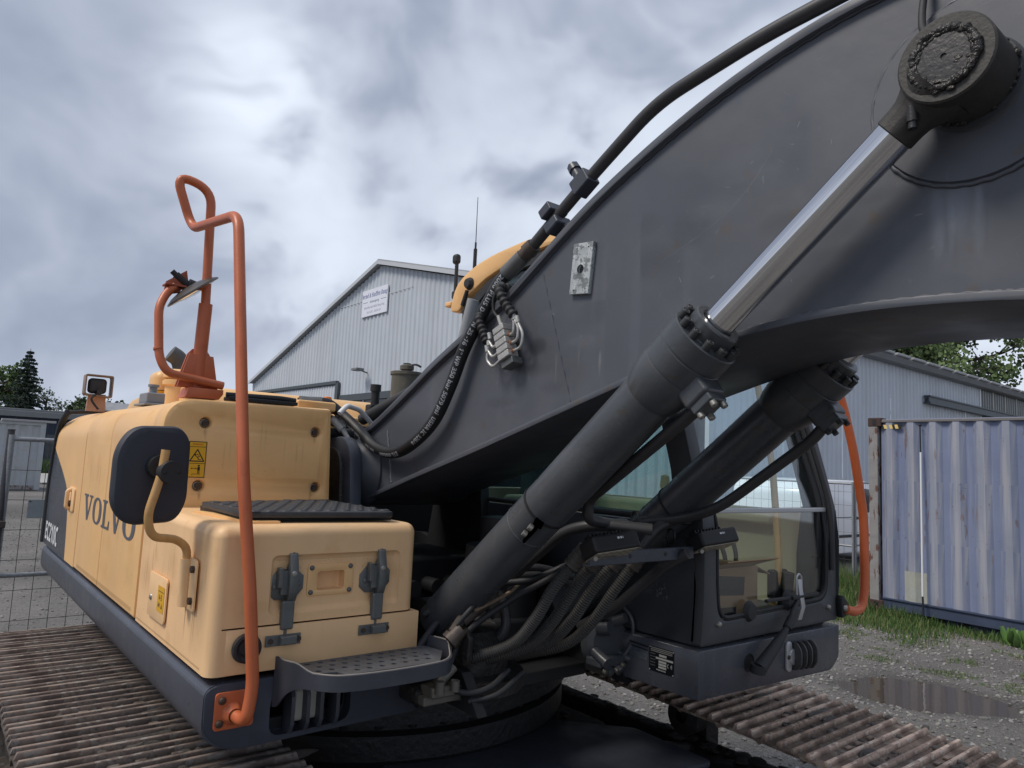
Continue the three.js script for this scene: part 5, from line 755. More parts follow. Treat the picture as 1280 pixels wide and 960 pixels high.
// ---- step on the front plate
{
  const st = group('boarding_step', EX, 'worn grey perforated boarding step below the toolbox');
  const holes = []; for (let j = 0; j < 4; j++) for (let i = 0; i < 10; i++) { const x = -0.975 + (i + (j % 2) * 0.5) * 0.043, z = 0.032 + j * 0.042; if (x < -0.575 && !(j === 3 && x < -0.9)) holes.push({ pts: circ(x, z, 0.0095, 10), r: 0 }); }
  part('tread', [prY([[-1.045, 0.004], [-1.03, 0.06], [-0.985, 0.135], [-0.93, 0.15], [-0.92, 0.19], [-0.60, 0.21], [-0.515, 0.10], [-0.535, 0.004]], 1.202, 1.210, { holes, bev: 0.001 })], M.stepSteel, st);
  const rimTop = (t) => 1.21;
  const edge = [[-1.062, 0.006], [-1.05, 0.06], [-1.0, 0.15], [-0.94, 0.205], [-0.62, 0.225], [-0.56, 0.20], [-0.503, 0.11], [-0.52, 0.006]], ec = new THREE.CatmullRomCurve3(edge.map(([x, z]) => V(x, 0, z)), false, 'centripetal').getPoints(44);
  const pos = [], idx = [], th = 0.007;                  // upturned rim of varying height round the tread
  ec.forEach((p, i) => { const t = i / 44, a = ec[Math.min(44, i + 1)], b = ec[Math.max(0, i - 1)], d = a.clone().sub(b).normalize(), nx = -d.z * th, nz = d.x * th, top = 1.213 + 0.022 * sstep(0.28 - t, 0, 0.1) + 0.03 * sstep(t, 0.80, 0.86) + 0.006 * sstep(0.1 - t, 0, 0.1), bot = 1.168 - 0.075 * sstep(0.24 - t, 0, 0.22) + 0.02 * sstep(t, 0.85, 1); for (const [o, y] of [[0, bot], [0, top], [1, top], [1, bot]]) pos.push(p.x + o * nx, y, p.z + o * nz); });
  for (let i = 0; i < 44; i++) for (let k = 0; k < 4; k++) { const a = i * 4 + k, b = i * 4 + (k + 1) % 4; idx.push(a, a + 4, b, b, a + 4, b + 4); }
  idx.push(0, 1, 2, 0, 2, 3, 176, 178, 177, 176, 179, 178);
  let rg = new THREE.BufferGeometry(); rg.setAttribute('position', new THREE.Float32BufferAttribute(pos, 3)); rg.setIndex(idx); rg.setAttribute('uv', new THREE.Float32BufferAttribute(new Float32Array(pos.length / 3 * 2), 2)); rg = toCreasedNormals(rg, 0.6);
  part('rim', [rg], M.stepRim, st);
  part('worn_edge', [sweep(ec.slice(2, 43).map((p, i) => { const t = (i + 2) / 44; return V(p.x, 1.214 + 0.022 * sstep(0.28 - t, 0, 0.1) + 0.03 * sstep(t, 0.80, 0.86) + 0.006 * sstep(0.1 - t, 0, 0.1), p.z); }), 0.0028, 8)], M.wornEdge, st, 'bare rubbed edge of the step');
}

// ---- boom
const topC = [[-1.02, 1.945], [-0.87, 1.985], [-0.522, 2.156], [-0.366, 2.24], [-0.19, 2.322], [-0.017, 2.398], [0.167, 2.49], [0.236, 2.532], [0.405, 2.636], [0.564, 2.726], [0.761, 2.817], [0.92, 2.88], [1.092, 2.936], [1.304, 2.984], [1.48, 3.004], [1.75, 3.0], [2.1, 2.95], [2.6, 2.82], [3.4, 2.55], [4.2, 2.25]];
const botC = [[-0.98, 1.625], [-0.803, 1.673], [-0.434, 1.78], [-0.097, 1.874], [0.244, 1.973], [0.506, 2.05], [0.678, 2.1], [0.92, 2.168], [1.122, 2.215], [1.258, 2.234], [1.376, 2.242], [1.518, 2.243], [1.683, 2.234], [1.766, 2.225], [2.1, 2.17], [2.6, 2.05], [3.4, 1.82], [4.2, 1.6]];
const smooth = (c, n) => new THREE.CatmullRomCurve3(c.map(([z, y]) => V(0, y, z)), false, 'centripetal').getPoints(n).map((p) => [p.z, p.y]);
const offs = (c, d) => c.map((p, i) => { const a = c[Math.max(0, i - 1)], b = c[Math.min(c.length - 1, i + 1)], L = Math.hypot(b[0] - a[0], b[1] - a[1]); return [p[0] - (b[1] - a[1]) / L * d, p[1] + (b[0] - a[0]) / L * d]; });
const bandX = (c, d, x0, x1, bev = 0.002) => prX([...c, ...offs(c, d).reverse()], x0, x1, { bev });
{
  const bm = group('boom', EX, 'dark grey curved boom plates rising over the machine'), tc = smooth(topC, 90), bc = smooth(botC, 90);
  const web = (x0, x1) => prX([...offs(bc, 0.018), ...offs(tc, 0.002).reverse()], x0, x1, {});
  part('side_plate', [web(-0.31, -0.296)], M.grey, bm); part('side_plate', [web(0.136, 0.15)], M.grey, bm);
  part('top_plate', [bandX(tc, 0.026, -0.330, 0.170)], M.grey, bm);
  part('bottom_plate', [bandX(bc, 0.02, -0.335, 0.175)], M.grey, bm);
  const wobble = (p, i) => V(p.x + 0.0016 * Math.sin(i * 2.1), p.y + 0.0016 * Math.sin(i * 1.7), p.z);
  part('weld', [sweep(offs(smooth(botC, 240), 0.0215).map(([z, y], i) => wobble(V(-0.3115, y, z), i)), 0.0048, 8)], M.weld, bm);
  part('weld', [sweep(offs(smooth(topC, 240), -0.002).map(([z, y], i) => wobble(V(-0.3115, y, z), i)), 0.0045, 8)], M.greyDark, bm);
  part('plate_joint', [sweep(Array.from({ length: 30 }, (_, i) => wobble(V(-0.3095, lerp(2.565, 2.07, i / 29), lerp(0.30, 0.475, i / 29)), i)), 0.0022, 6)], M.greyDark, bm);
  part('foot_weld', [sweep(Array.from({ length: 24 }, (_, i) => wobble(V(-0.312, lerp(1.985, 1.745, i / 23), lerp(-0.73, -0.665, i / 23)), i)), 0.005, 6)], M.weld, bm);
  // foot
  part('foot', [prX([[-1.0, 1.62], [-0.86, 1.65], [-0.86, 1.98], [-1.02, 1.955], [-1.16, 1.86], [-1.17, 1.72]], -0.33, 0.17, { r: 0.08, bev: 0.01, cs: 8 }), lathe([[0, 0], [0.165, 0], [0.17, 0.02], [0.13, 0.075], [0.12, 0.09], [0, 0.09]], V(-0.30, 1.79, -0.93), V(-2, 1.79, -0.93), 40), cyl(V(0.15, 1.79, -0.93), V(0.24, 1.79, -0.93), 0.15)], M.grey, bm);
  part('foot_rim', [lathe([[0.10, 0], [0.155, 0], [0.155, 0.022], [0.10, 0.022]], V(-0.393, 1.79, -0.95), V(-2, 1.79, -0.95), 40)], M.greyDark, bm);
  // boss where the lifting cylinders are pinned
  const pz = 1.683, py = 2.708;
  part('pin_boss_plate', [lathe([[0.02, 0], [0.212, 0], [0.207, 0.014], [0.02, 0.016]], V(-0.309, py, pz), V(-2, py, pz), 64)], M.grey, bm); part('pin_boss_plate', [lathe([[0.02, 0], [0.212, 0], [0.207, 0.014], [0.02, 0.016]], V(0.149, py, pz), V(2, py, pz), 64)], M.grey, bm);
  part('weld', [sweep(Array.from({ length: 101 }, (_, i) => { const a = i / 100 * 6.2832, r = 0.213 + 0.0012 * Math.sin(i * 2.3); return V(-0.3115 + 0.001 * Math.sin(i * 1.3), py + r * Math.sin(a), pz + r * Math.cos(a)); }), 0.006, 8, false)], M.grey, bm);
  part('pin_boss', [lathe([[0, 0], [0.112, 0], [0.1, 0.012], [0.096, 0.02], [0.096, 0.03], [0, 0.03]], V(-0.315, py, pz), V(-2, py, pz), 48)], M.cylGrey, bm); part('pin_boss', [lathe([[0, 0], [0.118, 0], [0.104, 0.04], [0, 0.04]], V(0.155, py, pz), V(2, py, pz), 48)], M.cylGrey, bm);
  part('grease_line', [bent([[-0.33, 3.0, 1.60], [-0.35, 2.90, 1.595], [-0.375, 2.845, 1.605], [-0.40, 2.81, 1.628]], 0.008, 0.06)], M.rubber, bm); part('grease_fitting', [cyl(V(-0.398, 2.815, 1.624), V(-0.41, 2.79, 1.642), 0.011)], M.boltSteel, bm);
  // steel pad welded to the side
  const pd = part('mounting_pad', [prX([[0.462, 2.438], [0.552, 2.428], [0.570, 2.603], [0.476, 2.612]], -0.326, -0.309, { bev: 0.003, holes: [{ pts: circ(0.512, 2.518, 0.019), r: 0 }, ...[[0.482, 2.45], [0.538, 2.446], [0.494, 2.592], [0.548, 2.588]].map(([z, y]) => ({ pts: circ(z, y, 0.006, 10), r: 0 }))] })], M.padSteel, bm, 'bare metal mounting pad with a round hole on the boom side');
}
const soft = (c, x, y, rx, ry, col, a) => { c.save(); c.translate(x, y); c.scale(rx, ry); const g = c.createRadialGradient(0, 0, 0, 0, 0, 1); g.addColorStop(0, `rgba(${col},${a})`); g.addColorStop(0.6, `rgba(${col},${a * 0.6})`); g.addColorStop(1, `rgba(${col},0)`); c.fillStyle = g; c.fillRect(-1, -1, 2, 2); c.restore(); };
const runs = (c, x, y, w, l, col, a) => { for (let k = 0; k < 6; k++) { const q = w * (0.3 + 0.7 * rnd()), L = l * (0.35 + 0.6 * rnd()); soft(c, x + (rnd() - 0.5) * w * 0.7, y + L * 0.5, q, L * 0.62, col, a * 0.8); } };
const ticks = (c, n, w, h, col, L) => { for (let k = 0; k < n; k++) { c.strokeStyle = `rgba(${col},${0.15 + 0.5 * rnd()})`; c.lineWidth = 0.6 + rnd() * 1.3; const x = rnd() * w, y = rnd() * h, a = rnd() * 6.3, l = L * rnd() * rnd(); c.beginPath(); c.moveTo(x, y); c.lineTo(x + Math.cos(a) * l, y + Math.sin(a) * l); c.stroke(); } };
{
  const bm = EX.children.find((o) => o.name === 'boom'), fc = EX.children.find((o) => o.name === 'engine_hood').children.find((o) => o.name === 'front_cover'), tb = EX.children.find((o) => o.name === 'toolbox'); seedState = 2024;
  print('dust_and_wear', bm, [-0.3106, 2.78, 0.76], [-0.3106, 2.78, 1.74], [-0.3106, 2.30, 0.76], 1024, 502, (c, w, h) => { c.clearRect(0, 0, w, h); for (let k = 0; k < 26; k++) soft(c, rnd() * w, rnd() * h, 40 + rnd() * 120, 20 + rnd() * 60, rnd() > 0.4 ? '150,154,165' : '30,32,38', 0.05 + 0.05 * rnd()); for (const [x, q] of [[880, 34], [908, 22], [935, 40], [965, 18]]) runs(c, x, 290, q, 200, '172,178,188', 0.10); ticks(c, 90, w, h, '170,172,178', 26); c.strokeStyle = 'rgba(160,164,174,0.16)'; c.lineWidth = 2; c.beginPath(); c.moveTo(40, 330); c.bezierCurveTo(240, 250, 360, 230, 470, 60); c.stroke(); }, { clear: true, rough: 0.7 });
  print('dust_and_wear', bm, [-0.3106, 2.40, -0.1], [-0.3106, 2.40, 0.62], [-0.3106, 2.06, -0.1], 768, 363, (c, w, h) => { c.clearRect(0, 0, w, h); for (let k = 0; k < 20; k++) soft(c, rnd() * w, rnd() * h, 40 + rnd() * 100, 20 + rnd() * 60, rnd() > 0.35 ? '150,154,165' : '30,32,38', 0.05 + 0.05 * rnd()); for (let k = 0; k < 8; k++) runs(c, rnd() * w, rnd() * h * 0.5, 3 + rnd() * 8, 80 + rnd() * 120, '160,164,172', 0.09); ticks(c, 70, w, h, '175,178,184', 24); soft(c, 420, 130, 60, 40, '25,26,30', 0.35); }, { clear: true, rough: 0.7 });
  print('grime', fc, [-1.16, 1.99, -0.7492], [-0.62, 1.99, -0.7492], [-1.16, 1.66, -0.7492], 720, 440, (c, w, h) => { c.clearRect(0, 0, w, h); for (const x of [62, 672]) for (const y of [52, 372]) { runs(c, x, y, 14, 90, '110,70,35', 0.09); soft(c, x, y + 6, 46, 46, '110,75,40', 0.07); } for (let k = 0; k < 14; k++) soft(c, rnd() * w, rnd() * h, 40 + rnd() * 120, 20 + rnd() * 60, rnd() > 0.5 ? '240,220,180' : '120,85,50', 0.03); for (let k = 0; k < 10; k++) runs(c, rnd() * w, rnd() * 160, 3 + rnd() * 6, 100 + rnd() * 200, '125,90,55', 0.035); ticks(c, 40, w, h, '110,80,55', 16); }, { clear: true, rough: 0.6 });
  print('grime', tb, [-1.09, 1.53, -0.0135], [-0.66, 1.53, -0.0135], [-1.09, 1.37, -0.0135], 640, 238, (c, w, h) => { c.clearRect(0, 0, w, h); for (const x of [70, 535]) { soft(c, x, 110, 100, 110, '90,62,36', 0.22); runs(c, x - 20, 130, 30, 105, '80,55,35', 0.2); } for (let k = 0; k < 130; k++) { c.fillStyle = `rgba(85,60,38,${0.2 + 0.4 * rnd()})`; const q = 1 + rnd() * 2.2; c.fillRect(rnd() * w, rnd() * 60, q, q); } c.fillStyle = 'rgba(90,60,35,0.16)'; c.fillRect(0, 0, w, 8); c.fillRect(0, h - 10, w, 10); ticks(c, 30, w, h, '110,80,50', 14); }, { clear: true, rough: 0.6 });
  print('grime', tb, [-1.2704, 1.58, -0.86], [-1.2704, 1.58, -0.06], [-1.2704, 1.21, -0.86], 960, 444, (c, w, h) => { c.clearRect(0, 0, w, h); for (let k = 0; k < 22; k++) soft(c, rnd() * w, rnd() * h, 60 + rnd() * 160, 30 + rnd() * 90, rnd() > 0.45 ? '245,225,205' : '130,90,60', 0.045); for (const x of [735, 765, 830, 850]) runs(c, x, 150, 9, 260, '110,72,45', 0.14); for (let k = 0; k < 14; k++) runs(c, rnd() * w, rnd() * 200, 3 + rnd() * 9, 120 + rnd() * 180, '130,95,65', 0.045); c.fillStyle = 'rgba(95,68,45,0.2)'; c.fillRect(0, h - 8, w, 8); ticks(c, 50, w, h, '120,90,65', 20); }, { clear: true, rough: 0.6 });
  const hd = fc.parent; print('grime', hd, [-1.2716, 1.86, -2.2], [-1.2716, 1.86, -0.95], [-1.2716, 1.215, -2.2], 1000, 516, (c, w, h) => { c.clearRect(0, 0, w, h); for (let k = 0; k < 26; k++) soft(c, rnd() * w, rnd() * h, 60 + rnd() * 180, 30 + rnd() * 110, rnd() > 0.45 ? '245,225,190' : '120,85,50', 0.03); for (let k = 0; k < 20; k++) runs(c, rnd() * w, rnd() * 260, 3 + rnd() * 9, 120 + rnd() * 220, '125,90,55', 0.045); for (const x of [438, 444]) { c.fillStyle = 'rgba(90,62,38,0.12)'; c.fillRect(x, 0, 5, h); } c.fillStyle = 'rgba(95,68,45,0.18)'; c.fillRect(0, h - 14, w, 14); ticks(c, 60, w, h, '120,90,60', 20); }, { clear: true, rough: 0.6 });
}
// ---- pipes along the boom and the big looped hose
{
  const bp = group('boom_pipe', EX);
  part('pipe', [bent([[-0.30, 2.632, 0.185], [-0.30, 2.837, 0.508], [-0.30, 3.005, 0.80], [-0.30, 3.062, 1.165], [-0.30, 3.085, 1.6], [-0.30, 3.03, 2.1], [-0.30, 2.85, 2.7]], 0.0215, 0.10, 18), bent([[-0.235, 2.56, 0.2], [-0.235, 2.70, 0.42], [-0.235, 2.875, 0.76], [-0.235, 2.975, 1.02], [-0.235, 3.035, 1.28], [-0.235, 3.06, 1.6]], 0.018, 0.12)], M.pipe, bp);
  part('union', [cyl(V(-0.30, 2.622, 0.165), V(-0.30, 2.66, 0.23), 0.029, 0.029, 6), cyl(V(-0.30, 2.645, 0.205), V(-0.30, 2.665, 0.238), 0.034, 0.03, 6)], M.rustPipe, bp);
  part('ferrule', [cyl(V(-0.315, 2.575, 0.098), V(-0.30, 2.632, 0.178), 0.031, 0.03, 24)], M.ferrule, bp);
  part('pipe_clamp', [box(-0.335, -0.255, 2.688, 2.728, 0.325, 0.395, 0.008).translate(0.295, -2.708, -0.36).rotateX(-0.56).translate(-0.295, 2.708, 0.36), box(-0.34, -0.25, -0.02, 0.02, -0.03, 0.03, 0.006).rotateX(-0.56).translate(0, 2.765, 0.33), box(-0.30, -0.16, 2.68, 2.71, 0.38, 0.42, 0.006)], M.greyDark, bp);
  part('test_point', [box(-0.33, -0.27, -0.03, 0.03, -0.04, 0.04, 0.006).rotateX(-0.56).translate(0, 2.83, 0.49), cyl(V(-0.30, 2.85, 0.47), V(-0.30, 2.895, 0.44), 0.018, 0.018, 12), cyl(V(-0.30, 2.888, 0.445), V(-0.30, 2.91, 0.43), 0.024, 0.022, 8)], M.greyDark, bp);
  // hose: from the hood side down in a loop and up to the ferrule, with white print running along it
  const hp = [[-0.53, 2.105, -1.06], [-0.47, 2.105, -1.05], [-0.41, 2.06, -1.02], [-0.375, 1.985, -0.9], [-0.365, 1.905, -0.74], [-0.362, 1.882, -0.57], [-0.362, 1.925, -0.42], [-0.36, 2.02, -0.27], [-0.357, 2.16, -0.17], [-0.35, 2.30, -0.10], [-0.34, 2.45, 0.01], [-0.325, 2.545, 0.075], [-0.315, 2.58, 0.105]];
  const pts = new THREE.CatmullRomCurve3(hp.map((p) => V(...p)).reverse(), false, 'centripetal').getPoints(120), g = sweep(pts, 0.0255, 24); let L = 0; for (let i = 1; i < pts.length; i++) L += pts[i].distanceTo(pts[i - 1]);
  const cv = document.createElement('canvas'); cv.width = 2048; cv.height = 192; const c = cv.getContext('2d'); c.fillStyle = '#1d1e20'; c.fillRect(0, 0, 2048, 192);
  for (let k = 0; k < 1500; k++) { c.fillStyle = rnd() > 0.5 ? '#202124' : '#17181a'; c.fillRect(rnd() * 2048, rnd() * 192, 14, 3); }
  c.fillStyle = '#aeb2b8'; c.font = 'bold 34px sans-serif'; const TXT = HOSE_TEXT; for (const [s, x] of TXT) { c.save(); c.translate(x, HOSE_V * 192); c.scale(1, HOSE_FLIP); c.fillText(s, 0, 12); c.restore(); }
  const tx = new THREE.CanvasTexture(cv); tx.colorSpace = THREE.SRGBColorSpace; tx.wrapS = tx.wrapT = THREE.RepeatWrapping; tx.magFilter = THREE.LinearFilter; tx.anisotropy = 8;
  const u = g.attributes.uv; for (let i = 0; i < u.count; i++) u.setX(i, u.getX(i) / L);
  part('hose', [g], new THREE.MeshStandardMaterial({ map: tx, roughness: 0.5, bumpMap: rep(T.fine, 0.2), bumpScale: 0.0004 }), bp, 'thick black hydraulic hose with white print hanging in a loop', true);
  part('hose_fitting', [cyl(V(-0.575, 2.1, -1.07), V(-0.50, 2.106, -1.056), 0.031, 0.029), cyl(V(-0.60, 2.1, -1.075), V(-0.565, 2.1, -1.07), 0.036, 0.036, 6)], M.ferrule, bp);
  part('short_hose', [curvy([[-0.58, 2.045, -1.1], [-0.45, 2.04, -1.12], [-0.3, 2.0, -1.15], [-0.1, 1.98, -1.2]], 0.026), curvy([[-0.58, 1.96, -1.05], [-0.45, 1.965, -1.06], [-0.3, 1.97, -1.1], [-0.05, 1.96, -1.15]], 0.024), curvy([[-0.2, 2.05, -1.2], [-0.1, 2.2, -0.85], [0.0, 2.32, -0.62], [0.05, 2.36, -0.45]], 0.03), curvy([[-0.1, 2.0, -1.2], [-0.15, 2.15, -0.8], [-0.1, 2.26, -0.6], [0.0, 2.33, -0.4]], 0.022)], M.rubber, bp);
  part('hose_sleeve', [cyl(V(-0.43, 2.035, -1.06), V(-0.395, 1.985, -1.02), 0.022), cyl(V(-0.395, 1.985, -1.02), V(-0.375, 1.93, -0.98), 0.012)], M.whitePaint, bp);
  part('boom_top_valve', [0, 1, 2, 3, 4].flatMap((i) => { const y = 2.19 + i * 0.0265, z = -0.535 + i * 0.05; return [box(-0.265, -0.20, y - 0.05, y + 0.004, z - 0.02, z + 0.02, 0.006), cyl(V(-0.275, y, z), V(-0.25, y + 0.002, z), 0.012, 0.012, 8), cyl(V(-0.245, y, z), V(-0.25, y + 0.026, z - 0.012), 0.013, 0.012, 6), cyl(V(-0.215, y, z + 0.02), V(-0.22, y + 0.02, z + 0.012), 0.011, 0.01, 8)]; }), M.zinc, bp, 'row of plated fittings behind the boom edge');
  // grease distributor with its bundle of thin lines
  const gd = group('grease_distributor', EX, 'small silver grease distributor block with thin lines on the boom side'), o = V(-0.345, 2.292, 0.168), up = V(0, 0.935, -0.355), sd = V(0, 0.355, 0.935), at = (a, b, c) => o.clone().addScaledVector(sd, a).addScaledVector(up, b).add(V(-c, 0, 0));
  const blk = (b0, b1, w, d) => new RoundedBoxGeometry(0.05, b1 - b0, w, 2, 0.004).applyMatrix4(new THREE.Matrix4().makeBasis(V(1, 0, 0), up, sd)).translate(...at(0, (b0 + b1) / 2, d).toArray());
  for (let i = 0; i < 5; i++) part('block_section', [blk(-0.062 + i * 0.027, -0.037 + i * 0.027, 0.062, 0.012)], M.zinc, gd);
  part('block_base', [blk(-0.09, -0.064, 0.066, 0.0)], M.latch, gd);
  for (const s of [-1, 1]) for (let i = 0; i < 3; i++) {
    const b = -0.045 + i * 0.034, q = at(s * 0.032, b, 0.015), e = at(s * (0.062 + 0.012 * (2 - i)), b - 0.012, 0.02), f = at(s * (0.078 + 0.016 * (2 - i)), b + 0.03, 0.02), h = at(s * (0.068 + 0.014 * (2 - i)), 0.058 + (s < 0 ? -0.005 : 0.02) - 0.02 * (2 - i), 0.02);
    part('grease_elbow', [bent([q, e, f, h].map((p) => p.toArray()), 0.0058, 0.02, 10), cyl(h, h.clone().addScaledVector(up, 0.026), 0.0085)], M.zinc, gd); part('elbow_union', [cyl(q, q.clone().addScaledVector(sd, s * 0.012), 0.0085, 0.0085, 6)], M.copper, gd);
  }
  part('grease_bundle', [curvy([at(0.082, 0.075, 0.02), at(0.06, 0.13, 0.025), at(0.045, 0.19, 0.03), at(0.035, 0.222, 0.015), at(0.04, 0.225, -0.05)].map((p) => p.toArray()), (t) => 0.017 + 0.003 * Math.sin(t * 60), 90), curvy([at(-0.09, 0.052, 0.02), at(-0.098, 0.1, 0.022), at(-0.108, 0.16, 0.022), at(-0.112, 0.185, 0), at(-0.11, 0.19, -0.05)].map((p) => p.toArray()), (t) => 0.016 + 0.003 * Math.sin(t * 60), 90), curvy([at(-0.005, 0.11, 0.015), at(-0.02, 0.15, 0.018), at(0.0, 0.2, 0.02), at(0.03, 0.22, 0.01)].map((p) => p.toArray()), 0.006)], M.rubber, gd);
  part('inlet_fitting', [cyl(at(-0.002, 0.075, 0.012), at(-0.005, 0.12, 0.014), 0.008)], M.zinc, gd);
}
// ---- lifting cylinders
function liftCylinder(x, label) {
  const cy = group('lift_cylinder', EX, label), A = V(x, 2.708, 1.683), dir = V(0, -0.6328, -0.7743).normalize(), P = (d) => A.clone().addScaledVector(dir, d), sX = V(1, 0, 0), nU = dir.clone().cross(sX).normalize().multiplyScalar(-1);   // nU: away from the ground side
  part('rod', [cyl(P(0.13), P(0.86), 0.0425, 0.0425, 40)], M.chrome, cy);
  const s = x < XC ? -1 : 1, e0 = V(x - 0.063, 2.708, 1.683), e1 = V(x + 0.063, 2.708, 1.683);
  part('rod_eye', [lathe([[0.03, 0], [0.088, 0], [0.092, 0.004], [0.092, 0.122], [0.088, 0.126], [0.03, 0.126]], e0, e1, 56), lathe([[0.082, 0.05], [0.066, 0.075], [0.054, 0.095], [0.0475, 0.112], [0.0455, 0.13], [0.0455, 0.16], [0.0425, 0.163]], A, P(1), 40)], M.eye, cy);
  const f = s < 0 ? e0 : e1, F = V(s, 0, 0);
  part('pin', [lathe([[0, 0.004], [0.006, 0.004], [0.006, 0.007], [0.05, 0.006], [0.055, 0.002], [0.055, -0.01]], f, f.clone().add(F), 40)], M.greasePin, cy);
  const bead = []; seedState = 55;
  for (const [r0, t0] of [[0.0595, 0.0075], [0.052, 0.005]]) bead.push(sweep(Array.from({ length: 141 }, (_, k) => { const a = k / 140 * 6.2832, n = fbm(k * 0.22 + r0 * 900, 3, 999, 4, 401) - 0.5, r = r0 + n * 0.012 * Math.sin(k / 140 * 3.1416); return V(f.x + s * 0.003, f.y + r * Math.sin(a), f.z + r * Math.cos(a)); }), (t) => t0 * (0.55 + 1.1 * fbm(t * 40 + r0 * 100, 7, 999, 4, 403)), 10));
  for (let k = 0; k < 46; k++) { const a = rr(3.5, 6.0), r = rr(0.02, 0.072), g = new THREE.IcosahedronGeometry(0.002 + 0.006 * rnd() * rnd(), 1); g.scale(0.6, 1, 1.6); g.translate(f.x + s * 0.004, f.y + r * Math.sin(a), f.z + r * Math.cos(a)); bead.push(g); }
  for (let k = 0; k < 26; k++) { const a = rr(0, 6.28), g = new THREE.IcosahedronGeometry(rr(0.004, 0.01), 1); g.translate(x - s * 0.06 + rr(-0.004, 0.004), f.y + 0.091 * Math.sin(a), f.z + 0.091 * Math.cos(a)); bead.push(g); }
  part('grease', bead, M.grease, cy).userData.kind = 'stuff';
  const kb = P(0.092).addScaledVector(sX, s * 0.04); part('eye_bolt', [cyl(kb.clone().add(V(0, 0.015, 0)), kb.clone().add(V(0, -0.045, 0)), 0.013, 0.013, 6), cyl(kb.clone().add(V(0, -0.045, 0)), kb.clone().add(V(0, -0.06, 0)), 0.009)], M.greasePin, cy);
  // gland with its ring of socket bolts
  part('gland', [lathe([[0.044, 0.735], [0.05, 0.73], [0.0645, 0.73], [0.068, 0.734], [0.068, 0.775], [0.072, 0.78]], A, P(1), 56), lathe([[0.05, 0.778], [0.096, 0.778], [0.099, 0.781], [0.099, 0.835], [0.0965, 0.837], [0.0965, 0.841], [0.099, 0.843], [0.099, 0.90], [0.097, 0.902], [0.097, 0.906], [0.098, 0.908], [0.0965, 0.955], [0.089, 0.99], [0.0825, 1.01], [0.08, 1.015]], A, P(1), 56)], M.cylGrey, cy);
  part('wiper_seal', [lathe([[0.0425, 0.742], [0.05, 0.742], [0.05, 0.748], [0.0425, 0.748]], A, P(1), 40)], M.rubber, cy);
  for (let k = 0; k < 12; k++) { const a = k / 12 * 6.283 + 0.26, d = sX.clone().multiplyScalar(Math.cos(a)).addScaledVector(nU, Math.sin(a)), p = P(0.779).addScaledVector(d, 0.084); bolt(cy, p.toArray(), dir.clone().negate().toArray(), 0.0118, 0.026, M.cylBolt, capG); }
  part('barrel', [cyl(P(1.005), P(2.28), 0.08, 0.08, 48), lathe([[0.079, 1.655], [0.0815, 1.657], [0.0815, 1.66], [0.079, 1.662]], A, P(1), 48)], M.cylGrey, cy);
  part('base_eye', [cyl(V(x - 0.06, 1, 0).setY(P(2.33).y).setZ(P(2.33).z), V(x + 0.06, 0, 0).setY(P(2.33).y).setZ(P(2.33).z), 0.11)], M.black, cy);
  // oil port at the gland
  const q = P(0.885).addScaledVector(nU, -0.10).add(V(0.0, 0, 0)), m4 = new THREE.Matrix4().makeBasis(sX, nU, sX.clone().cross(nU)), blkG = (w, h, d, r) => new RoundedBoxGeometry(w, h, d, 3, r).applyMatrix4(m4);
  part('port_block', [blkG(0.085, 0.075, 0.085, 0.012).translate(q.x, q.y, q.z), blkG(0.07, 0.03, 0.07, 0.006).translate(q.x, q.y, q.z).translate(...nU.clone().multiplyScalar(-0.045).toArray())], M.cylGrey, cy);
  for (const [a, b] of [[-0.022, -0.024], [0.022, -0.024], [-0.022, 0.024], [0.022, 0.024]]) bolt(cy, q.clone().addScaledVector(nU, -0.058).add(V(a, 0, 0)).addScaledVector(dir, b).toArray(), nU.clone().negate().toArray(), 0.0095, 0.016, s < 0 ? M.boltSteel : M.cylBolt, capG);
  // clamp band
  part('clamp_band', [lathe([[0.08, 1.545], [0.0835, 1.545], [0.0835, 1.553], [0.08, 1.553]], A, P(1), 48)], M.black, cy);
  const rd = V(s * 0.72, 0, 0).addScaledVector(nU, -0.69), cb = P(1.585).addScaledVector(rd, 0.098), m5 = new THREE.Matrix4().makeBasis(rd, rd.clone().cross(dir).normalize(), dir); part('clamp_lug', [new RoundedBoxGeometry(0.05, 0.010, 0.075, 2, 0.003).applyMatrix4(m5).translate(cb.x, cb.y, cb.z), new RoundedBoxGeometry(0.03, 0.03, 0.012, 2, 0.003).applyMatrix4(m5).translate(...P(1.549).addScaledVector(rd, 0.09).toArray())], M.latch, cy);
  const bn = rd.clone().cross(dir).normalize().multiplyScalar(rd.clone().cross(dir).y > 0 ? 1 : -1); if (s < 0) for (const b of [-0.014, 0.02]) bolt(cy, cb.clone().addScaledVector(bn, 0.005).addScaledVector(dir, b).addScaledVector(rd, 0.006).toArray(), bn.toArray(), 0.011, 0.014, M.boltSteel);
  return { q, P, nU };
}
const lcR = liftCylinder(-0.411, 'near lifting cylinder, dark grey with a bright chrome rod below the boom side');
const lcL = liftCylinder(0.251, 'far lifting cylinder on the cab side, half hidden below the boom');
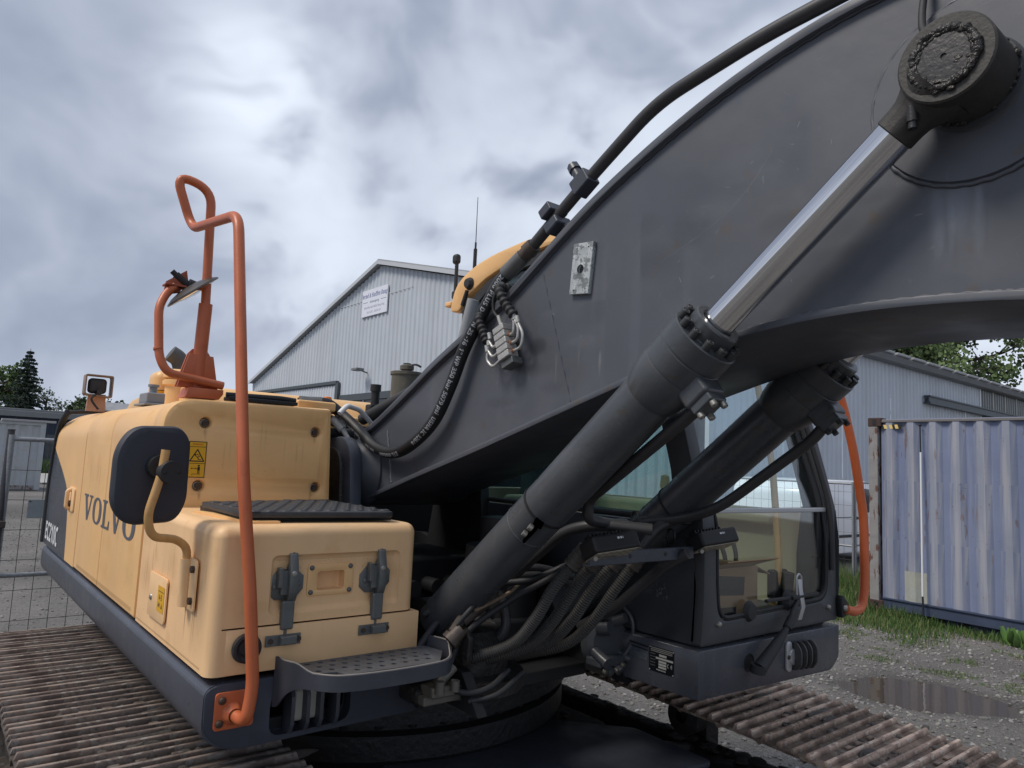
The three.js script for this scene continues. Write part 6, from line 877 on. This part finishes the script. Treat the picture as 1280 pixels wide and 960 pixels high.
// ---- cab
{
  const cab = group('cab', EX, 'dark grey glazed operator cab with a yellow roof edge beyond the boom');
  const X0 = 0.30, X1 = 1.325, zf = (y) => 0.58 - (y > 1.65 ? 0.25 * (y - 1.65) + 0.06 * (y - 1.65) ** 2 : 0) - (y < 1.3 ? (1.3 - y) * 0.15 : 0);
  const front = (g) => { const a = g.attributes.position; for (let i = 0; i < a.count; i++) a.setZ(i, a.getZ(i) + zf(a.getY(i))); return toCreasedNormals(g, 0.5); };
  const side = (a, b, f) => Array.from({ length: 13 }, (_, i) => { const y = lerp(a, b, i / 12); return [f(y), y]; });
  const hole = [[0.378, 1.73], [0.378, 1.60], [0.384, 1.45], [0.40, 1.305, 0.10], [1.215, 1.325, 0.14], [1.215, 1.50], [1.21, 1.73]];
  part('front_frame', [front(prZ([[X0, 1.222], [X1, 1.222], [X1, 1.40], [X1, 1.56], [X1, 1.722], [X0, 1.722], [X0, 1.56], [X0, 1.40]], -0.05, 0, { r: 0.014, bev: 0.005, cs: 8, holes: [{ pts: [[0.372, 1.712], [0.372, 1.60], [0.376, 1.45], [0.392, 1.302, 0.09], [1.218, 1.319, 0.12], [1.220, 1.5], [1.216, 1.712]], r: 0.012 }] }))], M.cabGrey, cab);
  part('front_frame_lip', [front(sweep(fillet([[0.383, 1.72], [0.384, 1.6], [0.388, 1.45], [0.404, 1.314], [1.208, 1.331], [1.210, 1.5], [1.206, 1.72]].map(([x, y]) => V(x, y, -0.006)), 0.1, 10), 0.0075, 8))], M.rubber, cab);
  for (const [a, b] of [[X0, 0.372], [1.228, X1]]) part('pillar', [prX([...side(1.72, 2.76, (y) => zf(y)), ...side(2.76, 1.72, (y) => zf(y) - 0.11)], a, b, { bev: 0.006 }), prX([[0.53, 1.24], ...side(1.3, 1.72, (y) => zf(y) - 0.04), [zf(1.72) - 0.12, 1.72], [0.42, 1.5], [0.42, 1.24]], a + 0.004, b - 0.004, { bev: 0.004 })], M.cabGrey, cab);
  part('side_panel', [prX([[-1.1, 1.222], [0.54, 1.222], [0.55, 1.45], [0.52, 1.60], [0.46, 1.655], [-1.08, 1.655]], X0, X0 + 0.05, { r: 0.02, bev: 0.006 }), prX([[-1.1, 1.222], [0.54, 1.222], [0.55, 1.45], [0.52, 1.60], [0.46, 1.655], [-1.08, 1.655]], X1 - 0.05, X1, { r: 0.02, bev: 0.006 }), box(X0, X1, 1.222, 1.72, -1.12, -1.07, 0.01)], M.cabDark, cab);
  for (const x of [X0, X1 - 0.07]) part('rear_pillar', [prX([[-1.12, 1.65], [-1.02, 1.65], [-0.94, 2.72], [-1.06, 2.72]], x, x + 0.07, { bev: 0.008 })], M.cabGrey, cab);
  part('rear_tube', [cyl(V(X0 - 0.012, 2.24, -1.11), V(X0 - 0.012, 2.74, -0.935), 0.036)], M.tubeGrey, cab, 'pale grey round rear pillar of the cab');
  part('door_pillar', [prX([[-0.24, 1.65], [-0.16, 1.65], [-0.16, 2.74], [-0.24, 2.74]], X1 - 0.07, X1, { bev: 0.006 })], M.cabGrey, cab);
  part('roof', [prX([[-1.17, 2.70, 0.03], [-1.13, 2.85, 0.1], [-0.98, 2.925, 0.1], [-0.8, 2.965, 0.1], [-0.5, 2.99, 0.1], [-0.1, 2.985, 0.1], [0.22, 2.92, 0.1], [0.30, 2.80, 0.03], [0.25, 2.76], [0.1, 2.84], [-0.3, 2.925], [-0.6, 2.905], [-0.85, 2.84], [-1.02, 2.765], [-1.08, 2.695]], X0 - 0.012, X0 + 0.06, { r: 0.02, bev: 0.012, cs: 6 }), prX([[-1.17, 2.74], [-1.12, 2.86, 0.1], [-0.8, 2.985, 0.1], [-0.1, 3.01, 0.1], [0.22, 2.95, 0.1], [0.30, 2.82], [0.2, 2.86], [-0.3, 2.95], [-0.9, 2.88], [-1.1, 2.74]], X0 + 0.05, X1 - 0.03, { r: 0.03, bev: 0.012 }), prX([[-1.17, 2.70], [-1.13, 2.85, 0.1], [-0.8, 2.965, 0.1], [-0.1, 2.985, 0.1], [0.25, 2.88], [0.28, 2.78], [-0.3, 2.9], [-1.08, 2.70]], X1 - 0.05, X1 + 0.01, { r: 0.03, bev: 0.012 })], M.yellow, cab);
  part('roof_seal', [prX([[-1.07, 2.685], [-0.84, 2.825], [-0.6, 2.89], [-0.3, 2.91], [0.1, 2.825], [0.24, 2.745], [0.1, 2.78], [-0.3, 2.86], [-0.6, 2.845], [-0.84, 2.77], [-1.0, 2.66]], X0 - 0.004, X0 + 0.04, {})], M.rubber, cab);
  part('roof_lining', [box(X0 + 0.04, X1 - 0.04, 2.80, 2.82, -1.05, 0.18, 0.01)], M.roofLining, cab);
  // glazing
  part('side_window', [prX([[-1.0, 1.66], [0.45, 1.66], [0.42, 1.95], [0.24, 2.74], [-0.3, 2.9], [-0.6, 2.88], [-0.93, 2.74]], X0 + 0.018, X0 + 0.0215, {})], M.glassTeal, cab);
  part('window_gasket', [sweep(fillet([[-0.98, 1.672], [0.45, 1.672], [0.41, 1.95], [0.22, 2.73]].map(([z, y]) => V(X0 + 0.012, y, z)), 0.06), 0.012, 8)], M.rubber, cab);
  part('lower_windscreen', [front(prZ([[0.38, 1.712], [0.378, 1.6], [0.384, 1.45], [0.40, 1.306, 0.09], [1.214, 1.324, 0.12], [1.214, 1.5], [1.212, 1.712]], -0.022, -0.0185, { cs: 6 }))], M.glassFront, cab);
  part('upper_windscreen', [front(prZ([...Array.from({ length: 10 }, (_, i) => [0.375, lerp(1.725, 2.75, i / 9)]), ...Array.from({ length: 10 }, (_, i) => [1.226, lerp(2.75, 1.725, i / 9)])], -0.022, -0.0185, {}))], M.glass, cab);
  part('windscreen_bar', [box(0.372, 1.228, 1.705, 1.724, 0.545, 0.566, 0.004)], M.barAlu, cab, 'bright bar between the two windscreen panes');
  part('door_window', [prX([[-1.0, 1.66], [0.45, 1.66], [0.41, 1.95], [0.22, 2.74], [-0.95, 2.74]], X1 - 0.03, X1 - 0.0265, {})], M.glass, cab);
  part('rear_window', [box(X0 + 0.07, X1 - 0.07, 1.72, 2.70, -1.08, -1.0765, 0.001)], M.glass, cab);
  part('window_stay', [bent([[1.20, 1.36, 0.535], [1.222, 1.72, 0.545], [1.19, 2.05, 0.44], [1.17, 2.4, 0.34]], 0.018, 0.1), bent([[1.235, 1.45, 0.59], [1.24, 1.72, 0.582], [1.215, 2.05, 0.492], [1.2, 2.4, 0.39]], 0.012, 0.1), box(1.17, 1.20, 1.5, 1.72, 0.52, 0.555, 0.008)], M.rubber, cab);
  for (const [x, y] of [[0.393, 1.298], [1.222, 1.288]]) bolt(cab, [x, y, zf(y) - 0.002], [0, 0, 1], 0.012, 0.014, M.boltSteel, roundG);
  // inside
  part('cab_floor', [box(X0 + 0.04, X1 - 0.04, 1.225, 1.25, -1.08, 0.53, 0.006)], M.floorMat, cab);
  part('door_lining', [box(X1 - 0.065, X1 - 0.05, 1.25, 1.70, -1.05, 0.45, 0.01), box(X1 - 0.12, X1 - 0.06, 1.62, 1.67, -0.9, 0.3, 0.02)], M.lining, cab);
  part('rear_lining', [box(X0 + 0.05, X1 - 0.07, 1.25, 1.72, -1.065, -1.05, 0.01)], M.lining, cab);
  part('seat', [box(0.58, 1.06, 1.52, 1.64, -0.75, -0.22, 0.05, 4), box(0.60, 1.04, 1.6, 2.22, -0.88, -0.74, 0.06, 4), box(0.70, 0.94, 2.20, 2.40, -0.87, -0.79, 0.04, 4), box(0.62, 1.02, 1.25, 1.52, -0.7, -0.3, 0.03)], M.seat, cab);
  for (const x of [0.44, 1.10]) part('armrest_console', [box(x - 0.07, x + 0.07, 1.25, 1.70, -0.72, -0.2, 0.03, 3), lathe([[0, 0.14], [0.022, 0.13], [0.026, 0.08], [0.015, 0.03], [0.03, 0]], V(x, 1.70, -0.25), V(x, 3, -0.22), 16)], M.lining, cab);
  part('travel_lever', [bent([[0.86, 1.25, 0.22], [0.86, 1.48, 0.30], [0.84, 1.58, 0.25]], 0.010, 0.05), bent([[0.94, 1.25, 0.22], [0.94, 1.48, 0.30], [0.96, 1.58, 0.25]], 0.010, 0.05), box(0.80, 0.90, 1.25, 1.27, 0.12, 0.36, 0.006), box(0.91, 1.0, 1.25, 1.27, 0.12, 0.36, 0.006)], M.black, cab);
  part('grab_tube', [bent([[1.13, 1.27, 0.36], [1.12, 1.42, 0.40], [1.135, 1.60, 0.38], [1.16, 1.9, 0.34], [1.17, 2.3, 0.25]], 0.016, 0.08)], M.yellow, cab, 'yellow tube inside the cab behind the windscreen');
  part('monitor', [box(1.08, 1.2, 1.30, 1.43, 0.36, 0.40, 0.01), cyl(V(1.16, 1.25, 0.4), V(1.16, 1.42, 0.42), 0.03)], M.black, cab);
  // roof fittings
  part('aerial', [cyl(V(0.47, 2.98, -1.2), V(0.47, 3.12, -1.2), 0.011), cyl(V(0.47, 3.12, -1.2), V(0.468, 3.44, -1.2), 0.0028, 0.0018, 8), cyl(V(0.47, 3.12, -1.2), V(0.47, 3.16, -1.2), 0.006)], M.black, cab);
  part('roof_camera', [cyl(V(0.342, 2.80, -1.2), V(0.342, 3.02, -1.2), 0.011), box(0.322, 0.362, 3.0, 3.06, -1.23, -1.18, 0.018, 4), box(0.325, 0.36, 2.79, 2.84, -1.22, -1.18, 0.012)], M.rubber, cab);
  part('roof_clip', [lathe([[0, 0.03], [0.025, 0.028], [0.035, 0.01], [0.035, 0]], V(0.29, 2.835, -0.98), V(-1, 2.835, -0.98), 24), cyl(V(0.285, 2.80, -1.0), V(0.285, 2.72, -1.04), 0.012)], M.rubber, cab);
  part('pillar_clip', [cyl(V(0.24, 2.47, -1.06), V(0.30, 2.47, -1.06), 0.007), box(0.255, 0.275, 2.455, 2.49, -1.075, -1.05, 0.003)], M.black, cab);
  part('roof_bracket', [box(0.285, 0.33, 2.735, 2.765, -1.22, -1.16, 0.01)], M.yellow, cab);
  // wiper and its park bracket
  const wp = group('wiper', cab);
  part('wiper_arm', [cyl(V(0.60, 1.105, 0.615), V(0.60, 1.135, 0.62), 0.032, 0.03), sweep([V(0.60, 1.12, 0.622), V(0.72, 1.20, 0.625), V(0.815, 1.262, 0.622), V(0.835, 1.28, 0.62), V(0.85, 1.30, 0.615), V(0.915, 1.348, 0.605)], (t) => t < 0.62 ? lerp(0.028, 0.016, t / 0.62) : 0.010, 12), cyl(V(0.80, 1.25, 0.622), V(0.84, 1.285, 0.62), 0.018)], M.rubber, wp);
  part('wiper_blade', [box(0.69, 1.10, -0.006, 0.006, -0.008, 0.008, 0.003).translate(0, 1.360, 0.594).rotateZ(0), box(0.87, 0.96, 1.352, 1.368, 0.59, 0.612, 0.004)], M.rubber, wp);
  part('park_bracket', [prX([[0.598, 1.265], [0.602, 1.265], [0.618, 1.32], [0.60, 1.43], [0.595, 1.43], [0.612, 1.32]], 0.922, 0.952, {}), bent([[0.915, 1.36, 0.60], [0.915, 1.44, 0.598], [0.935, 1.455, 0.598], [0.955, 1.44, 0.598], [0.955, 1.36, 0.60]], 0.004, 0.01)], M.barAlu, wp);
  part('rubber_stop', [lathe([[0, 0.02], [0.03, 0.018], [0.042, 0], [0.0, 0]], V(0.60, 1.326, 0.575), V(0.60, 1.326, 2), 20)], M.rubber, wp); part('rubber_stop', [lathe([[0, 0.03], [0.03, 0.024], [0.045, 0], [0.0, 0]], V(0.885, 1.345, 0.575), V(0.885, 1.345, 2), 20)], M.rubber, wp);
  // outer grab rail
  const gr = group('grab_rail', cab, 'orange grab rail standing out from the cab front corner');
  part('tube', [bent([[1.34, 1.272, 0.60], [1.42, 1.252, 0.60], [1.50, 1.262, 0.598], [1.535, 1.36, 0.597], [1.545, 1.68, 0.59], [1.475, 2.0, 0.575], [1.42, 2.22, 0.55], [1.36, 2.38, 0.52], [1.31, 2.40, 0.36]], 0.0205, 0.07, 16)], M.orangeBright, gr);
  part('bracket', [prZ([[1.31, 1.235], [1.37, 1.248], [1.375, 1.29], [1.32, 1.335], [1.305, 1.32]], 0.572, 0.60, { r: 0.006, bev: 0.002 })], M.black, gr); bolt(gr, [1.335, 1.276, 0.60], [0, 0, 1], 0.016, 0.012, M.boltSteel, roundG);
  part('door_latch', [cyl(V(1.325, 1.755, 0.44), V(1.37, 1.755, 0.45), 0.014), cyl(V(1.365, 1.755, 0.45), V(1.39, 1.76, 0.45), 0.02), box(1.325, 1.35, 1.55, 1.59, 0.44, 0.47, 0.006)], M.black, gr);
}
// ---- beam that carries the cab
{
  const cbm = group('cab_base', EX, 'grey box beam under the cab with data plate and barred lamp');
  part('beam', [prZ([[0.277, 1.213, 0.01], [1.326, 1.202, 0.012], [1.322, 1.06, 0.02], [1.255, 1.012, 0.03], [0.277, 1.040, 0.006]], -1.2, 0.577, { bev: 0.005, holes: [] })], M.greyBase, cbm);
  part('beam_top', [box(0.32, 1.30, 1.19, 1.225, -1.1, 0.52, 0.004)], M.black, cbm);
  part('wiper_recess', [lathe([[0, 0.0015], [0.03, 0.0015], [0.034, 0.004], [0.036, 0]], V(0.60, 1.132, 0.576), V(0.60, 1.132, 2), 24)], M.black, cbm);
  // lamp guard: five bent bars round a deep dark hole
  part('lamp_hole', [prZ([[0.885, 1.06], [1.055, 1.052], [1.055, 1.165], [0.885, 1.172]], 0.5765, 0.579, { r: 0.05 })], M.black, cbm);
  part('lamp_guard_plate', [prZ([[0.862, 1.062], [0.905, 1.058], [0.905, 1.178], [0.862, 1.182]], 0.578, 0.586, { r: 0.02, bev: 0.001 })], M.barAlu, cbm);
  part('lamp', [lathe([[0, 0.012], [0.03, 0.01], [0.036, 0]], V(0.915, 1.115, 0.58), V(0.915, 1.115, 2), 24)], M.barAlu, cbm);
  for (let i = 0; i < 4; i++) { const x = 0.915 + i * 0.043; part('guard_bar', [prX([[0.577, 1.062 - i * 0.003], [0.60, 1.062 - i * 0.003], [0.622, 1.085], [0.622, 1.145], [0.60, 1.175 - i * 0.002], [0.577, 1.175 - i * 0.002]], x, x + 0.007, { r: 0.018, bev: 0.0008 })], M.guardEdge, cbm); }
  bolt(cbm, [0.878, 1.118, 0.586], [0, 0, 1], 0.010, 0.006, M.boltRust, roundG);
  print('data_plate', cbm, [0.2745, 1.189, 0.352], [0.2745, 1.189, 0.470], [0.2745, 1.098, 0.352], 256, 198, (c, w, h) => {
    c.fillStyle = '#10141b'; c.fillRect(0, 0, w, h); c.fillStyle = '#a6a69f'; c.font = 'bold 14px sans-serif'; for (let k = 0; k < 3; k++) c.fillRect(16, 8 + k * 13, w - 32, 6); c.fillStyle = '#c4c4bd'; c.fillRect(104, 52, 76, 18); c.fillRect(70, 78, 178, 16); c.fillRect(100, 102, 80, 17); c.fillRect(100, 124, 80, 17); c.fillRect(100, 146, 80, 17);
    c.fillStyle = '#777'; for (let k = 0; k < 5; k++) c.fillRect(10, 56 + k * 23, 56, 5); c.fillStyle = '#c4c4bd'; c.strokeStyle = '#c4c4bd'; c.lineWidth = 6; c.beginPath(); c.arc(208, 128, 16, 1.9, 4.4); c.stroke(); c.beginPath(); c.arc(242, 128, 16, 1.9, 4.4); c.moveTo(228, 128); c.lineTo(240, 128); c.stroke(); for (let k = 0; k < 9; k++) c.fillRect(78 + k * 11, 172 + (k % 3), 8, 10); for (const [x, y] of [[8, 8], [w - 8, 10], [8, h - 8], [w - 8, h - 8]]) { c.beginPath(); c.arc(x, y, 6, 0, 7); c.fill(); }
  }, { metal: 0.3 });
  print('worn_plate', cbm, [0.2745, 1.187, 0.252], [0.2745, 1.183, 0.345], [0.2745, 1.132, 0.252], 160, 90, (c, w, h) => { c.fillStyle = '#4c5158'; c.fillRect(0, 0, w, h); c.fillStyle = '#12161d'; c.fillRect(0, 0, w, 10); c.fillRect(0, 22, w, 8); c.fillStyle = '#62686d'; for (let k = 0; k < 60; k++) c.fillRect(rnd() * w, 34 + rnd() * 52, rnd() * 22, 3); });
  print('faint_marks', EX, [0.2985, 1.44, 0.30], [0.2985, 1.44, 0.44], [0.2985, 1.36, 0.30], 220, 120, (c, w, h) => { c.clearRect(0, 0, w, h); c.strokeStyle = 'rgba(120,124,130,0.5)'; c.fillStyle = 'rgba(120,124,130,0.5)'; c.lineWidth = 3; c.beginPath(); c.moveTo(36, 12); c.lineTo(66, 56); c.lineTo(6, 56); c.closePath(); c.stroke(); for (let k = 0; k < 26; k++) c.fillRect(92 + (k % 5) * 18 + rnd() * 8, 16 + rnd() * 90, 3 + rnd() * 10, 3 + rnd() * 14); c.fillRect(6, 72, 60, 4); c.fillRect(6, 86, 48, 4); }, { clear: true });
  part('step_stub', [box(1.326, 1.36, 1.085, 1.15, 0.42, 0.46, 0.004)], M.rustDark, cbm);
}
// ---- work lights on their bar between the cylinders
{
  const wl = group('work_lights', EX, 'two black work lights on a dark bar between the lifting cylinders');
  part('bar', [prX([[0.545, 1.545], [0.575, 1.545], [0.578, 1.548], [0.578, 1.588], [0.572, 1.59], [0.572, 1.552], [0.545, 1.552]], -0.30, 0.235, { holes: [] })], M.greyBeam, wl);
  for (const x of [-0.11, 0.075]) bolt(wl, [x, 1.57, 0.578], [0, 0, 1], 0.008, 0.0015, M.black, roundG, 'hole');
  for (const [x, yaw] of [[-0.235, -0.25], [0.315, -0.25]]) {
    const rot = (g) => g.rotateX(-0.42).rotateZ(0.12).rotateY(yaw).translate(x, 1.612, 0.60);
    part('lamp_body', [rot(box(-0.085, 0.085, -0.028, 0.028, -0.05, 0.05, 0.010, 3)), rot(box(-0.062, 0.062, 0.02, 0.038, -0.045, 0.0, 0.004)), ...Array.from({ length: 9 }, (_, i) => rot(box(-0.06 + i * 0.0145, -0.054 + i * 0.0145, 0.036, 0.046, -0.044, -0.004, 0.001)))], M.black, wl);
    const L = []; for (let i = 0; i < 6; i++) for (let j = 0; j < 3; j++) L.push(rot(lathe([[0, 0.006], [0.008, 0.004], [0.0105, 0]], V(-0.064 + i * 0.0256, -0.0275, -0.028 + j * 0.028), V(-0.064 + i * 0.0256, -5, -0.028 + j * 0.028), 12)));
    part('led_lens', [rot(box(-0.077, 0.077, -0.0305, -0.027, -0.042, 0.042, 0.002)), ...L], M.ledLens, wl); part('lamp_mark', [rot(box(0.004, 0.012, 0.006, 0.013, 0.0495, 0.0505, 0.0002)), rot(box(0.015, 0.021, 0.006, 0.013, 0.0495, 0.0505, 0.0002)), rot(box(0.024, 0.026, 0.006, 0.013, 0.0495, 0.0505, 0.0002))], M.whitePaint, wl);
    part('lamp_bracket', [box(x - 0.06, x + 0.03, 1.575, 1.582, 0.55, 0.60, 0.002)], M.greyDark, wl); bolt(wl, [x - 0.07, 1.575, 0.60], [-0.4, 0, 1], 0.008, 0.012, M.boltSteel);
  }
}
// ---- pipes and hoses between the cylinders and the swivel
{
  const hy = group('hydraulic_lines', EX);
  const qR = lcR.q.toArray(), qL = lcL.q.toArray();
  part('steel_pipe', [bent([[-0.40, qR[1] - 0.02, qR[2] + 0.02], [-0.385, 2.0, 1.0], [-0.292, 1.755, 0.555], [-0.286, 1.69, 0.545], [-0.16, 1.672, 0.55], [-0.10, 1.675, 0.555], [-0.085, 1.62, 0.555]], 0.0185, 0.05, 18)], M.pipe, hy);
  part('steel_pipe', [bent([[-0.10, 1.665, 0.66], [-0.22, 1.672, 0.52], [-0.245, 1.64, 0.40], [-0.252, 1.40, 0.075], [-0.245, 1.35, 0.085], [-0.248, 1.25, 0.125], [-0.30, 1.18, 0.06]], 0.019, 0.06, 18)], M.pipe, hy);
  part('steel_pipe', [bent([[0.252, qL[1] - 0.02, qL[2] + 0.02], [0.24, 1.98, 1.03], [0.20, 1.735, 0.705], [0.20, 1.685, 0.545], [0.13, 1.665, 0.40], [0.05, 1.60, 0.36]], 0.0185, 0.08, 18)], M.pipe, hy);
  part('steel_pipe', [bent([[0.37, 1.648, 0.50], [0.31, 1.668, 0.50], [0.20, 1.675, 0.50], [0.12, 1.648, 0.49], [0.07, 1.56, 0.46]], 0.0185, 0.06, 18)], M.pipe, hy);
  part('steel_pipe', [bent([[0.17, 1.57, 0.60], [0.15, 1.53, 0.53], [0.15, 1.327, 0.285], [0.15, 1.22, 0.10]], 0.021, 0.06, 18)], M.pipe, hy);
  for (const p of [[[0.19, 1.62, 0.51], 0.03], [[-0.07, 1.69, 0.56], 0.012]]) part('cable_tie', [new THREE.TorusGeometry(0.026, 0.004, 6, 20).rotateY(1.2).translate(...p[0])], M.black, hy);
  const H = [[[-0.263, 1.555, 0.48], [-0.305, 1.455, 0.42], [-0.322, 1.34, 0.35], [-0.331, 1.242, 0.25], [-0.43, 1.165, 0.10]], [[-0.176, 1.545, 0.48], [-0.216, 1.441, 0.42], [-0.241, 1.324, 0.35], [-0.262, 1.225, 0.25], [-0.36, 1.15, 0.10]], [[-0.068, 1.54, 0.48], [-0.123, 1.434, 0.42], [-0.145, 1.323, 0.35], [-0.168, 1.225, 0.25], [-0.28, 1.155, 0.10]], [[0.037, 1.535, 0.48], [-0.008, 1.426, 0.42], [-0.036, 1.312, 0.35], [-0.068, 1.212, 0.25], [-0.19, 1.15, 0.10]]];
  for (const p of H) { part('spiral_hose', [curvy(p, (t) => 0.0188 + 0.002 * Math.sin(t * 420), 330, 16)], M.spiral, hy); const a = V(...p[0]), b = V(...p[1]), d = b.clone().sub(a).normalize(); part('hose_end', [cyl(a.clone().addScaledVector(d, -0.05), a.clone().addScaledVector(d, 0.03), 0.026, 0.026, 20), ...[0, 0.022, 0.04].map((k) => cyl(a.clone().addScaledVector(d, -0.02 + k), a.clone().addScaledVector(d, -0.01 + k), 0.0285, 0.0285, 20))], M.hoseEnd, hy); }
  part('loose_hose', [curvy([[-0.10, 1.60, 0.4], [-0.2, 1.47, 0.30], [-0.3, 1.38, 0.2], [-0.45, 1.25, 0.12], [-0.52, 1.15, 0.14]], 0.011), curvy([[-0.05, 1.55, 0.35], [-0.22, 1.45, 0.22], [-0.36, 1.40, 0.05], [-0.5, 1.3, -0.05]], 0.012), curvy([[0.0, 1.44, 0.2], [-0.15, 1.475, 0.14], [-0.3, 1.43, 0.06], [-0.45, 1.3, 0.0], [-0.55, 1.2, 0.0]], 0.014), curvy([[0.05, 1.40, 0.15], [-0.12, 1.44, 0.1], [-0.28, 1.40, 0.02], [-0.42, 1.28, -0.02]], 0.014), curvy([[-0.30, 1.14, 0.2], [-0.40, 1.1, 0.22], [-0.48, 1.09, 0.2], [-0.56, 1.12, 0.12]], 0.010), curvy([[-0.25, 1.13, 0.22], [-0.38, 1.08, 0.24], [-0.47, 1.06, 0.2]], 0.009), curvy([[-0.49, 1.30, 0.14], [-0.44, 1.36, 0.16], [-0.38, 1.37, 0.12], [-0.30, 1.30, 0.1]], 0.009)], M.rubber, hy);
  part('pale_line', [curvy([[-0.42, 1.345, 0.15], [-0.32, 1.365, 0.13], [-0.24, 1.39, 0.12], [-0.17, 1.42, 0.1]], 0.0065)], M.tan, hy);
  const fit = (p, q, r) => [cyl(V(...p), V(...p).lerp(V(...q), 0.35), r * 1.25, r * 1.25, 6), cyl(V(...p).lerp(V(...q), 0.3), V(...q), r, r * 0.95, 16)];
  part('hose_coupling', [...fit([-0.44, 1.30, 0.10], [-0.35, 1.36, 0.12], 0.021), ...fit([-0.51, 1.245, 0.13], [-0.47, 1.285, 0.14], 0.027), cyl(V(-0.50, 1.27, 0.13), V(-0.44, 1.31, 0.1), 0.018)], M.rustPipe, hy);
  part('hose_coupling', [...fit([-0.565, 1.115, 0.15], [-0.50, 1.165, 0.15], 0.017), box(-0.60, -0.50, 1.08, 1.115, 0.10, 0.18, 0.008), cyl(V(-0.58, 1.10, 0.19), V(-0.58, 1.14, 0.19), 0.016, 0.016, 6), cyl(V(-0.52, 1.10, 0.19), V(-0.52, 1.135, 0.19), 0.016, 0.016, 6), box(-0.62, -0.47, 1.055, 1.085, 0.12, 0.16, 0.006)], M.dirtyZinc, hy);
  part('swivel_joint', [lathe([[0.0, 0.2], [0.12, 0.2], [0.16, 0.15], [0.16, 0.06], [0.22, 0.05], [0.22, 0]], V(-0.33, 1.05, -0.02), V(-0.33, 3, -0.02), 40), box(-0.62, -0.15, 1.04, 1.10, -0.2, 0.12, 0.02), prX([[0.02, 1.14], [0.16, 1.16], [0.17, 1.26], [0.10, 1.30], [0.0, 1.28]], -0.455, -0.435, { r: 0.02, bev: 0.003 })], M.dirty, hy);  // swivel joint darkened, the deep shade here put into its colour
  // travel motor port cluster against the cab base
  part('port_cluster', [lathe([[0, 0.06], [0.09, 0.06], [0.105, 0.04], [0.105, 0]], V(0.22, 1.17, 0.15), V(0.13, 1.2, 1), 28), cyl(V(0.155, 1.235, 0.2), V(0.165, 1.245, 0.25), 0.032, 0.03, 6), cyl(V(0.235, 1.25, 0.2), V(0.25, 1.275, 0.25), 0.022, 0.02, 8), cyl(V(0.13, 1.15, 0.2), V(0.13, 1.12, 0.27), 0.02), cyl(V(0.17, 1.10, 0.2), V(0.18, 1.07, 0.25), 0.018), cyl(V(0.22, 1.10, 0.2), V(0.23, 1.07, 0.25), 0.018), cyl(V(0.26, 1.13, 0.2), V(0.285, 1.11, 0.25), 0.016), box(0.12, 0.27, 1.09, 1.13, 0.16, 0.24, 0.012), bent([[0.27, 1.32, 0.2], [0.285, 1.27, 0.26], [0.285, 1.17, 0.26], [0.25, 1.1, 0.22]], 0.008, 0.05)], M.cylGrey, hy);
  for (const [x, y] of [[0.145, 1.085], [0.175, 1.078], [0.21, 1.08], [0.245, 1.095]]) bolt(hy, [x, y, 0.24], [0.1, -0.5, 1], 0.012, 0.014, M.dirtyZinc);
}
// ---- cardboard box lying in the cab (its own thing)
{
  const cbx = thing('cardboard_box', 'opened cardboard box with a dark window lying in the cab', 'box', [0.62, 1.25, 0.3]);
  const x0 = 0.425, x1 = 0.83, y0 = 1.252, y1 = 1.475, z0 = 0.17, z1 = 0.47;
  part('box_sides', [box(x0, x1, y0, y1, z0, z0 + 0.012, 0.001), box(x0, x1, y0, y1, z1 - 0.012, z1, 0.001), box(x0, x0 + 0.012, y0, y1, z0 + 0.012, z1 - 0.012, 0.001), box(x1 - 0.012, x1, y0, y1, z0 + 0.012, z1 - 0.012, 0.001), box(x0 + 0.012, x1 - 0.012, y0, y0 + 0.01, z0 + 0.012, z1 - 0.012, 0.001)], M.cardboard, cbx);
  part('flap', [box(0, 0.36, 0, 0.005, 0, 0.13, 0.001).rotateX(-0.35).translate(x0 + 0.02, y1, z1 - 0.01)], M.cardboard, cbx); part('flap', [box(0, 0.36, 0, 0.005, -0.15, 0, 0.001).rotateX(0.6).translate(x0 + 0.02, y1, z0 + 0.01)], M.cardboard, cbx); part('flap', [box(0, 0.13, 0, 0.005, 0, 0.28, 0.001).rotateZ(-0.35).translate(x1 - 0.01, y1, z0 + 0.01)], M.cardboard, cbx);
  part('dark_print', [prZ([[0.50, 1.375], [0.725, 1.36], [0.73, 1.435], [0.51, 1.452]], z1 + 0.0005, z1 + 0.0025)], M.printDark, cbx); part('dark_print', [prZ([[0.445, 1.27], [0.665, 1.262], [0.67, 1.318], [0.45, 1.328]], z1 + 0.0005, z1 + 0.0025)], M.printDark, cbx);
  const fb = thing('folded_carton', 'flattened brown carton standing at the rear of the cab floor', 'carton', [0.9, 1.25, 0.05]); part('sheet', [box(0.70, 0.96, 1.25, 1.50, 0.05, 0.06, 0.001).rotateY(0.02), box(0.72, 0.84, 1.5, 1.506, 0.0, 0.09, 0.001), box(0.86, 0.98, 1.5, 1.506, 0.02, 0.11, 0.001)], M.cardboard, fb);
}
renderer.render(scene, camera);
